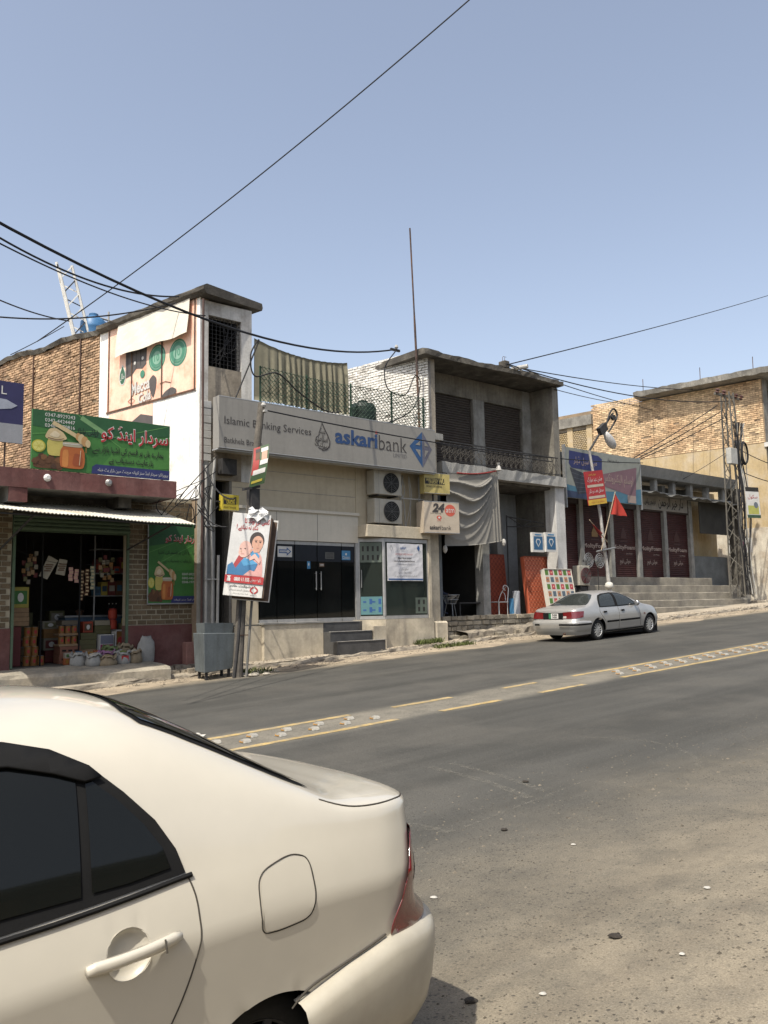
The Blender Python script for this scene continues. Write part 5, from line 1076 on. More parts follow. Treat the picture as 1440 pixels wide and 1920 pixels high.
# ------------------------------------------------------------------ cars: analytic body surface
class Body:
    """x from the rear end forward, y half width, z up; near side is y > 0"""
    def __init__(s, **k): s.__dict__.update(k)
    def rear(s, x, z):  # lean of the tail
        return sinterp(s.rs, z) * max(0, 1 - x / 0.7) - sinterp(s.fs, z) * max(0, 1 - (s.L - x) / 0.7)
    def side(s, x, z):
        """half width at station x, height z"""
        zb, zc, hw = sinterp(s.zb, x), sinterp(s.zc, x), sinterp(s.hw, x)
        yb = hw * s.prof[-1][1]
        if z <= zb: return hw * interp(s.prof, (z - s.zs) / (zb - s.zs))
        h = zc - zb; g = cl((z - zb) / h, 0, 1)
        k = sinterp(s.k, x)
        return (yb - k * h * g ** 1.15) * (1 - g ** s.p) ** (1 / s.q)
    def top(s, x, y):
        """height of the upper surface at half width y"""
        zb, zc = sinterp(s.zb, x), sinterp(s.zc, x); a, b = zb, zc
        y = abs(y)
        for _ in range(28):
            m = (a + b) / 2
            if s.side(x, m) > y: a = m
            else: b = m
        return a
    def sp(s, x, z, off=0.0):  # point on the near side (s>=0) or wrapped round the tail (s<0)
        if x >= 0:
            y = s.side(x, z); xx = x
        else:
            y = max(0.0, s.side(0.0, z) + x); xx = 0.0
        return [xx + s.rear(xx, z), y, z]
WB = Body(L=4.4, zs=0.20, p=7.0, q=2.3,
    zc=[(0, .985), (.10, 1.008), (.3, 1.035), (.46, 1.068), (.60, 1.145), (.95, 1.36), (1.18, 1.455), (1.5, 1.49), (1.9, 1.51), (2.4, 1.495), (2.75, 1.43), (3.1, 1.26), (3.45, 1.09), (3.9, .99), (4.25, .86), (4.4, .72)],
    zb=[(0, .918), (.3, .940), (.6, .962), (1.1, .965), (3.2, .93), (3.6, .90), (4.2, .76), (4.4, .66)],
    hw=[(0, .60), (.015, .66), (.05, .72), (.10, .775), (.18, .815), (.3, .84), (.6, .855), (1.2, .86), (3.2, .86), (3.9, .83), (4.2, .76), (4.33, .66), (4.4, .55)],
    prof=[(0, .88), (.06, .905), (.12, .922), (.2, .938), (.35, .957), (.55, .978), (.70, .9935), (.76, 1.0), (.80, .9925), (.88, .971), (.95, .949), (1, .930)],
    k=[(0, .5), (.5, .5), (1.2, .46), (2.6, .46), (3.4, .5), (4.4, .5)],
    rs=[(.2, .06), (.35, .01), (.55, .0), (.62, .07), (.75, .085), (.92, .06), (1.0, .03), (1.08, .01)], fs=[(.2, .05), (.4, 0), (.6, 0), (.9, .1)])
def car_map(X0, Yc, Z0, sgn):
    """sgn -1: facing -X, rear end at X0; +1: facing +X"""
    return lambda x, y, z: V((X0 + sgn * x, Yc - y, Z0 + z + 0.04 * (X0 + sgn * x)))
def body_mesh(B, mp, wheels, R, zw, mats, parent, dx=0.03, hole=None):
    X = [0.0, .01, .02, .035, .05, .075] + frange(.10, B.L - .10, dx) + [B.L - .075, B.L - .05, B.L - .03, B.L - .015, B.L]
    nl, nu = 26, 15; rows = []
    for x in X:
        zb, zc = sinterp(B.zb, x), sinterp(B.zc, x); half = []
        for i in range(nl): z = lerp(B.zs, zb, i / (nl - 1)); half.append([x, B.side(x, z), z])
        for i in range(1, nu + 1): g = 1 - (1 - i / nu) ** 2.4; z = lerp(zb, zc, g); half.append([x, B.side(x, z) if i < nu else 0.0, z])
        full = half + [[x, -y, z] for x, y, z in reversed(half[:-1])]
        rows.append(full)
    w = len(rows[0]); faces = []; idx = lambda i, j: i * w + j
    verts = [v for r in rows for v in r]; rem = set()
    for i in range(len(X) - 1):
        for j in range(w - 1):
            q = [idx(i, j), idx(i + 1, j), idx(i + 1, j + 1), idx(i, j + 1)]
            cx = sum(verts[k][0] for k in q) / 4; cz = sum(verts[k][2] for k in q) / 4; cy = sum(verts[k][1] for k in q) / 4
            if abs(cy) > .5 and any((cx - xw) ** 2 + (cz - zw) ** 2 < R * R for xw in wheels): rem.update(q); continue
            if hole and cy > .5 and (cx - hole[0]) ** 2 + (cz - hole[1]) ** 2 < hole[2] ** 2: rem.update(q); continue
            faces.append(q)
    for f in faces:
        for k in f:
            if k in rem:
                v = verts[k]
                cw = [(xw, zw, R) for xw in wheels] + ([hole] if hole else []); xw, zq, Rq = min(cw, key=lambda a: abs(sqrt((a[0] - v[0]) ** 2 + (a[1] - v[2]) ** 2) - a[2])); dx_, dz_ = v[0] - xw, v[2] - zq; l = sqrt(dx_ * dx_ + dz_ * dz_) or 1
                v[0] = xw + dx_ / l * Rq; v[2] = zq + dz_ / l * Rq
    H = (w - 1) // 2
    for i in (0, len(X) - 1):
        for j in range(H): faces.append([idx(i, j), idx(i, j + 1), idx(i, w - 2 - j), idx(i, w - 1 - j)] if j < H - 1 else [idx(i, j), idx(i, j + 1), idx(i, w - 1 - j)])
    m = MB(); m.v = [tuple(mp(x + B.rear(x, z), y, z)) for x, y, z in verts]; m.f = faces; m.mi = [0] * len(faces)
    o = m.obj('body', mats, parent, smooth=True, fix=True); o.data.set_sharp_from_angle(angle=radians(38)); return o
def patch(B, mp, pts, off, m, name, parent, fn=None, st=.035, thick=0.0, smooth=True):
    """panel with outline pts in (x, z) laid on the near side of the body, off metres proud"""
    fn = fn or B.sp
    bm = bmesh.new(); f = bm.faces.new([bm.verts.new((a, b, 0)) for a, b in pts])
    a0, a1 = min(p[0] for p in pts), max(p[0] for p in pts); b0, b1 = min(p[1] for p in pts), max(p[1] for p in pts)
    for ax, lo, hi in ((0, a0, a1), (1, b0, b1)):
        t = lo + st
        while t < hi:
            bmesh.ops.bisect_plane(bm, geom=bm.verts[:] + bm.edges[:] + bm.faces[:], plane_co=(t, 0, 0) if ax == 0 else (0, t, 0), plane_no=(1, 0, 0) if ax == 0 else (0, 1, 0)); t += st
    for v in bm.verts:
        a, b = v.co.x, v.co.y; e = .004
        p = V(fn(a, b)); pa = V(fn(a + e, b)) - V(fn(a - e, b)); pb = V(fn(a, b + e)) - V(fn(a, b - e)); n = pa.cross(pb)
        n = n.normalized() if n.length > 1e-12 else V((0, 1, 0))
        if n.dot(V((0, 1, .2)) if a >= 0 else V((-1, .3, .2))) < 0: n = -n
        q = p + n * off; v.co = mp(*q)
    if thick: 
        bmesh.ops.solidify(bm, geom=bm.faces[:], thickness=thick)
    bmesh.ops.recalc_face_normals(bm, faces=bm.faces)
    me = bpy.data.meshes.new(name); bm.to_mesh(me); bm.free(); me.materials.append(m)
    if smooth: me.polygons.foreach_set('use_smooth', [True] * len(me.polygons))
    o = bpy.data.objects.new(name, me); COL.objects.link(o); attach(o, parent); return o
def seam(B, mp, pts, r, m, name, parent, fn=None, off=0.0, n=6, closed=False, k=6):
    fn = fn or B.sp; P = spline([V((a, b, 0)) for a, b in (pts + [pts[0]] if closed else pts)], k)
    m_ = MB(); m_.tube([mp(*(V(fn(p.x, p.y)) + V((0, off, 0)))) for p in P], r, n); return m_.obj(name, m, parent)
def rounded(pts, r=.25, k=4):
    """round the corners of a closed outline"""
    out = []; n = len(pts)
    for i in range(n):
        a, b, c = V((*pts[i - 1],)), V((*pts[i],)), V((*pts[(i + 1) % n],)); p, q = b.lerp(a, r), b.lerp(c, r)
        for t in range(k + 1): t /= k; out.append(tuple((p * (1 - t) ** 2 + b * 2 * t * (1 - t) + q * t * t)[:2]))
    return out
def bumper(B, mp, parent, m, x1, zt, zlo=.2, out=.022):
    """rear bumper skin swept round the tail"""
    plan = [(x, sinterp(B.hw, x)) for x in frange(x1, .06, .03)] + [(.045, sinterp(B.hw, .045)), (.03, sinterp(B.hw, .03)), (.02, sinterp(B.hw, .02)), (.008, sinterp(B.hw, .008)), (0, sinterp(B.hw, 0))]
    y0 = plan[-1][1]; plan += [(-.012, y * y0) for y in (.95, .85, .6, .3, 0)]
    plan = plan + [(x, -y) for x, y in reversed(plan[:-1])]
    n = len(plan); rows = []
    for i, (x, y) in enumerate(plan):
        xa, ya = plan[max(i - 1, 0)]; xb, yb = plan[min(i + 1, n - 1)]; t = V((xb - xa, yb - ya)); t = t.normalized(); nn = V((-t.y, t.x)) if False else V((t.y, -t.x))
        if nn.x > 0.2 or (y > .3 and nn.y < 0) or (y < -.3 and nn.y > 0): nn = -nn
        zT = interp(zt, max(x, 0)); row = []
        for f, o in ((0, -.13), (.12, -.065), (.3, -.02), (.5, .0), (.72, .012), (.88, .014), (.96, 0), (1.0, -.03), (1.005, -.07)):
            row.append(mp(x + nn.x * (o + out), y + nn.y * (o + out) * (.98 if abs(y) > .3 else 1), lerp(zlo, zT, f)))
        rows.append(row)
    m_ = MB(); m_.grid(rows); return m_.obj('bumper', m, parent, smooth=True, fix=True)
def wheel(c, r, w, mp_side, m_rim, parent, spokes=10):
    """wheel with axle along Y; mp_side -1 faces -Y"""
    t = bpy.data.objects.new('wheel', None); COL.objects.link(t); t.location = c; attach(t, parent)
    ax = (0, mp_side, 0); c = V(c)
    MB().lathe(c - V((0, mp_side * w, 0)), [(r * .62, 0), (r * .9, 0), (r * .985, .02), (r, .05), (r, w - .05), (r * .985, w - .02), (r * .9, w), (r * .66, w), (r * .62, w - .02)], 36, ax).obj('tyre', M_TYRE, t, smooth=True)
    MB().lathe(c - V((0, mp_side * .09, 0)), [(r * .64, .0), (r * .64, .01)], 28, ax).obj('wheel_well', M_BLACK, t)
    rm = MB(); rm.lathe(c - V((0, mp_side * .05, 0)), [(r * .60, -.06), (r * .66, -.06), (r * .67, .03), (r * .64, .045), (r * .60, .03)], 36, ax); rm.lathe(c - V((0, mp_side * .04, 0)), [(r * .14, -.02), (r * .14, .025), (r * .08, .035)], 16, ax)
    for k in range(spokes):
        a = 2 * pi * k / spokes; d = V((cos(a), 0, sin(a))); e = V((-sin(a), 0, cos(a))); y = V((0, mp_side, 0))
        o = c + d * r * .1 - e * r * .055 - y * .04; rm.obox(o, d * r * .53, e * r * .11, y * .03)
    rm.obj('rim', m_rim, t); return t
M_TYRE = mat('tyre_rubber', (.022, .022, .021), .85, .2, 10)
M_SEAM = flat('shut_gap', (.07, .062, .05), .9)
M_TRIMB = mat('black_trim', (.012, .012, .012), .7, .1, 6, spec=.12)
def carglass(nm, col): 
    m = mat(nm, col, .04, 0, 1, spec=.5); return m
G_CAR = mat('tinted_car_glass', (.008, .009, .008), .05, 0, 1, spec=.30)
G_CAR2 = carglass('grey_car_glass', (.035, .04, .038))
M_LAMP = mat('red_lamp_lens', (.15, .012, .012), .12, .1, 8, spec=.6, coat=.6)
M_LAMPW = mat('clear_lamp_lens', (.45, .40, .36), .12, .1, 8, spec=.6)

# ------------------------------------------------------------------ the cream car beside the camera
M_PAINT = mat('cream_car_paint', (.515, .48, .40), .30, .03, 1.2, spec=.45, coat=.9)
M_PAINT2 = mat('dusty_cream_bumper_paint', (.50, .462, .375), .45, .08, 2.0, spec=.4, coat=.3, streak=(.40, .34, .25), stk=.35)
wc = thing('cream_sedan', (0.1, 3.16, .15), 'cream four door sedan with tinted windows parked close in the foreground', 'car')
mpw = car_map(2.27, 3.16, .14, -1)
body_mesh(WB, mpw, (.80, 3.4), .31, .225, M_PAINT, wc, dx=.0125, hole=(1.268, .805, .064))
B = WB
# side glass with black surround, quarter light divider
outl = [(1.078, .962), (1.098, 1.03), (1.147, 1.115), (1.227, 1.204), (1.32, 1.292), (1.422, 1.345), (1.541, 1.378), (1.75, 1.40), (2.05, 1.405), (2.05, .945), (1.6, .935), (1.353, .945)]
patch(B, mpw, outl, .004, M_TRIMB, 'window_surround', wc)
def inset(pts, d):
    c = V((sum(p[0] for p in pts) / len(pts), sum(p[1] for p in pts) / len(pts))); out = []; n = len(pts)
    for i in range(n):
        a, b, e = V(pts[i - 1]), V(pts[i]), V(pts[(i + 1) % n]); t = (e - a).normalized(); nn = V((-t.y, t.x)); 
        if nn.dot(c - b) < 0: nn = -nn
        out.append(tuple(b + nn * d))
    return out
qg = [(1.125, .985), (1.14, 1.04), (1.185, 1.11), (1.25, 1.185), (1.315, 1.245), (1.335, 1.255), (1.355, .975), (1.25, .975)]
patch(B, mpw, qg, .009, G_CAR, 'quarter_light', wc)
dg_ = [(1.385, .972), (1.362, 1.262), (1.43, 1.305), (1.55, 1.335), (1.75, 1.355), (2.02, 1.36), (2.02, .972)]
patch(B, mpw, dg_, .009, G_CAR, 'side_window', wc)
patch(B, mpw, [(1.29, 1.248), (1.32, 1.278), (1.42, 1.332), (1.54, 1.366), (1.75, 1.39), (2.04, 1.395), (2.04, 1.335), (1.75, 1.33), (1.54, 1.31), (1.42, 1.275), (1.34, 1.243)], .018, M_TRIMB, 'rain_visor', wc, thick=.006)
front = [(2.10, .945), (2.10, 1.40), (2.45, 1.38), (2.70, 1.30), (3.05, 1.08), (3.15, .945)]
patch(B, mpw, front, .006, G_CAR, 'side_window', wc)
seam(B, mpw, [(1.06, .955), (1.6, .925), (2.9, .925)], .008, M_TRIMB, 'belt_moulding', wc, off=.004)
# doors: shut lines and handles
seam(B, mpw, [(1.072, .955), (1.056, .90), (1.052, .84), (1.054, .786), (1.075, .707), (1.105, .63), (1.14, .56), (1.19, .45), (1.22, .35), (1.24, .25)], .0027, M_SEAM, 'door_gap', wc)
seam(B, mpw, [(2.08, .95), (2.09, .6), (2.08, .25)], .004, M_SEAM, 'door_gap', wc)
cupm = MB(); P = []
for f, dp in ((1.03, -.001), (1.0, .004), (.9, .016), (.7, .026), (.4, .031), (.08, .032)):
    P.append([mpw(1.268 + .0645 * f * cos(2 * pi * k / 28), B.side(1.268 + .0645 * f * cos(2 * pi * k / 28), .805 + .0645 * f * sin(2 * pi * k / 28)) - dp, .805 + .0645 * f * sin(2 * pi * k / 28)) for k in range(29)])
cupm.grid(P); cupm.f.append([5 * 29 + k for k in range(28)]); cupm.mi.append(0); cupm.obj('handle_recess', M_PAINT, wc, smooth=True, fix=True)
hd = MB(); hs_ = []
for t in range(13):
    f = t / 12; x = lerp(1.392, 1.122, f); z = .805 + .012 * f; y = B.side(x, z) + .012 + .026 * sin(pi * cl(f, .06, .94)) ** .5
    hw_ = .017 * (1 if .06 < f < .94 else .7); hs_.append([mpw(x, y - .018, z - hw_ * .9), mpw(x, y - .004, z - hw_), mpw(x, y + .004, z - hw_ * .5), mpw(x, y + .006, z + hw_ * .3), mpw(x, y, z + hw_), mpw(x, y - .018, z + hw_ * .9)])
hd.grid([r + [r[0]] for r in hs_]); hd.f.append([i for i in range(6)]); hd.mi.append(0); hd.f.append([12 * 7 + i for i in range(6)][::-1]); hd.mi.append(0)
ho = hd.obj('door_handle', M_PAINT, wc, smooth=True, fix=True); seam(B, mpw, [(1.178, .795), (1.180, .83)], .0025, M_SEAM, 'lock_gap', ho, off=.042)
fuel = rounded([(.852, .80), (.845, .905), (.72, .935), (.645, .91), (.635, .80), (.66, .735), (.78, .728), (.845, .735)], .38)
seam(B, mpw, fuel, .0022, M_SEAM, 'fuel_door_gap', wc, closed=True, k=2); patch(B, mpw, inset(fuel, .006), .0035, M_PAINT, 'fuel_door', wc)
# tail lamp wrapping the corner, bumper, boot
def tailz(B): return None
lampo = [(.11, .865), (.14, .80), (.20, .68), (.30, .585), (.19, .57), (.02, .57), (-.14, .585), (-.16, .68), (-.14, .80), (-.08, .86), (0, .87)]
patch(B, mpw, lampo, .012, M_LAMP, 'tail_lamp', wc, thick=-.012)
patch(B, mpw, [(.06, .78), (.095, .70), (-.1, .70), (-.1, .80)], .015, M_LAMPW, 'lamp_segment', wc)
zt = [(0, .565), (.13, .565), (.30, .572), (.5, .535), (.72, .475)]
bumper(B, mpw, wc, M_PAINT2, .70, zt, zlo=.16, out=.014)
seam(B, mpw, [(.72, .47), (.66, .51), (.53, .54), (.32, .58)], .003, M_SEAM, 'bumper_gap', wc, off=.003)
topf = lambda a, b: [a + B.rear(a, B.top(a, b)), b, B.top(a, b)]
seam(B, mpw, [(.545, .735), (.40, .752), (.25, .738), (.12, .69), (.05, .62)], .0032, M_SEAM, 'boot_gap', wc, fn=topf)
# rear screen with black border
rg = [(1.13, .46), (1.10, .55), (.95, .615), (.78, .67), (.60, .715), (.535, .70), (.50, .55), (.475, .3), (.47, 0), (.475, -.3), (.50, -.55), (.535, -.70), (.60, -.715), (.78, -.675), (.95, -.625), (1.10, -.55), (1.13, -.46), (1.12, -.25), (1.11, 0), (1.12, .25)]
rg = [(a, b * .925) for a, b in rg]
patch(B, mpw, rg, .003, M_TRIMB, 'rear_screen_border', wc, fn=topf)
patch(B, mpw, [(lerp(.85, a, .95), b * .96) for a, b in rg], .008, G_CAR, 'rear_screen', wc, fn=topf)
patch(B, mpw, [(1.06, .20), (.99, .24), (.99, -.24), (1.06, -.20)], .011, M_LAMP, 'high_stop_lamp', wc, fn=topf)
ub = MB(); a, b = mpw(.15, -.7, .18), mpw(4.2, .7, .5); ub.box(min(a.x, b.x), max(a.x, b.x), min(a.y, b.y), max(a.y, b.y), .33, .62); ub.obj('underbody', M_BLACK, wc)
ws_ = [(3.35, .62), (3.2, .66), (2.95, .62), (2.72, .56), (2.70, 0), (2.72, -.56), (2.95, -.62), (3.2, -.66), (3.35, -.62), (3.43, 0)]
patch(B, mpw, ws_, .005, G_CAR, 'windscreen', wc, fn=topf)
for x in (.80, 3.4):
    for y, sd in ((.74, -1), (-.74, 1)):
        p = mpw(x, y, 0); zg = gz(p.x, p.y) + .27; wheel((p.x, p.y, zg), .27, .17, sd, mat('grimy_steel_wheel', (.06, .06, .06), .7), wc)

# ------------------------------------------------------------------ the silver car by the far kerb
SB = Body(L=4.40, zs=.20, p=6.5, q=2.2,
    zc=[(0, .90), (.06, .945), (.3, .985), (.55, 1.005), (.72, 1.06), (1.05, 1.24), (1.30, 1.345), (1.6, 1.385), (2.0, 1.395), (2.4, 1.375), (2.7, 1.29), (3.05, 1.12), (3.4, .965), (3.9, .88), (4.25, .76), (4.4, .62)],
    zb=[(0, .86), (.5, .905), (1.3, .90), (3.0, .875), (3.5, .84), (4.1, .72), (4.4, .55)],
    hw=[(0, .62), (.02, .70), (.05, .745), (.10, .785), (.2, .815), (.5, .838), (1.2, .845), (3.1, .845), (3.8, .82), (4.1, .765), (4.3, .66), (4.4, .52)],
    prof=[(0, .92), (.12, .96), (.35, .99), (.52, 1.0), (.68, .998), (.80, .985), (.9, .968), (1, .94)],
    k=[(0, .5), (.5, .5), (1.2, .42), (2.6, .42), (3.4, .5), (4.4, .5)],
    rs=[(.2, .06), (.35, -.02), (.58, -.03), (.66, .02), (.9, .05), (1.0, .06)], fs=[(.2, .08), (.4, 0), (.6, .02), (.9, .1)])
M_SILV = mat('silver_car_paint', (.43, .42, .395), .34, .04, 2, metal=.55, spec=.5, coat=.3)
sc_ = thing('silver_sedan', (21.6, 15.56, .86), 'silver four door sedan with multi spoke wheels parked at the far kerb', 'car')
mps = car_map(19.32, 15.58, 0.0, 1); B = SB; RW = .30
body_mesh(SB, mps, (1.02, 3.64), .345, .30, M_SILV, sc_)
for y, sd in ((.80, -1), (-.80, 1)):
    for x in (1.02, 3.64): p = mps(x, y, 0); wheel((p.x, p.y, gz(p.x, p.y) + .295), .295, .19, sd, mat('bright_wheel_cover', (.55, .55, .53), .3, .1, 8, metal=.6), sc_, 12)
topf2 = lambda a, b: [a + SB.rear(a, SB.top(a, b)), b, SB.top(a, b)]
patch(B, mps, [(1.13, .925), (1.14, 1.05), (1.20, 1.17), (1.33, 1.26), (1.55, 1.305), (2.0, 1.325), (2.35, 1.30), (2.65, 1.19), (2.95, 1.0), (3.02, .915), (2.1, .91)], .004, M_TRIMB, 'window_surround', sc_)
patch(B, mps, [(1.19, .945), (1.20, 1.05), (1.26, 1.16), (1.37, 1.235), (1.58, 1.275), (1.93, 1.29), (1.90, .94)], .008, G_CAR2, 'side_window', sc_)
patch(B, mps, [(2.03, .94), (2.06, 1.29), (2.33, 1.27), (2.6, 1.17), (2.88, .99), (2.93, .94)], .008, G_CAR2, 'side_window', sc_)
rg = [(1.24, .46), (1.05, .56), (.82, .64), (.68, .66), (.60, .5), (.585, 0), (.60, -.5), (.68, -.66), (.82, -.64), (1.05, -.56), (1.24, -.46), (1.27, 0)]
patch(B, mps, rg, .005, G_CAR2, 'rear_screen', sc_, fn=topf2)
patch(B, mps, [(3.3, .62), (3.1, .64), (2.85, .6), (2.62, .54), (2.60, 0), (2.62, -.54), (2.85, -.6), (3.1, -.64), (3.3, -.62), (3.38, 0)], .005, G_CAR2, 'windscreen', sc_, fn=topf2)
for pts in ([(1.14, .90), (1.12, .80), (1.22, .66), (1.36, .50), (1.40, .28)], [(2.02, .90), (2.02, .6), (2.01, .26)], [(3.04, .88), (3.10, .6), (3.12, .28)]): seam(B, mps, pts, .005, M_SEAM, 'door_gap', sc_)
seam(B, mps, [(1.30, .24), (2.2, .235), (3.25, .24)], .03, M_TRIMB, 'sill_trim', sc_)
for a, b in ((1.40, 2.0), (2.04, 3.06)): patch(B, mps, [(a, .475), (b, .475), (b, .53), (a, .53)], .012, M_TRIMB, 'side_moulding', sc_)
for x in (1.26, 2.12): patch(B, mps, rounded([(x, .76), (x + .17, .76), (x + .17, .81), (x, .81)], .2), .02, M_TRIMB, 'door_handle', sc_)
bumper(B, mps, sc_, M_SILV, .62, [(0, .60), (.3, .60), (.62, .575)], zlo=.24, out=.03)
patch(B, mps, [(.03, .475), (.62, .475), (.62, .525), (.03, .525), (-.34, .525), (-.34, .475)], .058, M_TRIMB, 'bumper_strip', sc_)
def farside(fn): return lambda a, b: (lambda p: [p[0], -p[1], p[2]])(fn(a, b))
patch(B, mps, [(.03, .475), (.10, .475), (.10, .525), (.03, .525), (-.2, .525), (-.2, .475)], .058, M_TRIMB, 'bumper_strip', sc_, fn=farside(B.sp))
lamp = [(.36, .86), (.30, .70), (.03, .665), (-.26, .665), (-.28, .84), (-.02, .86)]
patch(B, mps, lamp, .012, M_LAMP, 'tail_lamp', sc_); patch(B, mps, [(-.14, .675), (-.26, .675), (-.26, .735), (-.14, .735)], .018, M_LAMPW, 'lamp_segment', sc_)
patch(B, mps, lamp, -.012, M_LAMP, 'tail_lamp', sc_, fn=farside(lambda a, b: [B.sp(a, b)[0] - .028, B.sp(a, b)[1], b]))
f = Frame(mps(-.012, .36, .645), (0, -1, 0), .72, .19); f.n = V((-1, 0, 0)); f.r = V((0, -1, 0)); f.o = mps(-.015 + .04, .36, .645)
f.o = mps(.012, -.36, .645); f.rect(0, 0, 1, 1, M_TRIMB, sc_, 'plate_recess', 1)
pf_ = Frame(f.pt(.30, .12, .01), f.r, .34, .15); pf_.n = f.n
po = pf_.rect(0, 0, 1, 1, C_WHITE, sc_, 'number_plate', 1); pf_.rect(0, 0, .24, 1, mkprint('print_plate_green', 20, 120, 80), po, 'print', 2); pf_.text('RIM', .62, .72, .05, M_INK, po, .16, layer=3, bold=.02); pf_.text('3434', .62, .28, .05, M_INK, po, .16, layer=3, bold=.02)
mi = MB(); c = mps(2.86, .90, .965); mi.lathe(c - V((.05, 0, 0)), [(.055, 0), (.085, .02), (.08, .07), (.03, .12)], 14, (1, 0, 0)); mi.tube([mps(2.9, .80, .91), c], .022, 6); mi.obj('wing_mirror', mat('chrome_mirror', (.5, .5, .5), .2, .05, 4, metal=.8), sc_, smooth=True)
ub = MB(); a, b = mps(.1, -.7, 0), mps(4.2, .7, 0); ub.box(a.x, b.x, min(a.y, b.y), max(a.y, b.y), gz(20.2, 15) + .17, gz(23, 15) + .42); ub.obj('underbody', M_BLACK, sc_)
ex = MB(); ex.tube([mps(.35, .38, .24), mps(-.02, .38, .235)], .03, 8); ex.obj('exhaust', M_RUST, sc_)
patch(B, mps, [(3.28, .62), (3.36, .62), (3.36, .655), (3.28, .655)], .008, M_LAMP, 'side_repeater', sc_)
patch(B, mps, [(4.12, .62), (4.33, .60), (4.33, .70), (4.15, .72)], .008, M_LAMPW, 'head_lamp', sc_)
# ------------------------------------------------------------------ leaning pole with advertising boards
VR = V((.766, -.643, 0))       # to the right, square to the line of sight from the road
pole = thing('leaning_pole', (9.65, 16.66, .39), 'leaning grey street pole carrying the advertising boards in front of the bank', 'pole')
pm_ = MB(); pm_.tube([(9.64, 16.66, .2), (9.76, 16.66, 2.2), (10.0, 16.66, 4.3), (10.29, 16.66, 6.68)], [.12, .11, .095, .08], 12); pm_.obj('shaft', mat('grey_weathered_pole', (.135, .12, .10), .9, .25, 5, .4, 50, streak=(.08, .075, .065), stk=.6), pole)
q = MB(); q.tube([(9.80, 16.55, .25), (9.98, 16.55, 2.35)], .03, 8); q.obj('strut', mat('dull_conduit', (.17, .165, .15), .7), pole); q = MB(); q.tube([(9.50, 16.60, .15), (9.62, 16.58, 1.2), (9.70, 16.58, 2.2)], .035, 8); q.obj('strut', M_DARKIRON, pole)
q = MB(); q.box(9.66, 9.92, 16.54, 16.58, 1.30, 1.32); q.obj('clamp', M_RUST, pole)
box('terminal_box', M_DARKIRON, pole, 9.92, 10.14, 16.5, 16.72, 4.05, 4.62)
q = MB(); q.obox((9.72, 16.48, 4.55), (.42, 0, .10), (0, .1, 0), (0, 0, .06)); q.obj('bracket', M_DARKIRON, pole); q = MB(); q.obox((10.18, 16.6, 5.42), (.24, 0, .03), (0, .06, 0), (0, 0, .06)); q.obj('bracket', M_DARKIRON, pole)
q = MB(); q.lathe((10.30, 16.60, 6.58), [(.05, 0), (.07, .04), (.04, .1)], 10); q.obox((10.27, 16.5, 6.45), (.08, 0, 0), (0, .2, 0), (0, 0, .05)); q.obj('insulator', M_PVC, pole)
# the mother and child charity board (two boards back to back on a timber frame)
LU = V((.155, 0, 1)).normalized(); LU = (LU - VR * LU.dot(VR)) ; LU = (LU + VR * .105).normalized(); RR = (VR - LU * VR.dot(LU)).normalized()
lo_ = V((9.36, 16.60, 2.20)) - V((0, 0, .03)); fo = lo_ + RR * 0 - RR.cross(LU) * 0
def adframe(o, w, h): f = Frame(o, RR, w, h, LU); return f
fad = adframe(V((9.20, 16.56, 2.21)) + RR * .02, .86, 1.86)
ad = thing('charity_poster_board', (9.6, 16.5, 2.2), 'white charity poster of a woman hugging a child, tilted on the leaning pole', 'poster')
board('front_panel', fad, .02, C_WHITE, ad)
fbk = adframe(fad.pt(.16, -.03) - fad.n * .26, .86, 1.86); board('rear_panel', fbk, .02, C_WHITE, ad)
fe = MB(); fe.obox(fad.pt(1.0, .0) - fad.n * .24, fad.r * .03, fad.n * .22, fad.u * 1.80); fe.obox(fad.pt(0.02, .0) - fad.n * .24, fad.r * .03, fad.n * .22, fad.u * 1.80); fe.obj('timber_frame', mat('brown_timber', (.13, .085, .06), .85, .2, 6), ad, fix=True)
fin = adframe(fbk.pt(.02, .01, .004), .82, 1.80); fin.rect(0, 0, 1, 1, mat('brown_timber', (.13, .085, .06)), ad, 'rear_panel_backing', 1)
fad.rect(0, .24, 1, .99, mkprint('print_pale_grey', 218, 218, 216), ad)
fad.rect(0, .155, 1, .245, C_RED, ad, layer=8); fad.text('0800 11 555', .44, .20, .085, C_WHITE, ad, .34, layer=9, bold=.03); fad.poly([(.06, .17), (.15, .17), (.15, .20), (.13, .215), (.16, .235), (.05, .235), (.08, .215), (.06, .20)], C_WHITE, ad, layer=9); fad.text(ur('زکوٰۃ دیجئے'.replace('ٰ', '').replace('ۃ', 'ہ')), .80, .20, .09, C_WHITE, ad, .24, layer=9)
fad.text(ur('کسی کی اولاد کا'), .66, .905, .15, C_RED, ad, .56, layer=4, bold=.02); fad.text(ur('دکھ نہ دیکھے !'), .42, .825, .15, C_RED, ad, .48, layer=4, bold=.02)
fad.text(ur('شوکت خانم'), .42, .115, .075, M_INK, ad, .46, layer=3, bold=.02); fad.text(ur('میموریل کینسر ہسپتال'), .42, .072, .05, M_INK, ad, .46, layer=3); fad.text(ur('اینڈ ریسرچ سینٹر'), .44, .032, .04, M_INK, ad, .34, layer=3)
for s_ in (-1, 1): fad.stroke([(.78 + s_ * (.015 + .075 * sin(t / 8 * pi)), .045 + .075 * t / 8) for t in range(9)], .03, C_RED, ad, layer=3)
fad.disc(.79, .128, .014, .008, M_INK, ad, layer=3); fad.text('SKMCH', .78, .022, .02, M_INK, ad, .14, layer=3)
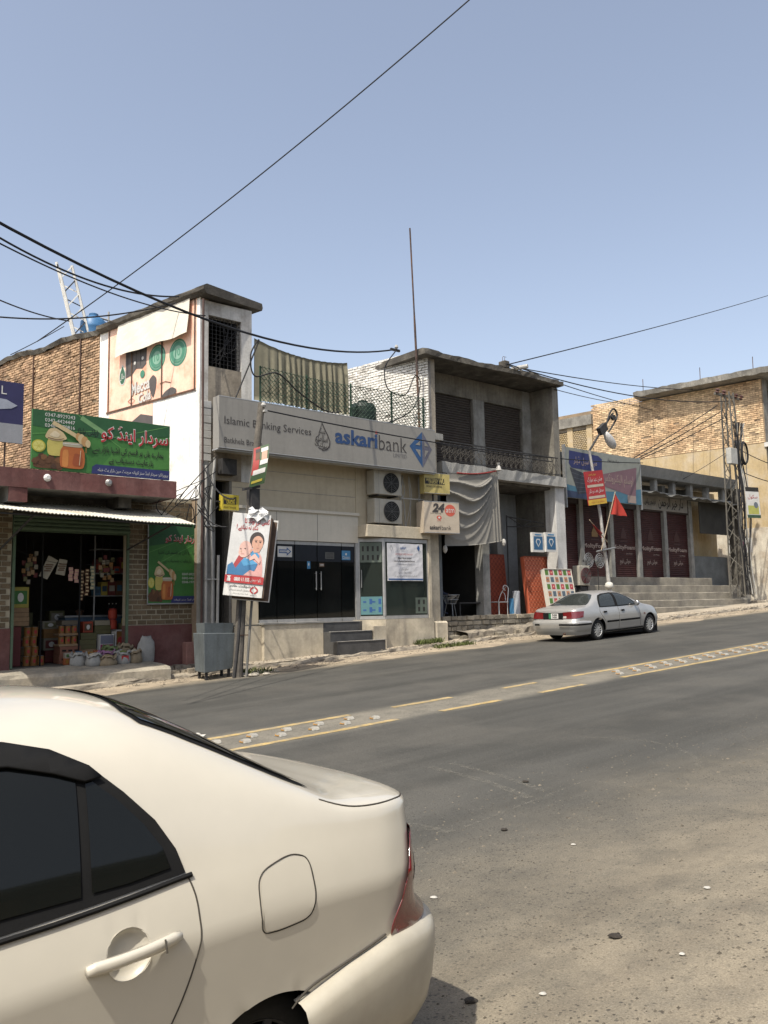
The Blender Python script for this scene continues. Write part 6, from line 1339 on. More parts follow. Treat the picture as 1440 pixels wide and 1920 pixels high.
C_HAIR = mkprint('print_dark_hair', 58, 48, 50); C_SKIN2 = mkprint('print_child_skin', 236, 190, 176); C_SHIRT = mkprint('print_blue_shirt', 40, 120, 172); C_SHIRT2 = mkprint('print_light_blue_shirt', 70, 158, 208); C_PINK = mkprint('print_pink_sleeve', 226, 168, 162); C_REDC = mkprint('print_red_cloth', 176, 52, 62)
P = lambda pts, m, l: fad.poly(pts, m, ad, layer=l)
P([(.16, .36), (.30, .50), (.40, .54), (.42, .30), (.20, .28)], C_REDC, 2); P([(.55, .58), (.78, .56), (.88, .48), (.93, .36), (.95, .245), (.35, .245), (.50, .40)], C_PINK, 2)
P([(.55, .54), (.70, .56), (.82, .50), (.80, .44), (.62, .47)], C_SHIRT2, 3)
P([(.03, .25), (.03, .36), (.14, .40), (.24, .33), (.36, .42), (.44, .46), (.66, .44), (.80, .40), (.74, .32), (.55, .25)], C_SHIRT, 4); P([(.36, .42), (.44, .46), (.66, .44), (.80, .40), (.60, .38), (.45, .36)], C_SHIRT2, 5)
P([(.46, .25), (.62, .32), (.90, .28), (.92, .25)], C_PINK, 5)
fad.disc(.71, .68, .19, .105, C_HAIR, ad, layer=3); fad.disc(.735, .645, .145, .092, C_SKIN, ad, layer=4); P([(.62, .60), (.86, .60), (.80, .54), (.66, .53)], C_SKIN, 4)
fad.disc(.44, .57, .165, .095, C_SKIN2, ad, layer=5); fad.disc(.40, .525, .13, .062, C_SKIN2, ad, layer=5); fad.disc(.585, .55, .03, .02, C_SKIN, ad, layer=6)
for a, b in ((.69, .665), (.80, .662)): fad.disc(a, b, .025, .007, C_HAIR, ad, layer=6); fad.stroke([(a - .04, b + .016), (a + .04, b + .018)], .007, C_HAIR, ad, layer=6)
fad.stroke([(.75, .655), (.762, .62), (.745, .615)], .006, mkprint('print_cheek', 226, 176, 152), ad, layer=6); fad.stroke([(.715, .590), (.785, .590)], .010, mkprint('print_lip2', 232, 160, 150), ad, layer=6); P([(.62, .66), (.66, .60), (.69, .57), (.64, .60)], mkprint('print_cheek', 226, 176, 152), 5)
for a, b in ((.32, .565), (.43, .572)): fad.disc(a, b, .018, .006, C_HAIR, ad, layer=7)
fad.stroke([(.35, .545), (.33, .53), (.36, .527)], .007, mkprint('print_tan', 198, 152, 92), ad, layer=7); fad.stroke([(.33, .508), (.42, .508)], .008, mkprint('print_lip', 226, 150, 140), ad, layer=7)
P([(.56, .46), (.70, .52), (.86, .44), (.84, .40), (.70, .46), (.58, .43)], C_SKIN2, 7)
tw = MB(); tr_ = random.Random(31); c0 = fad.pt(.66, 1.0, .03); GR = [[c0 + fad.r * ((i - 3) * .075) + fad.u * (.12 - j * .05 + .05 * sin(i * 1.9 + j)) + fad.n * tr_.uniform(-.01, .07) for i in range(7)] for j in range(6)]
tw.sheet(GR, .003, fad.n); tag(tw.obj('torn_plastic', mat('crumpled_white_plastic', (.72, .72, .71), .35, .05, 4)), 'crumpled torn white plastic sheet stuck on top of the charity poster', 'plastic sheet')
# curled political poster above
pp_ = thing('curled_party_poster', (10.05, 16.5, 4.6), 'small curled red and green party poster high on the leaning pole', 'poster')
def curl(f, w=.36, h=.92): return V((9.86, 16.52, 4.62)) + VR * (w * f[0] + .10 * f[1] + .04 * sin(f[1] * 3)) + V((0, 0, h * f[1] + .10 * f[0])) - V((.64, .77, 0)) * (.07 * sin(f[1] * 4) + .05 * f[0])
def cpatch(a0, a1, b0, b1, m, nm, l=0):
    g_ = MB(); g_.grid([[curl((lerp(a0, a1, i / 4), lerp(b0, b1, j / 8))) - V((.64, .77, 0)) * (.003 * l) for i in range(5)] for j in range(9)]); return g_.obj(nm, m, pp_, smooth=True)
gq = MB(); gq.sheet([[curl((i / 5, j / 8)) for i in range(6)] for j in range(9)], .003, V((-.64, -.77, 0))); gq.obj('sheet', mkprint('print_moss_green', 62, 96, 58), pp_, fix=True)
cpatch(0, .42, .3, 1, mkprint('print_party_red', 178, 44, 40), 'print', 1); cpatch(.1, .9, .28, .40, C_WHITE, 'print', 2); cpatch(.55, .9, .62, .86, C_SKIN, 'print', 2); cpatch(.5, .95, .84, .94, C_WHITE, 'print', 3); cpatch(.48, .98, .5, .62, C_WHITE, 'print', 3); cpatch(.15, .42, .66, .88, C_BROWN, 'print', 2); cpatch(.14, .44, .86, .95, C_HAIR, 'print', 3); cpatch(.1, .8, .08, .14, C_YEL, 'print', 2)
# grey sheet metal bin box at the pole foot
ub_ = thing('sheet_metal_box', (9.2, 17.0, .5), 'dented grey sheet metal box standing between the grocery and the leaning pole', 'box')
M_GBOX = mat('grey_blue_sheet_metal', (.155, .175, .18), .55, .15, 3, .1, 12, metal=.3, streak=(.09, .09, .085), stk=.5)
q = MB(); q.add([(8.89, 16.75, .52), (9.58, 16.75, .58), (9.58, 17.2, .58), (8.89, 17.2, .54), (8.85, 16.72, 1.38), (9.64, 16.72, 1.36), (9.64, 17.22, 1.36), (8.85, 17.22, 1.38)], [(0, 3, 2, 1), (0, 1, 5, 4), (1, 2, 6, 5), (2, 3, 7, 6), (3, 0, 4, 7), (4, 5, 6, 7)]); q.obj('body', M_GBOX, ub_, bevel=.012)
q = MB(); q.add([(8.92, 16.80, 1.36), (9.60, 16.80, 1.34), (9.60, 17.16, 1.34), (8.92, 17.16, 1.36), (8.90, 16.78, 1.60), (9.62, 16.78, 1.58), (9.62, 17.18, 1.58), (8.90, 17.18, 1.60)], [(0, 1, 5, 4), (1, 2, 6, 5), (2, 3, 7, 6), (3, 0, 4, 7), (4, 5, 6, 7)]); q.obj('collar', M_GBOX, ub_)
for x, y in ((8.95, 16.8), (9.5, 16.8), (8.95, 17.12), (9.5, 17.12)): box('foot', M_DARKIRON, ub_, x, x + .05, y, y + .05, .3, .58)

# ------------------------------------------------------------------ small hanging signs
C_WU = mkprint('print_signal_yellow', 212, 190, 30); C_WUB = mkprint('print_pale_yellow', 196, 178, 104)
def boxsign(name, o, w, h, d, m, label, r=(1, 0, 0)):
    f = Frame(o, r, w, h); t = thing(name, f.pt(.5, 0), label, 'sign'); board('light_box', f, d, m, t); 
    for a, b, c, e in ((0, 0, 1, .02), (0, .98, 1, 1)): f.rect(a, b, c, e, M_ALU, t, 'edge', 1)
    return f, t
f, t = boxsign('money_transfer_sign', (10.12, 18.2, 4.30), .46, .40, .16, C_WU, 'small bright yellow money transfer box sign beside the charity poster'); f.rect(.06, .38, .82, .86, M_INK, t, 'print', 1); f.text('WESTERN', .42, .73, .10, C_WU, t, .30, layer=2, bold=.03); f.text('UNION', .48, .50, .10, C_WU, t, .22, layer=2, bold=.03); f.rect(.86, .38, .88, .86, M_INK, t, 'print', 1); f.text('MONEY TRANSFER', .45, .18, .05, M_INK, t, .34, layer=2)
box('arm', M_DARKIRON, t, 10.0, 10.14, 18.3, 18.34, 4.5, 4.54)
RS = V((.93, -.36, 0)).normalized()
f, t = boxsign('money_transfer_sign', (16.62, 17.95, 5.16), .90, .61, .25, C_WUB, 'faded yellow money transfer box sign hanging under the end of the bank sign', (.985, -.17, 0)); f.rect(.03, .45, .80, .74, M_INK, t, 'print', 1); f.text('WESTERN', .30, .65, .09, C_WUB, t, .42, layer=2, bold=.03); f.text('UNION', .34, .54, .09, C_WUB, t, .30, layer=2, bold=.03); f.text('WU', .68, .60, .16, C_WUB, t, .22, layer=2, bold=.05); f.text('MONEY TRANSFER', .38, .33, .05, M_INK, t, .55, layer=2)
f, t = boxsign('cash_machine_sign', (16.56, 17.92, 3.99), 1.24, .93, .42, mkprint('print_warm_white', 206, 190, 168), 'pale 24 hour cash machine box sign hanging at the bank corner', (.985, -.17, 0)); f.text('24', .40, .80, .27, C_GREY, t, .44, layer=2, bold=.05, slant=.2); f.disc(.74, .73, .155, .19, mkprint('print_coral', 220, 92, 68), t); f.text('atm', .74, .73, .13, C_WHITE, t, .30, layer=3); f.text('hour banking', .32, .62, .045, C_GREY, t, .38, layer=2)
f.disc(.42, .49, .07, .065, mkprint('print_coral', 220, 92, 68), t); f.disc(.42, .49, .028, .03, C_WHITE, t, layer=2); f.text('1LINK', .42, .40, .04, mkprint('print_coral', 220, 92, 68), t, .14, layer=2); f.text('askari', .30, .175, .13, C_GREY, t, .38, layer=2, bold=.03); f.text('bank', .62, .17, .13, C_GREY, t, .34, layer=2)
box('hanger', M_DARKIRON, t, 17.0, 17.04, 18.0, 18.04, 4.9, 5.75); box('hanger', M_DARKIRON, t, 17.1, 17.14, 18.1, 18.4, 4.5, 4.54)

# ------------------------------------------------------------------ grey cloth hung over the shop
cl_ = MB(); rows = []
TL, TR, BR, BL = V((17.95, 18.35, 5.93)), V((20.22, 18.35, 6.24)), V((20.28, 18.32, 3.90)), V((17.74, 18.32, 3.66))
for j in range(70):
    v = j / 69; row = []
    for i in range(80):
        u = i / 79; p = TL.lerp(TR, u).lerp(BL.lerp(BR, u), v)
        # swags running from the left edge up to the knot at the top right, straight pleats below the knot
        c_ = v / max((1 - u ** 2.4) * (1 + .75 * u), .05); ph = c_ * 6.4 + .25 * sin(u * 6 + c_ * 5); rg_ = 1 - abs(sin(pi * ph)); amp = .19 * rg_ ** 1.7 * sm((1 - u) * 5) * sm(c_ * 5) * sm((1.35 - c_) * 3) * (.55 + .45 * sin(c_ * 4.1 + 1))
        if u > .80: amp = lerp(amp, .05 * (.5 + .5 * sin(u * 110)) * sm(v * 4), sm((u - .80) / .10))
        row.append(p + V((0, -amp - .06 * sin(pi * u), -.10 * sin(pi * u) * (1 - v) ** 2 - .05 * sin(pi * u) * v)))
    rows.append(row)
cl_.sheet(rows, .004, (0, -1, 0)); hc = tag(cl_.obj('hung_cloth', mat('dusty_grey_cloth', (.25, .235, .205), .9, .08, 2), smooth=True), 'dusty grey cloth hung in swags from the balcony over the dark shop', 'cloth')
for c in (BL + V((0, -.02, -.1)), BR + V((.08, -.03, -.05))): q = MB(); q.lathe(c, [(.02, .12), (.06, .08), (.075, .0), (.05, -.08), (.01, -.12)], 10); q.obj('weight_bundle', mat('pale_rag', (.5, .48, .44), .9), hc)
q = MB(); q.tube(bezier((18.3, 18.26, 5.94), (20.1, 18.28, 6.16), .06), .022, 6); q.obj('red_tie', mat('red_rag', (.30, .04, .035), .8), hc); q = MB(); q.lathe((20.22, 18.28, 6.24), [(.1, -.05), (.07, .05), (.03, .12), (.06, .2)], 10); q.obj('knot', mat('pale_rag', (.5, .48, .44)), hc)

# ------------------------------------------------------------------ shop goods under the balcony house
def mattress(name, o, r, u, w, h, t, m, label): 
    f = Frame(o, r, w, h, u); th = thing(name, o, label, 'mattress'); board('core', f, t, m, th); pq = MB(); pq.tube([f.pt(0, 0, .01), f.pt(1, 0, .01), f.pt(1, 1, .01), f.pt(0, 1, .01), f.pt(0, 0, .01)], .018, 6); pq.obj('piping', m, th); return f, th
M_OR = mkprint('print_mattress_orange', 206, 96, 58); C_DKR = mkprint('print_mattress_dark', 84, 28, 26); C_PEACH = mkprint('print_mattress_peach', 236, 170, 136)
def tilepattern(f, t, nx, nz, m1, m2, name='print'):
    a = MB(); b = MB()
    for i in range(nx):
        for j in range(nz):
            cx, cz = (i + .5) / nx, (j + .5) / nz; s1, s2 = .26 / nx, .26 / nz
            (a if (i + j) % 2 else b).add([f.pt(cx - s1, cz, .004), f.pt(cx, cz - s2, .004), f.pt(cx + s1, cz, .004), f.pt(cx, cz + s2, .004)], [(0, 1, 2, 3)])
            if (i % 2, j % 2) == (0, 0):
                for dx_, dz_ in ((.5, 0), (-.5, 0), (0, .5), (0, -.5)): a.add([f.pt(cx + dx_ / nx - s1 * .5, cz + dz_ / nz, .005), f.pt(cx + dx_ / nx, cz + dz_ / nz - s2 * .5, .005), f.pt(cx + dx_ / nx + s1 * .5, cz + dz_ / nz, .005), f.pt(cx + dx_ / nx, cz + dz_ / nz + s2 * .5, .005)], [(0, 1, 2, 3)])
    stuff(a.obj(name, m1, t)); stuff(b.obj(name, m2, t))
f, t = mattress('patterned_mattress', (22.36, 19.0, 1.52), (1, 0, 0), (0.02, .12, 1), 1.42, 2.0, .16, M_OR, 'bright orange patterned mattress standing against the white pillar'); tilepattern(f, t, 16, 22, C_DKR, C_PEACH)
f, t = mattress('patterned_mattress', (21.05, 20.0, 1.52), (1, 0, 0), (0, .08, 1), 1.35, 2.1, .16, mkprint('print_mattress_rust', 170, 70, 44), 'rust patterned mattress standing deep in the shade beside the folded stack'); tilepattern(f, t, 14, 22, C_DKR, M_OR)
f, t = mattress('chequered_mattress', (22.50, 18.18, 1.36), (1, 0, 0), (-.01, .16, 1), 1.46, 1.70, .16, mkprint('print_mattress_white', 220, 214, 200), 'white mattress with green red and brown squares leaning beside the silver sedan')
CQ = (mkprint('print_sq_green', 80, 128, 40), mkprint('print_sq_red', 190, 28, 66), mkprint('print_sq_brown', 196, 130, 84), mkprint('print_sq_slate', 84, 104, 120))
for i in range(6):
    for j in range(7): f.rect((i + .16) / 6, (j + .14) / 7, (i + .86) / 6, (j + .86) / 7, CQ[(i % 2) + 2 * (j % 2)], t, 'print', 1); f.rect((i + .38) / 6, (j + .38) / 7, (i + .64) / 6, (j + .64) / 7, CQ[3] if j % 2 else C_PEACH, t, 'print', 2) if (i + j) % 2 else None
for k in range(11):
    q = MB(); q.box(20.62 + .03 * sin(k * 2), 20.98 + .03 * cos(k * 3), 19.5, 20.4, 1.52 + k * .172, 1.52 + k * .172 + .155); tag(q.obj('folded_mattress', mat('striped_ticking', (.36, .24, .20), .9, .2, 4, rnd=.25), bevel=.04), 'folded striped mattress in the tall stack against the shop pillar', 'mattress', 'folded mattress stack')
q = thing('rolled_sheet', (22.1, 19.3, 1.52), 'white and blue rolled plastic sheet standing beside the orange mattress', 'roll'); MB().lathe((22.08, 19.35, 1.52), [(.12, 0), (.13, .02), (.13, .78), (.10, .80)], 14).obj('roll', mat('white_roll', (.45, .47, .5), .6), q); MB().lathe((21.95, 19.45, 1.52), [(.10, 0), (.10, .55)], 12).obj('blue_wrap', mkprint('print_blue', 58, 140, 190), q)
for i, (x, y, z) in enumerate(((21.92, 18.40, 3.60), (22.54, 18.35, 3.62))):
    t = thing('hanging_soap_pack', (x + .25, y, z), ('blue and white pack hanging in the shade left of the white pillar', 'blue and white pack hanging sunlit on the white pillar')[i], 'pack'); f = Frame((x, y, z), (1, 0, 0), .56, .66); board('bag', f, .10, C_WHITE, t); f.rect(.10, .12, .92, .80, mkprint('print_pack_blue', 30, 104, 150), t); f.poly([(.5, .25), (.74, .52), (.64, .68), (.36, .68), (.26, .52)], C_WHITE, t, layer=2); f.poly([(.5, .33), (.66, .52), (.6, .62), (.4, .62), (.34, .52)], mkprint('print_pack_blue', 30, 104, 150), t, layer=3)
    f.rect(.2, .86, .8, .92, C_BLUE, t, layer=2)
aircon(25.1, 18.95, 2.50, 'white cooler unit with red fan grille on the steps behind the chequered mattress', .62, .72, True, .3)
box('stand', M_DARKIRON, [o for o in bpy.data.objects if o.name.startswith('air_conditioner')][-1], 25.2, 25.6, 19.0, 19.2, 1.2, 2.46)
for i, (x, y, z) in enumerate(((26.1, 19.3, 3.45), (26.85, 19.35, 3.45))):
    t = thing('pedestal_fan', (x, y, 1.9), ('pedestal fan nearest the red cooler on the shop steps', 'pedestal fan beside the lamp post on the shop steps')[i], 'fan'); q = MB()
    for R in (.27, .2, .12): q.tube([(x + R * cos(a * pi / 12), y - .05, z + R * sin(a * pi / 12)) for a in range(25)], .012, 5)
    for a in range(12): q.tube([(x, y - .06, z), (x + .27 * cos(a * pi / 6), y - .05, z + .27 * sin(a * pi / 6))], .006, 4)
    q.obj('guard', M_STEEL, t); q = MB()
    for a in range(3): b = a * 2 * pi / 3; q.add([(x, y - .03, z), (x + .22 * cos(b), y - .01, z + .22 * sin(b)), (x + .22 * cos(b + .9), y - .04, z + .22 * sin(b + .9))], [(0, 1, 2)])
    q.obj('blades', mat('grey_blades', (.2, .22, .24), .5), t); q = MB(); q.lathe((x, y, z), [(.08, -.05), (.09, .1), (.04, .2)], 12, (0, 1, 0)); q.tube([(x, y + .05, z), (x, y + .05, 1.95)], .02, 6); q.lathe((x, y + .05, 1.92), [(.22, 0), (.2, .03), (.03, .06)], 16); q.obj('stand', M_DARKIRON, t)
# wire chair and table frames at the shop mouth
wch = thing('wire_chair', (20.9, 18.9, 1.5), 'white wire garden chair with curled back on the shop platform', 'chair'); M_WIRE = mat('white_painted_wire', (.6, .6, .58), .5)
q = MB()
for x, y in ((20.55, 18.75), (20.95, 18.75), (20.55, 19.15), (20.95, 19.15)): q.tube([(x, y, 1.5), (x, y, 1.95)], .012, 5)
q.obj('leg_frame', M_WIRE, wch); q = MB(); [q.tube([(20.52, y, 1.95), (20.98, y, 1.95)], .01, 5) for y in frange(18.75, 19.15, .08)]; q.tube([(20.52, 18.75, 1.95), (20.98, 18.75, 1.95), (20.98, 19.15, 1.95), (20.52, 19.15, 1.95), (20.52, 18.75, 1.95)], .016, 5); q.obj('seat', M_WIRE, wch)
q = MB(); q.tube(spline([(20.95, 18.75, 1.95), (21.05, 18.8, 2.2), (21.12, 18.85, 2.42), (21.06, 18.95, 2.5), (20.98, 18.95, 2.40), (21.04, 18.9, 2.33)], 5), .016, 5); q.tube(spline([(20.95, 19.15, 1.95), (21.08, 19.12, 2.25), (21.12, 18.95, 2.45)], 5), .014, 5); q.tube(spline([(20.97, 18.85, 2.0), (21.06, 18.95, 2.2), (21.0, 19.02, 2.3)], 4), .012, 5); q.obj('backrest', M_WIRE, wch)
tb = thing('metal_table', (19.5, 19.1, 1.5), 'low dark table with dishes at the mouth of the dark shop', 'table'); box('top', M_DARKIRON, tb, 19.0, 20.45, 19.0, 19.5, 1.92, 1.96)
for x, y in ((19.05, 19.05), (20.38, 19.05), (19.05, 19.42), (20.38, 19.42)): box('leg', M_DARKIRON, tb, x, x + .035, y, y + .035, 1.5, 1.92)
fb_ = thing('wire_basket', (18.7, 19.1, 1.9), 'round wire basket of pale dishes beside the dark shop doorway', 'basket'); q = MB()
for R, z in ((.16, 1.92), (.24, 2.05), (.28, 2.2)): q.tube([(18.75 + R * cos(a * pi / 9), 19.15 + R * sin(a * pi / 9), z) for a in range(19)], .008, 4)
for a in range(14): q.tube([(18.75 + .16 * cos(a * pi / 7), 19.15 + .16 * sin(a * pi / 7), 1.92), (18.75 + .28 * cos(a * pi / 7), 19.15 + .28 * sin(a * pi / 7), 2.2)], .006, 4)
for a in range(3): q.tube([(18.75 + .14 * cos(a * 2.1), 19.15 + .14 * sin(a * 2.1), 1.92), (18.75 + .24 * cos(a * 2.1), 19.15 + .24 * sin(a * 2.1), 1.5)], .012, 5)
q.obj('frame', M_STEEL, fb_); q = MB(); q.lathe((18.72, 19.15, 2.06), [(.05, 0), (.14, .04), (.15, .06)], 14); q.lathe((18.84, 19.12, 2.12), [(.04, 0), (.11, .04), (.12, .06)], 14); q.obj('dish', mat('pale_china', (.5, .49, .46), .4), fb_)

# ------------------------------------------------------------------ lamp post with red placard and flags
lp = thing('street_lamp', (25.6, 18.0, 1.15), 'leaning street lamp post with a drooping lamp head behind the silver sedan', 'street lamp')
q = MB(); q.tube([(25.75, 18.0, 1.1), (25.53, 18.0, 2.5), (25.2, 18.0, 5.0), (24.72, 18.0, 7.27)], [.075, .07, .055, .045], 10); q.obj('shaft', mat('banded_grey_post', (.46, .44, .41), .7, .3, 5, streak=(.15, .13, .11), stk=.7), lp)
q = MB(); q.tube([(24.72, 18.0, 7.25), (25.45, 17.9, 8.15), (26.05, 17.85, 8.78)], .04, 8); q.obj('arm', M_DARKIRON, lp)
q = MB(); q.tube(spline([(25.5, 17.88, 8.0), (25.85, 17.85, 8.75), (26.15, 17.85, 8.95), (26.3, 17.85, 8.7), (26.0, 17.86, 8.3), (25.7, 17.88, 8.0)], 5), .035, 6); q.lathe((26.05, 17.85, 8.62), [(.10, -.05), (.10, .05)], 10, (0, 1, 0)); q.obox((25.28, 17.8, 7.86), (.38, 0, .26), (0, .16, 0), (-.16, 0, .24)); q.obj('cable_coil', M_DARKIRON, lp)
q = MB(); q.lathe((25.5, 17.86, 8.02), [(.05, 0), (.11, .1), (.16, .32), (.165, .5), (.12, .68), (.03, .76)], 14, V((.55, -.05, -.62))); q.obj('lamp_head', mat('lamp_head_white', (.55, .54, .52), .4), lp, smooth=True)
q = MB(); q.lathe((25.53, 18.0, 2.46), [(.05, -.12), (.13, -.08), (.16, .0), (.12, .10), (.05, .14)], 12); q.obj('cloth_wrap', mat('white_cloth_wrap', (.62, .60, .54), .9, .1, 8, .5, 20), lp, smooth=True)
q = MB(); q.tube([(24.75, 17.9, 3.66), (25.85, 17.9, 3.82)], .03, 6); q.obj('cross_stick', M_STEEL, lp)
f = Frame((24.42, 17.90, 5.26), V((.985, -.05, .15)), 1.02, 1.20, V((-.165, 0, 1))); t = thing('red_placard', f.o, 'tilted red and yellow placard fixed on the leaning street lamp post', 'placard'); board('panel', f, .03, C_RED, t); f.rect(0, 0, 1, .155, mkprint('print_placard_yellow', 232, 186, 40), t)
for b in (.185, .52): f.rect(.06, b, .94, b + .075, mkprint('print_warm_white', 206, 190, 168), t)
f.text(ur('جشن عید مبارک'), .5, .74, .22, C_WHITE, t, .82, layer=3); f.text(ur('محفل نعت و ذکر'), .5, .40, .18, C_WHITE, t, .8, layer=3); f.text(ur('خوش آمدید'), .4, .90, .11, C_YEL, t, .4, layer=3); f.text(ur('بمقام بٹ خیلہ'), .5, .075, .09, C_RED, t, .7, layer=3)
def flag(name, label, p0, p1, tri_, m):
    t = thing(name, p0, label, 'flag'); q = MB(); q.tube([p0, p1], .018, 6); q.obj('stick', mat('flag_stick', (.35, .28, .2), .8), t); A, Bq, Cq = [V(p) for p in tri_]; P = []
    for i in range(9):
        row = []
        for j in range(7): a = i / 8; b = j / 6; p = A.lerp(Bq, b).lerp(A.lerp(Cq, b) if True else A, 0); p = (A.lerp(Bq, a)).lerp(A.lerp(Cq, a), b); row.append(p + V((0, .07 * sin(b * 9 + a * 3) * a, 0)))
        P.append(row)
    q = MB(); q.grid(P); q.obj('cloth', m, t, smooth=True)
M_FLAG = mat('red_flag_cloth', (.42, .045, .03), .8, .1, 3)
flag('red_flag', 'large drooping red flag on a stick tied to the lamp post', (24.95, 17.85, 3.7), (25.95, 17.85, 5.85), ((25.93, 17.85, 5.82), (25.62, 17.85, 5.02), (26.42, 17.75, 4.98)), M_FLAG)
flag('red_flag', 'small furled red flag low on the left of the lamp post', (25.35, 17.85, 4.0), (24.35, 17.85, 4.75), ((24.35, 17.85, 4.75), (25.0, 17.85, 4.34), (24.95, 17.85, 4.12)), mat('dull_red_flag_cloth', (.26, .03, .025), .8, .1, 3))

# ------------------------------------------------------------------ lattice power pole
lt = thing('lattice_power_pole', (38.2, 19.6, 2.1), 'steel lattice power pole wrapped in cables at the end of the shop steps', 'power pole')
M_LAT = mat('weathered_lattice_steel', (.16, .148, .125), .7, .2, 5, metal=.2)
b0, t0 = V((38.15, 19.6, 2.0)), V((37.95, 19.6, 11.7)); hb, ht = .36, .20
cor = [(-1, -1), (1, -1), (1, 1), (-1, 1)]; leg = lambda k, f: b0.lerp(t0, f) + V((cor[k % 4][0], cor[k % 4][1], 0)) * lerp(hb, ht, f)
for k in range(4): q = MB(); q.tube([leg(k, 0), leg(k, 1)], .04, 4); q.obj('leg', M_LAT, lt)
for i in range(15):
    for k in range(4): q = MB(); q.tube([leg(k, i / 15), leg(k + 1, (i + 1) / 15)] if i % 2 else [leg(k + 1, i / 15), leg(k, (i + 1) / 15)], .02, 4); q.obj('brace', M_LAT, lt)
q = MB(); q.obox((36.8, 19.55, 11.45), (2.4, 0, .05), (0, .1, 0), (0, 0, .1)); q.obj('crossarm', M_LAT, lt)
for x in (36.9, 37.5, 38.6, 39.1): q = MB(); q.lathe((x, 19.55, 11.5), [(.05, 0), (.11, .06), (.06, .12), (.11, .18), (.05, .24)], 10, (0 if x < 38 else .3, -.3, 1)); q.obj('insulator', mat('brown_porcelain', (.10, .05, .04), .3), lt)
box('meter_box', mat('pale_meter_box', (.45, .44, .40), .6), lt, 37.1, 37.72, 19.15, 19.4, 8.15, 8.9, .02); q = MB()
for k in range(3): q.tube([(38.35 + .30 * cos(a * pi / 10) * (1 - .06 * k), 19.15 - .03 * k, 8.75 + .55 * sin(a * pi / 10) * (1 - .05 * k)) for a in range(21)], .03, 5)
q.obj('cable_coil', M_CABLE, lt); lr2 = random.Random(17)
for k in range(16):
    x = 37.8 + lr2.uniform(0, .75); q = MB(); q.tube(spline([(x + lr2.uniform(-.2, .2), 19.2 + lr2.uniform(-.1, .2), z) for z in (2.1, 4.0, 5.6, 7.2, 8.8, 10.2)], 5), lr2.choice([.012, .018, .03]), 5); q.obj('riser_cable', M_CABLE if k % 3 else M_PVC, lt)
f = Frame((38.1, 19.05, 5.66), V((.96, -.28, 0)), .84, 1.45, V((-.06, 0, 1))); t = thing('pole_poster', f.o, 'white and yellow poster board tied on the lattice power pole', 'poster'); board('panel', f, .03, C_WHITE, t); f.rect(0, .86, 1, 1, C_BLACK, t); f.text(ur('سکول'), .5, .68, .22, C_RED, t, .6, layer=2); f.rect(.1, .12, .9, .40, mkprint('print_olive_yellow', 190, 190, 90), t); f.disc(.7, .42, .16, .10, mkprint('print_slate', 110, 120, 132), t, layer=2); f.rect(0, 0, 1, .10, mkprint('print_bottle_green', 40, 80, 60), t)

# ------------------------------------------------------------------ overhead cables
def cable(p0, p1, sag, r, label, n=22): 
    q = MB(); q.tube(bezier(p0, p1, sag, n), r, 6); return tag(q.obj('overhead_cable', M_CABLE), label, 'cable')
def px(u, v, Y):
    d = fw * 1580 + rt * (u - 720) - up * (v - 960); return EYE + d * (Y / d.y)
cable(px(1010, -115, 11.0), px(70, 640, 25.5), .35, .018, 'thick cable crossing the sky from the top of the picture to the brick roof')
cable(px(-60, 385, 12.0), px(742, 655, 18.9), .75, .024, 'thickest sagging cable running over the tower cap to the limewashed wall')
cable(px(-60, 410, 12.0), px(335, 556, 16.0), .30, .017, 'second sagging cable joining the thickest one above the advertisement')
cable(px(-60, 425, 12.5), px(385, 592, 18.4), .25, .014, 'thin cable passing in front of the blank beige sheet')
cable(px(-60, 535, 20), px(130, 602, 25.3), .12, .020, 'cable sloping down from the picture edge to the lattice mast')
cable(px(-60, 588, 20), px(330, 568, 19.2), .25, .018, 'near level cable passing the lattice mast and the blue tank')
cable(px(120, 612, 24), px(20, 665, 22), .02, .012, 'short thin wire below the lattice mast')
cable(px(950, 684, 18.3), px(1500, 535, 26), .15, .02, 'cable rising across the sky from the balcony house spout')
A1, A2_ = px(950, 682, 18.3), px(1365, 752, 19.5)
cable(A1, A2_, .45, .02, 'upper of the cables between the balcony house and the lattice power pole'); cable(px(955, 686, 18.3), px(1240, 772, 27), .15, .018, 'cable from the balcony house to the brick end wall')
cable(px(985, 692, 18.5), px(1460, 716, 30), .7, .018, 'nearly level cable above the end building roof edge'); cable(px(1040, 730, 18.6), px(1200, 760, 25), .1, .014, 'thin wire from the balcony house roof corner')
for k, lab in enumerate(('upper', 'middle', 'lower')): cable(px(1345 + 6 * k, 760 + 12 * k, 19.5), px(1165 + 14 * k, 872 - 4 * k, 20.6), .06, .022, lab + ' of three cables dropping from the lattice pole to the canopy roof')
cable(px(492, 768, 16.6), px(1205, 868, 20.0), .30, .017, 'cable strung from the leaning pole along the bank sign and balcony'); cable(px(818, 832, 18.2), px(1036, 866, 18.4), .02, .016, 'cable lying along the balcony railing top')
cable(px(1360, 850, 19.4), px(1262, 908, 21), .05, .014, 'thin drop wire from the meter box to the canopy'); cable(px(1385, 842, 19.4), px(1450, 872, 19.6), .05, .02, 'cable leaving the lattice pole coil toward the end facade'); cable(px(1385, 882, 19.4), px(1450, 905, 19.6), .05, .02, 'lower cable leaving the lattice pole toward the end facade')
cable(px(380, 870, 18.2), px(440, 935, 16.8), .25, .018, 'drooping cable between the corner pillar and the leaning pole'); cable(px(372, 955, 18.1), px(425, 988, 17.5), .12, .018, 'low cable looping from the corner pillar to the charity board')
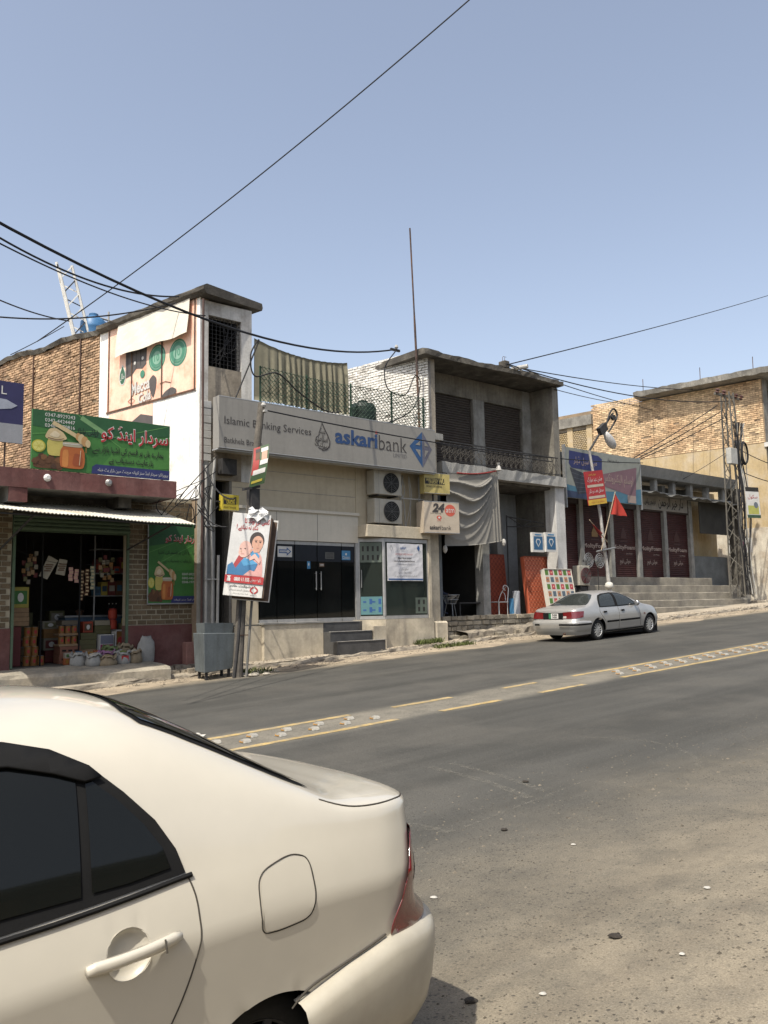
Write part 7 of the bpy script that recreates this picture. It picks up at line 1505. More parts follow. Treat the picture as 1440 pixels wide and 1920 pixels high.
q = MB(); q.tube(spline([px(442, 745, 18.15), px(485, 640, 18.15), px(470, 665, 18.15), px(478, 705, 18.15), px(520, 700, 18.15), px(560, 735, 18.15), px(610, 770, 18.15), px(640, 772, 18.15)], 8), .02, 5); tag(q.obj('loose_cable', M_CABLE), 'loose black cable looped over the left end of the terrace fence', 'cable')
q = MB(); q.tube(spline([px(742, 658, 18.5), px(722, 690, 18.5), px(728, 730, 18.5), px(760, 740, 18.5), px(778, 705, 18.4), px(788, 720, 18.4), px(775, 765, 18.3), px(735, 790, 18.2), px(690, 792, 18.2)], 8), .018, 5); tag(q.obj('loose_cable', M_CABLE), 'loose black cable hanging in loops on the limewashed brick wall', 'cable')
isl = thing('wall_insulator', px(742, 655, 18.75), 'small insulator bracket on top of the limewashed brick wall', 'insulator'); c = px(742, 655, 18.75); box('bracket', M_DARKIRON, isl, c.x - .18, c.x + .18, c.y, c.y + .06, c.z - .05, c.z + .02); MB().lathe(c + V((.03, 0, .02)), [(.03, 0), (.06, .05), (.03, .12)], 8).obj('knob', M_PVC, isl)
tang = random.Random(23); q = MB()
for k in range(9):
    p = px(330 + tang.uniform(0, 50), 905 + tang.uniform(-10, 60), 18.2); q.tube(spline([p, p + V((tang.uniform(-.4, .4), -.1, tang.uniform(-.5, .3))), p + V((tang.uniform(-.6, .6), .0, tang.uniform(-.8, .5))), p + V((tang.uniform(.1, .9), .1, tang.uniform(.1, .9)))], 6), .012, 4)
stuff(tag(q.obj('tangled_wires', M_CABLE), 'tangle of thin wires around the corner pillar above the grocery awning', 'wires'))
# ------------------------------------------------------------------ goods in the grocery
M_CARD = mat('brown_cardboard', (.30, .20, .115), .9, .12, 5, rnd=.12)
def goods(name, label, cat, fn, group=None):
    t = thing(name, (0, 0, 0), label, cat, group); fn(t); 
    bb = [v for ch in t.children for v in (ch.matrix_basis @ V(c) for c in ch.bound_box)]
    lo_ = V((sum(b.x for b in bb) / len(bb), sum(b.y for b in bb) / len(bb), min(b.z for b in bb))); t.location = lo_
    for ch in t.children: ch.matrix_parent_inverse = Matrix.Translation(-lo_)
    return t
def carton(x0, x1, y0, y1, z0, z1, m, label, pr=None, tape=True, group=None, name='carton'):
    def fn(t):
        box('box_body', m, t, x0, x1, y0, y1, z0, z1, .006); f = Frame((x0, y0 - .002, z0), (1, 0, 0), x1 - x0, z1 - z0)
        if tape: f.rect(0, .46, 1, .50, mkprint('print_tape', 96, 70, 44), t, 'tape', 1)
        if pr: f.rect(.12, .18, .88, .82, pr, t, 'print', 1); f.disc(.5, .5, .18, .22, C_WHITE, t, 'print', 2)
    return goods(name, label, 'carton', fn, group)
def tin(x, y, z, r, h, m, label, group):
    def fn(t):
        MB().lathe((x, y, z), [(r, 0), (r, h * .03), (r * .97, h * .06), (r * .97, h * .94), (r, h * .97), (r, h)], 14).obj('can', m, t); MB().lathe((x, y, z + h), [(r * .9, -.004), (r * .9, .004)], 14).obj('lid', M_STEEL, t)
        f = Frame((x - r * .45, y - r * .94, z + h * .3), (1, 0, 0), r * .9, h * .4); f.disc(.5, .5, .5, .5, C_RED, t, 'print', 1)
    return goods('ghee_tin', label, 'tin', fn, group)
def crate(x0, x1, y0, y1, z0, z1, m, label, slots=3, group=None):
    def fn(t):
        q = MB(); th = .015; q.box(x0, x1, y0, y0 + th, z0, z1); q.box(x0, x1, y1 - th, y1, z0, z1); q.box(x0, x0 + th, y0 + th, y1 - th, z0, z1); q.box(x1 - th, x1, y0 + th, y1 - th, z0, z1); q.box(x0 + th, x1 - th, y0 + th, y1 - th, z0, z0 + th); q.obj('shell', m, t)
        f = Frame((x0, y0 - .002, z0), (1, 0, 0), x1 - x0, z1 - z0)
        for k in range(slots): f.rect(.10 + k * .3, .4, .30 + k * .3, .62, M_BLACK, t, 'slot', 1)
    return goods('crate', label, 'crate', fn, group)
C_TINY = mkprint('print_tin_yellow', 150, 100, 30); C_REDBOX = mkprint('print_box_red', 110, 20, 26)
gy = 19.5
_mk = mkprint
def mkprint(nm, r, g_, b_, ro=.6): return _mk('dusty_' + nm, r * .86, g_ * .85, b_ * .82, ro)      # packaging colours darkened to stand in for the dim shop interior
carton(5.66, 6.04, gy, gy + .4, 1.60, 1.80, M_CARD, 'lower of two brown cartons stacked just inside the shop entrance'); carton(5.66, 6.03, gy, gy + .4, 1.803, 2.0, M_CARD, 'upper of two brown cartons stacked just inside the shop entrance')
carton(5.66, 6.02, gy, gy + .35, 2.003, 2.46, mkprint('print_drink_yellow', 200, 190, 70), 'yellow and green fruit drink carton on top of the entrance cartons', C_GREEN, False)
carton(5.64, 5.86, gy - .05, gy + .3, .73, 1.59, C_REDBOX, 'tall red printed carton under the two brown cartons', None, False)
for row, n in ((0, 3), (1, 2), (2, 2), (3, 2)):
    for k in range(n): tin(5.98 + k * .155 + .03 * (row % 2), gy - .05 + .02 * row, .73 + row * .212, .072, .205, C_TINY, 'yellow cooking fat tin in the small stack beside the red carton', 'tins beside the red carton')
crate(6.72, 7.20, gy, gy + .42, .73, .92, mkprint('print_crate_salmon', 176, 112, 88), 'bottom salmon coloured plastic crate in the middle stack'); crate(6.73, 7.19, gy, gy + .42, .925, 1.11, mkprint('print_crate_salmon', 176, 112, 88), 'second salmon coloured plastic crate in the middle stack')
for lv in range(2):
    z = 1.115 + lv * .24; carton(6.70, 7.14, gy, gy + .4, z, z + .05, M_CARD, ('lower', 'upper')[lv] + ' flat carton tray of yellow tins on the salmon crates', None, False, name='tray')
    for k in range(3): tin(6.78 + k * .145, gy + .09, z + .052, .066, .17, C_TINY, 'yellow tin on a tray above the salmon crates', 'tins on trays above the salmon crates')
carton(6.76, 7.12, gy, gy + .4, 1.595, 1.70, mkprint('print_dull_wrap', 120, 110, 96), 'flat grey wrapped pack topping the middle stack', None, False)
fz = goods('blue_counter', 'blue grey counter cabinet behind the stacked goods in the grocery', 'counter', lambda t: (box('cabinet', mat('blue_grey_laminate', (.075, .12, .17), .5), t, 7.15, 8.55, 20.4, 20.9, .73, 1.76), box('counter_top', M_STEEL, t, 7.12, 8.57, 20.36, 20.92, 1.76, 1.80)))
M_KHAKI = mkprint('print_khaki', 118, 116, 70)
carton(7.22, 7.62, gy + .1, gy + .5, .73, 1.02, M_CARD, 'brown carton low between the crates and the pink box'); carton(7.20, 7.60, gy + .1, gy + .5, 1.023, 1.24, M_KHAKI, 'khaki carton with brown band beside the salmon crates'); carton(7.24, 7.62, gy + .12, gy + .5, 1.243, 1.40, M_KHAKI, 'small khaki carton under the orange box')
carton(7.32, 7.55, gy + .2, gy + .45, 1.403, 1.66, mkprint('print_box_orange', 206, 70, 28), 'small orange red box with dark emblem', C_BROWN, False); carton(7.60, 7.98, gy + .2, gy + .5, 1.36, 1.56, M_KHAKI, 'khaki drink case behind the pink and white box'); carton(7.60, 7.96, gy + .2, gy + .5, 1.563, 1.68, mkprint('print_cream_case', 190, 182, 160), 'pale case topping the khaki drink case', None, False)
def pinkbox(t): box('box_body', C_WHITE, t, 7.64, 7.98, gy, gy + .3, .98, 1.35, .005); f = Frame((7.64, gy - .002, .98), (1, 0, 0), .34, .37); f.rect(.05, .05, .95, .38, mkprint('print_hot_pink', 206, 60, 130), t); f.rect(.05, .42, .95, .95, mkprint('print_lilac', 150, 158, 186), t)
goods('detergent_box', 'white box printed pink and lilac among the stacked goods', 'box', pinkbox)
carton(7.62, 8.0, gy, gy + .3, .73, .975, mkprint('print_orange_case', 196, 92, 44), 'orange printed case under the pink and lilac box', None, False)
for k in range(2):
    def canister(t, k=k): x = 8.02 + k * .27; box('canister_body', mkprint('print_amber_can', 168, 112, 34), t, x + .02, x + .23, gy + .02, gy + .25, 1.0, 1.42, .01); q = MB(); q.box(x, x + .02, gy, gy + .27, .98, 1.44); q.box(x + .23, x + .25, gy, gy + .27, .98, 1.44); q.box(x, x + .25, gy, gy + .27, 1.42, 1.45); q.obj('white_edge', C_WHITE, t); f = Frame((x + .05, gy + .016, 1.1), (1, 0, 0), .15, .2); f.disc(.5, .5, .45, .45, C_RED, t)
    goods('oil_canister', ('first', 'second')[k] + ' square amber oil canister counting from the pink box', 'canister', canister)
    carton(8.0 + k * .28, 8.26 + k * .28, gy, gy + .3, .73, .975, M_CARD, ('first', 'second')[k] + ' brown case under the amber oil canisters')
for k in range(2): goods('orange_jar', ('lower', 'upper')[k] + ' orange plastic jar in the pair stacked above the canisters', 'jar', lambda t, k=k: (MB().lathe((8.06, gy + .3, 1.46 + k * .25), [(.09, 0), (.105, .02), (.105, .19), (.08, .22)], 14).obj('jar', mkprint('print_jar_orange', 222, 62, 26), t), MB().lathe((8.06, gy + .3, 1.68 + k * .25), [(.085, 0), (.085, .025)], 14).obj('lid', mkprint('print_jar_red', 190, 36, 22), t)))
carton(8.22, 8.58, gy + .1, gy + .4, 1.46, 1.60, M_KHAKI, 'open khaki case of yellow packets at the shelf end', None, False)
for k in range(4): goods('yellow_packet', 'yellow packet standing in the open khaki case', 'packet', lambda t, k=k: box('packet', C_YEL, t, 8.24 + k * .085, 8.31 + k * .085, gy + .12, gy + .2, 1.602, 1.72, .008), 'yellow packets in the case')
# shelves
shv = thing('shop_shelves', (8.1, 20.0, .73), 'steel rack of shelves along the right of the grocery interior', 'shelves')
for z in (2.27, 2.81, 3.39): box('shelf', M_STEEL, shv, 7.66, 8.56, 19.95, 20.35, z - .02, z)
for x in (7.64, 8.54): box('upright', M_STEEL, shv, x, x + .03, 19.93, 19.96, .73, 3.7)
gr_ = random.Random(41); pal = [C_REDBOX, mkprint('print_box_orange', 206, 70, 28), mkprint('print_p1', 58, 120, 160), mkprint('print_p2', 200, 196, 186), mkprint('print_p3', 200, 180, 60), mkprint('print_p4', 40, 110, 60), mkprint('print_p5', 30, 80, 120), C_BROWN]
for z, nm in ((2.27, 'lower'), (2.81, 'upper')):
    x = 7.70; k = 0
    while x < 8.45:
        w_ = gr_.uniform(.10, .2); h_ = gr_.uniform(.16, .40); m_ = gr_.choice(pal); nmz = x
        goods('packet', 'packet in the row on the %s steel shelf' % nm, 'packet', lambda t: (box('pack', m_, t, x, x + w_, 20.0, 20.25, z, z + h_, .008), Frame((x, 19.998, z), (1, 0, 0), w_, h_).rect(.15, .3, .85, .7, gr_.choice(pal), t, 'print', 1)), 'packets on the %s shelf' % nm); x += w_ + .012
for k in range(3): goods('bottle', 'dark bottle with white cap on the blue counter', 'bottle', lambda t, k=k: (MB().lathe((8.25 + .09 * k, 20.5, 1.80), [(.032, 0), (.034, .15), (.014, .22), (.014, .26)], 10).obj('glass', M_BLACK, t), MB().lathe((8.25 + .09 * k, 20.5, 2.06), [(.016, 0), (.016, .03)], 8).obj('cap', C_WHITE, t)), 'bottles on the counter')
# hanging papers and sachet strips
for i, (pts, lab) in enumerate(((((6.16, 2.70), (6.36, 3.16), (6.57, 3.05), (6.34, 2.62)), 'larger tilted white card hanging in the grocery opening'), (((6.52, 2.75), (6.60, 3.09), (6.78, 3.06), (6.72, 2.71)), 'smaller white card hanging beside the larger one'))):
    t = thing('hanging_card', (pts[0][0], 19.3, 2.6), lab, 'card'); q = MB(); q.add([(x, 19.3, z) for x, z in pts] + [(x, 19.312, z) for x, z in pts], [(0, 1, 2, 3), (7, 6, 5, 4), (0, 4, 5, 1), (1, 5, 6, 2), (2, 6, 7, 3), (3, 7, 4, 0)]); q.obj('card', mkprint('print_card', 196, 190, 174), t, fix=True)
    c = V((sum(p[0] for p in pts) / 4, 19.29, sum(p[1] for p in pts) / 4))
    for k in range(4): q = MB(); q.box(c.x - .09 + .03 * (k % 2), c.x + .05 + .02 * k, 19.294, 19.297, c.z - .08 + .045 * k, c.z - .055 + .045 * k); q.obj('print', C_BROWN, t)
for k in range(5):
    x = 6.86 + .125 * k; zt_ = 2.90 + (.0, -.04, -.06, -.03, .04)[k]; n = (4, 4, 9, 8, 7)[k]
    t = thing('sachet_strip', (x, 19.3, zt_), 'strip of small sachets, number %s of five hanging in the grocery opening' % ('one', 'two', 'three', 'four', 'five')[k], 'sachets')
    for j in range(n): q = MB(); a = .012 * sin(j * 2 + k); q.box(x - .045 + a, x + .045 + a, 19.29, 19.305, zt_ - .078 * (j + 1) + .006, zt_ - .078 * j); so_ = q.obj('sachet', (C_PINK, C_PINK, C_BROWN, C_BROWN, mkprint('print_sachet_mint', 176, 188, 166))[k], t); q = MB(); q.box(x - .03 + a, x + .03 + a, 19.286, 19.29, zt_ - .078 * j - .05, zt_ - .078 * j - .02); q.obj('print', C_CREAM, so_)
q = MB(); q.tube(bezier((5.5, 19.3, 3.35), (7.9, 19.3, 3.1), .25), .006, 4); tag(q.obj('hanging_line', M_CABLE), 'thin line from which the cards and sachets hang', 'line')
# sacks of grain
def sack(x, y, z, r, h, m, mc, label, seed, closed=False):
    rs_ = random.Random(seed); n = 22; prof = [(.98, 0), (1.12, .12), (1.13, .38), (1.02, .66), (.95, .84), (1.02, .98), (1.13, .95), (1.10, .82), (1.13, .97), (1.0, 1.05), (.88, .92)] if not closed else [(.85, 0), (1, .1), (.98, .5), (.9, .8), (.62, .96), (.55, 1.06)]
    t = thing('grain_sack', (x, y, z), label, 'sack'); ph = rs_.uniform(0, 6); P = []
    for f, hh in prof: P.append([(x + r * f * (1 + .09 * sin(2 * a + ph) + .07 * sin(5 * a + ph * 2 + hh * 4) + .035 * sin(13 * a + hh * 9)) * cos(a) * (1 if not closed else 1.1), y + r * f * (1 + .06 * cos(2 * a + ph)) * sin(a) * (1 if not closed else .55), z + h * hh + (.03 * sin(3 * a + ph) + .022 * sin(8 * a + ph)) * hh) for a in [2 * pi * k / n for k in range(n + 1)]])
    q = MB(); q.grid(P); q.f.append([(len(P) - 1) * (n + 1) + k for k in range(n)]); q.mi.append(0); q.obj('bag', m, t, smooth=True, fix=True)
    if not closed: MB().lathe((x, y, z + h * .80), [(r * .93, 0), (r * .6, .06), (r * .1, .09)], 18).obj('contents', mc, t, smooth=True)
M_SW = mat('white_woven_sack', (.34, .335, .31), .8, .12, 6, .3, 60); M_SJ = mat('jute_sack', (.29, .23, .15), .95, .15, 8, .5, 60); M_SP = mat('pink_woven_sack', (.36, .18, .30), .8, .12, 6, .3, 60); M_SG = mat('green_woven_sack', (.17, .22, .09), .8, .12, 6, .3, 60)
M_GRN = mat('lentils', (.30, .24, .10), .9, .3, 40, .5, 90); M_RICE = mat('pale_grain', (.48, .43, .33), .9, .15, 60, .5, 90); M_PEA = mat('green_pulses', (.16, .20, .06), .9, .25, 50, .5, 90)
sack(6.92, 18.86, .70, .165, .27, M_SW, M_RICE, 'white open sack at the end nearest the crates', 1); sack(7.14, 18.55, .70, .16, .25, M_SW, M_RICE, 'white open sack with rolled grey rim in the front row', 2); sack(7.42, 18.45, .69, .165, .21, M_SJ, M_GRN, 'low brown jute sack in the front row', 3)
sack(7.54, 18.86, .70, .17, .28, M_SP, M_GRN, 'pink open sack behind the low jute sack', 4); sack(7.80, 18.58, .70, .165, .28, M_SW, M_PEA, 'white sack of green pulses with a red patch', 5); sack(8.10, 18.62, .70, .165, .29, M_SJ, M_RICE, 'tan open sack nearest the tiled pier', 6)
sack(7.75, 19.12, .72, .17, .36, M_SG, M_PEA, 'green open sack in the back row', 7); sack(8.05, 18.98, .72, .16, .40, M_SJ, M_GRN, 'jute sack standing between the green and the closed white sack', 8); sack(8.42, 18.72, .70, .19, .54, M_SW, M_RICE, 'tall closed white sack leaning against the maroon plinth', 9, True)
q = MB(); q.box(7.72, 7.88, 18.404, 18.412, .78, .90); q.obj('red_patch', C_RED, bpy.data.objects['grain_sack.004'])

# small bright boxes heaped in front of the stacks
hr_ = random.Random(88); hc = [mkprint('print_h1', 206, 150, 40), mkprint('print_h2', 196, 60, 40), mkprint('print_h3', 60, 120, 170), mkprint('print_h4', 206, 200, 186), mkprint('print_h5', 90, 140, 60), mkprint('print_h6', 210, 110, 50)]
for k in range(26):
    x = 6.72 + (k % 13) * .135 + hr_.uniform(-.02, .02); z = .72 if k < 13 else .86; y = 19.18 + hr_.uniform(-.04, .04); h_ = hr_.uniform(.11, .15); c1, c2 = hr_.sample(hc, 2)
    goods('small_box', 'small bright packet in the low heap behind the open sacks', 'packet', lambda t: (box('pack', c1, t, x, x + .115, y, y + .12, z, z + h_, .006), Frame((x, y - .001, z), (1, 0, 0), .115, h_).disc(.5, .5, .3, .3, c2, t, 'print', 1)), 'packets heaped behind the sacks')
# deeper clutter: back stacks, hanging bundles
cr = random.Random(61); names = ('brown', 'dull red', 'grey green', 'pale', 'ochre')
cm = (M_CARD, C_REDBOX, M_KHAKI, mkprint('print_dull_pale', 170, 162, 146), mkprint('print_dull_ochre', 170, 120, 50))
place_words = ('left of the front posts', 'behind the tin stack', 'behind the salmon crates', 'against the back wall', 'beside the shelf rack')
k_ = 0
for (x, y) in ((5.75, 20.3), (6.2, 20.9), (6.6, 20.2), (6.95, 20.9), (6.35, 21.6)):
    z = .73
    for lv in range(4):
        h_ = cr.uniform(.18, .34); c_i = cr.randrange(5); dx_ = cr.uniform(-.05, .05); carton(x + dx_, x + dx_ + .36, y, y + .34, z, z + h_, cm[c_i], '%s carton, level %s of the stack %s' % (names[c_i], ('one', 'two', 'three', 'four')[lv], place_words[k_]), cm[cr.randrange(5)] if lv % 2 else None, lv % 2 == 0); z += h_ + .003
    k_ += 1
for i, (x, z) in enumerate(((5.9, 3.1), (7.62, 3.2), (7.8, 3.15), (6.05, 3.25))):
    t = thing('hanging_bundle', (x, 19.35, z - .5), 'bundle of small packets hanging from the shop lintel, %s' % ('beside the entrance cartons', 'before the shelf upright', 'nearest the shelf rack', 'above the tin stack')[i], 'packets')
    for j in range(9): q = MB(); a = j * 2.4; q.box(x + .06 * cos(a) - .04, x + .06 * cos(a) + .04, 19.35 + .05 * sin(a), 19.38 + .05 * sin(a), z - .06 * j - .10, z - .06 * j); q.obj('packet', cm[(i + j) % 5], t)
    q = MB(); q.tube([(x, 19.37, 3.66), (x, 19.37, z - .45)], .005, 4); q.obj('string', M_CABLE, t)
# ------------------------------------------------------------------ people in the shade of the shops
M_SKIN = mat('brown_skin', (.20, .115, .075), .6, .08, 6); M_HAIRB = flat('black_hair', (.012, .011, .01), .6)
def person(name, loc, J, E, rad, label, cloth, skin_fn):
    """J joints, E bones, rad radii: one skinned surface"""
    t = thing('person', loc, label, 'person'); me = bpy.data.meshes.new('body'); names = list(J); me.from_pydata([J[n] for n in names], [(names.index(a), names.index(b)) for a, b in E], [])
    o = bpy.data.objects.new('body', me); COL.objects.link(o); o.modifiers.new('skin', 'SKIN'); o.modifiers.new('sub', 'SUBSURF').levels = 2
    for i, n in enumerate(names): r = rad[n]; me.skin_vertices[0].data[i].radius = (r, r) if not isinstance(r, tuple) else r
    me.skin_vertices[0].data[names.index('pelvis')].use_root = True
    dg = bpy.context.evaluated_depsgraph_get(); m2 = bpy.data.meshes.new_from_object(o.evaluated_get(dg)); bpy.data.objects.remove(o)
    m2.materials.clear(); m2.materials.append(cloth); m2.materials.append(M_SKIN); m2.materials.append(M_HAIRB)
    for p in m2.polygons: p.material_index = skin_fn(p.center); p.use_smooth = True
    o = bpy.data.objects.new('body', m2); COL.objects.link(o); attach(o, t); return t
def sitter(cx, cy, zs, face, label, cloth, lean=.15):
    d = V((face[0], face[1], 0)).normalized(); s_ = V((-d.y, d.x, 0)); b = V((cx, cy, zs)); U = V((0, 0, 1)); J = {}; J['pelvis'] = b + U * .10; J['belly'] = b + U * .26 + d * .03; J['chest'] = b + U * .46 + d * lean * .7; J['neck'] = b + U * .62 + d * (lean + .02); J['head0'] = b + U * .70 + d * (lean + .05); J['head1'] = b + U * .86 + d * (lean + .05); rad = dict(pelvis=(.17, .14), belly=(.155, .12), chest=(.17, .12), neck=.055, head0=.078, head1=.085); E = [('pelvis', 'belly'), ('belly', 'chest'), ('chest', 'neck'), ('neck', 'head0'), ('head0', 'head1')]
    for n, k in (('l', 1), ('r', -1)):
        J[n + 'sh'] = b + U * .54 + s_ * .19 * k + d * lean * .8; J[n + 'el'] = b + U * .28 + s_ * .25 * k + d * (lean + .12); J[n + 'wr'] = b + U * .24 + s_ * .12 * k + d * (lean + .34); J[n + 'ha'] = b + U * .23 + s_ * .09 * k + d * (lean + .42); J[n + 'hip'] = b + U * .06 + s_ * .10 * k + d * .05; J[n + 'kn'] = b + U * .10 + s_ * .14 * k + d * .44; J[n + 'an'] = b - U * .32 + s_ * .13 * k + d * .40; J[n + 'to'] = b - U * .37 + s_ * .14 * k + d * .56
        rad.update({n + 'sh': .065, n + 'el': .05, n + 'wr': .032, n + 'ha': (.04, .022), n + 'hip': .10, n + 'kn': .072, n + 'an': .045, n + 'to': (.04, .03)}); E += [('chest', n + 'sh'), (n + 'sh', n + 'el'), (n + 'el', n + 'wr'), (n + 'wr', n + 'ha'), ('pelvis', n + 'hip'), (n + 'hip', n + 'kn'), (n + 'kn', n + 'an'), (n + 'an', n + 'to')]
    hc_ = (J['head0'] + J['head1']) / 2
    def sf(c):
        if c.z > J['neck'].z + .01: return 2 if (c.z > hc_.z + .055 or (c - hc_).dot(d) < -.035) else 1
        if any((c - J[n + 'ha']).length < .085 for n in 'lr'): return 1
        return 0
    t = person('person', (cx, cy, zs - .38), J, E, rad, label, cloth, sf); s2 = s_
    fm_ = MB(); nz = hc_ + d * .085; fm_.lathe(nz - U * .0, [(.004, .02), (.012, 0), (.02, -.025)], 8, (0, 0, 1)); fm_.obj('nose', M_SKIN, t, smooth=True)
    for k in (1, -1):
        e = MB(); e.lathe(hc_ + d * .078 + s2 * .032 * k + U * .025, [(.012, 0), (.010, .006)], 8, d); e.obj('eye', M_HAIRB, t); e = MB(); e.lathe(hc_ + s2 * .082 * k, [(.012, -.03), (.02, 0), (.012, .03)], 8, (0, 0, 1)); e.obj('ear', M_SKIN, t)
        for q_ in range(4): hb_ = J[('l' if k > 0 else 'r') + 'ha']; fg = MB(); o_ = hb_ + s2 * (.022 - .015 * q_); fg.tube([o_, o_ + d * .045 - U * .008, o_ + d * (.075 - .006 * abs(q_ - 1)) - U * .03], [.009, .0085, .007], 6); fg.obj('finger', M_SKIN, t)
        fg = MB(); o_ = J[('l' if k > 0 else 'r') + 'ha'] - s2 * .03 * k - d * .02; fg.tube([o_, o_ - s2 * .025 * k + d * .03, o_ - s2 * .022 * k + d * .055 - U * .012], [.011, .01, .008], 6); fg.obj('thumb', M_SKIN, t)
    e = MB(); e.box(0, 0, 0, 0, 0, 0); e = MB(); e.obox(hc_ + d * .082 - s2 * .022 - U * .052, s2 * .044, d * .004, U * .009); e.obj('mouth', flat('lip', (.12, .05, .04)), t); return t
sitter(7.82, 21.3, 1.12, (-.4, -1), 'shopkeeper in dark grey clothes sitting behind the blue counter', mat('dark_grey_cloth', (.06, .06, .065), .9)); goods('stool', 'plain wooden stool under the shopkeeper behind the blue counter', 'stool', lambda t: (box('seat', M_CARD, t, 7.6, 8.05, 21.1, 21.5, 1.0, 1.06), *[box('leg', M_CARD, t, x, x + .04, y, y + .04, .72, 1.0) for x in (7.62, 7.98) for y in (21.12, 21.44)]))
sitter(18.42, 19.75, 1.98, (.9, -.3), 'seated person in dark blue clothes inside the dark shop doorway', mat('navy_cloth', (.028, .036, .065), .9), .22); goods('stool', 'dark stool under the person in dark blue clothes', 'stool', lambda t: (box('seat', M_DARKIRON, t, 18.22, 18.64, 19.56, 19.96, 1.88, 1.93), *[box('leg', M_DARKIRON, t, x, x + .03, y, y + .03, 1.5, 1.88) for x in (18.24, 18.6) for y in (19.58, 19.92)]))
# ------------------------------------------------------------------ weeds, stones, litter
wr = random.Random(51); M_WEED = mat('dry_green_weeds', (.10, .12, .035), .9, .3, 8, rnd=.4)
def weeds(x0, x1, y0, y1, z, n, label, h=.16):
    q = MB()
    for k in range(n):
        x, y = wr.uniform(x0, x1), wr.uniform(y0, y1); a = wr.uniform(0, 6.3); hh = h * wr.uniform(.4, 1.1); dx_, dy_ = cos(a) * hh * .6, sin(a) * hh * .6; w_ = .012; b = V((x, y, gz(x, 18) + z)); s_ = V((-sin(a), cos(a), 0)) * w_
        q.add([b - s_, b + s_, b + V((dx_ * .5, dy_ * .5, hh * .7)) + s_ * .7, b + V((dx_, dy_, hh))], [(0, 1, 2, 3)])
    stuff(tag(q.obj('weeds', M_WEED), label, 'weeds'))
weeds(16.2, 17.2, 17.85, 18.15, .12, 420, 'patch of dry green weeds on the pavement at the bank corner'); weeds(16.4, 17.9, 17.25, 17.55, .02, 420, 'patch of dry green weeds in the gutter below the bank corner', .13); weeds(9.9, 10.7, 16.7, 17.4, .02, 160, 'thin weeds at the foot of the leaning pole', .12)
def pebble(x, y, s, m, name, label, cat, group=None, flat_=.6):
    q = MB(); r = random.Random(int(x * 977 + y * 131)); n = 8; z = gz(x, y) + .004; prof = ((.7, 0), (1, .35), (.8, .8), (.3, 1.0)); P = [[(x + s * f * (1 + .25 * sin(k * 2.1 + x * 9)) * cos(2 * pi * k / n), y + s * f * (1 + .2 * cos(k * 1.7 + y * 5)) * sin(2 * pi * k / n), z + s * h * flat_) for k in range(n + 1)] for f, h in prof]; q.grid(P); q.f.append([3 * (n + 1) + k for k in range(n)]); q.mi.append(0)
    return tag(q.obj(name, m), label, cat, group)
M_STONE = mat('pale_stone', (.42, .38, .31), .9, .2, 12, .4, 60); M_SCRAP = mat('white_scrap', (.5, .48, .43), .7, .1, 10)
for k in range(14): pebble(9.9 + wr.uniform(-.1, 1.0), 16.45 + wr.uniform(-.1, .6), wr.uniform(.04, .11), M_STONE, 'stone', 'pale broken stone in the heap at the foot of the leaning pole', 'stone', 'stones at the pole foot')
for i, (x, y, s, lab) in enumerate(((4.99, 3.92, .016, 'small white scrap on the asphalt to the right of the cream sedan boot'), (4.6, 2.68, .019, 'white scrap lying in the dust near the picture edge'), (3.65, 2.27, .015, 'white scrap in the wheel tracks at the bottom of the picture'), (3.63, 3.92, .021, 'white pebble on the road just behind the cream sedan tail lamp'), (2.97, 2.53, .016, 'tiny white scrap at the very bottom of the road'))): pebble(x, y, s, M_SCRAP, 'paper_scrap', lab, 'litter', None, .5)
for i, (x, y, s, lab) in enumerate(((3.70, 2.67, .034, 'dark oily lump in the dust at the lower right of the road'), (4.94, 4.53, .028, 'small dark lump on the asphalt beyond the white scrap'), (2.75, 2.75, .028, 'dark lump near the cream sedan bumper'), (6.2, 5.4, .03, 'dark scrap on the asphalt far from the cream sedan'))): pebble(x, y, s, mat('dark_dung', (.045, .038, .03), .9, .3, 20, .6, 60), 'dark_lump', lab, 'litter', None, .45)
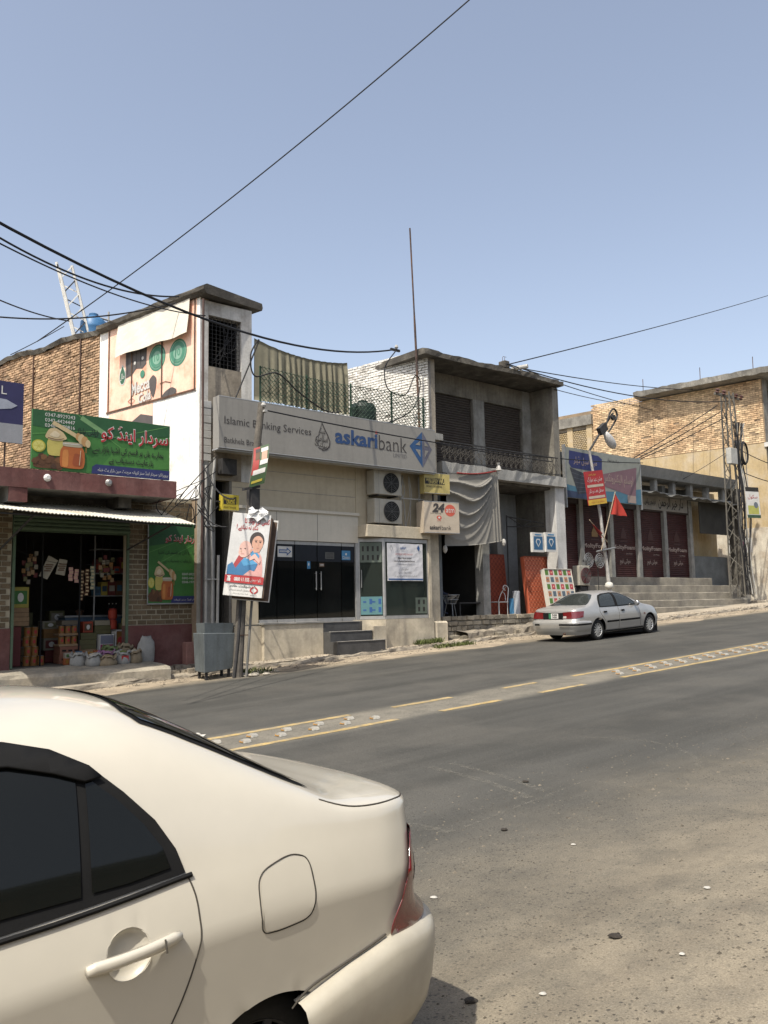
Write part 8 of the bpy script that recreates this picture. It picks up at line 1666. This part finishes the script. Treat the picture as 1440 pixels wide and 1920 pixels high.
pp2 = MB(); P = [[(5.05 + .07 * i + .01 * sin(j), 10.25 + .06 * j, gz(5, 10) + .02 + .05 * abs(sin(i * 1.3 + j * .9))) for i in range(7)] for j in range(5)]; pp2.sheet(P, .002, (0, 0, 1)); tag(pp2.obj('crumpled_paper', M_SCRAP), 'crumpled white paper on the road beside the first yellow line studs', 'litter')
gv = MB(); gr2 = random.Random(77)
for k in range(2600):
    y = 1.0 + 4.6 * gr2.random() ** 1.3; x = y * gr2.uniform(.7, 2.6); s = gr2.uniform(.003, .009) * (1 if gr2.random() < .93 else 1.8); z = gz(x, y)
    gv.add([(x - s, y - s * .7, z), (x + s, y - s, z), (x + s * .8, y + s, z), (x - s * .7, y + s * .8, z), (x + gr2.uniform(-.4, .4) * s, y, z + s * .9)], [(0, 1, 4), (1, 2, 4), (2, 3, 4), (3, 0, 4)])
stuff(gv.obj('gravel', mat('road_grit', (.15, .13, .10), .95, .2, 30, rnd=.5)))

gv = MB(); gr3 = random.Random(78)
for k in range(2600):
    x = gr3.uniform(5, 44); y = 17.55 - abs(gr3.gauss(0, .28)); s = gr3.uniform(.008, .03) * (1 if gr3.random() < .95 else 2.2); z = gz(x, y) + .03 * sm((y - 16.8) / .6)
    gv.add([(x - s, y - s * .7, z), (x + s, y - s, z), (x + s * .8, y + s, z), (x - s * .7, y + s * .8, z), (x + gr3.uniform(-.4, .4) * s, y, z + s * .9)], [(0, 1, 4), (1, 2, 4), (2, 3, 4), (3, 0, 4)])
for k in range(900):
    x = gr3.uniform(9, 44); y = gr3.uniform(17.7, 18.3); s = gr3.uniform(.01, .035); z = gz(x, y) + .13
    gv.add([(x - s, y - s * .7, z), (x + s, y - s, z), (x + s * .8, y + s, z), (x - s * .7, y + s * .8, z), (x + gr3.uniform(-.4, .4) * s, y, z + s * .9)], [(0, 1, 4), (1, 2, 4), (2, 3, 4), (3, 0, 4)])
stuff(gv.obj('gutter_gravel', mat('gutter_grit', (.27, .225, .165), .95, .2, 30, rnd=.5)))
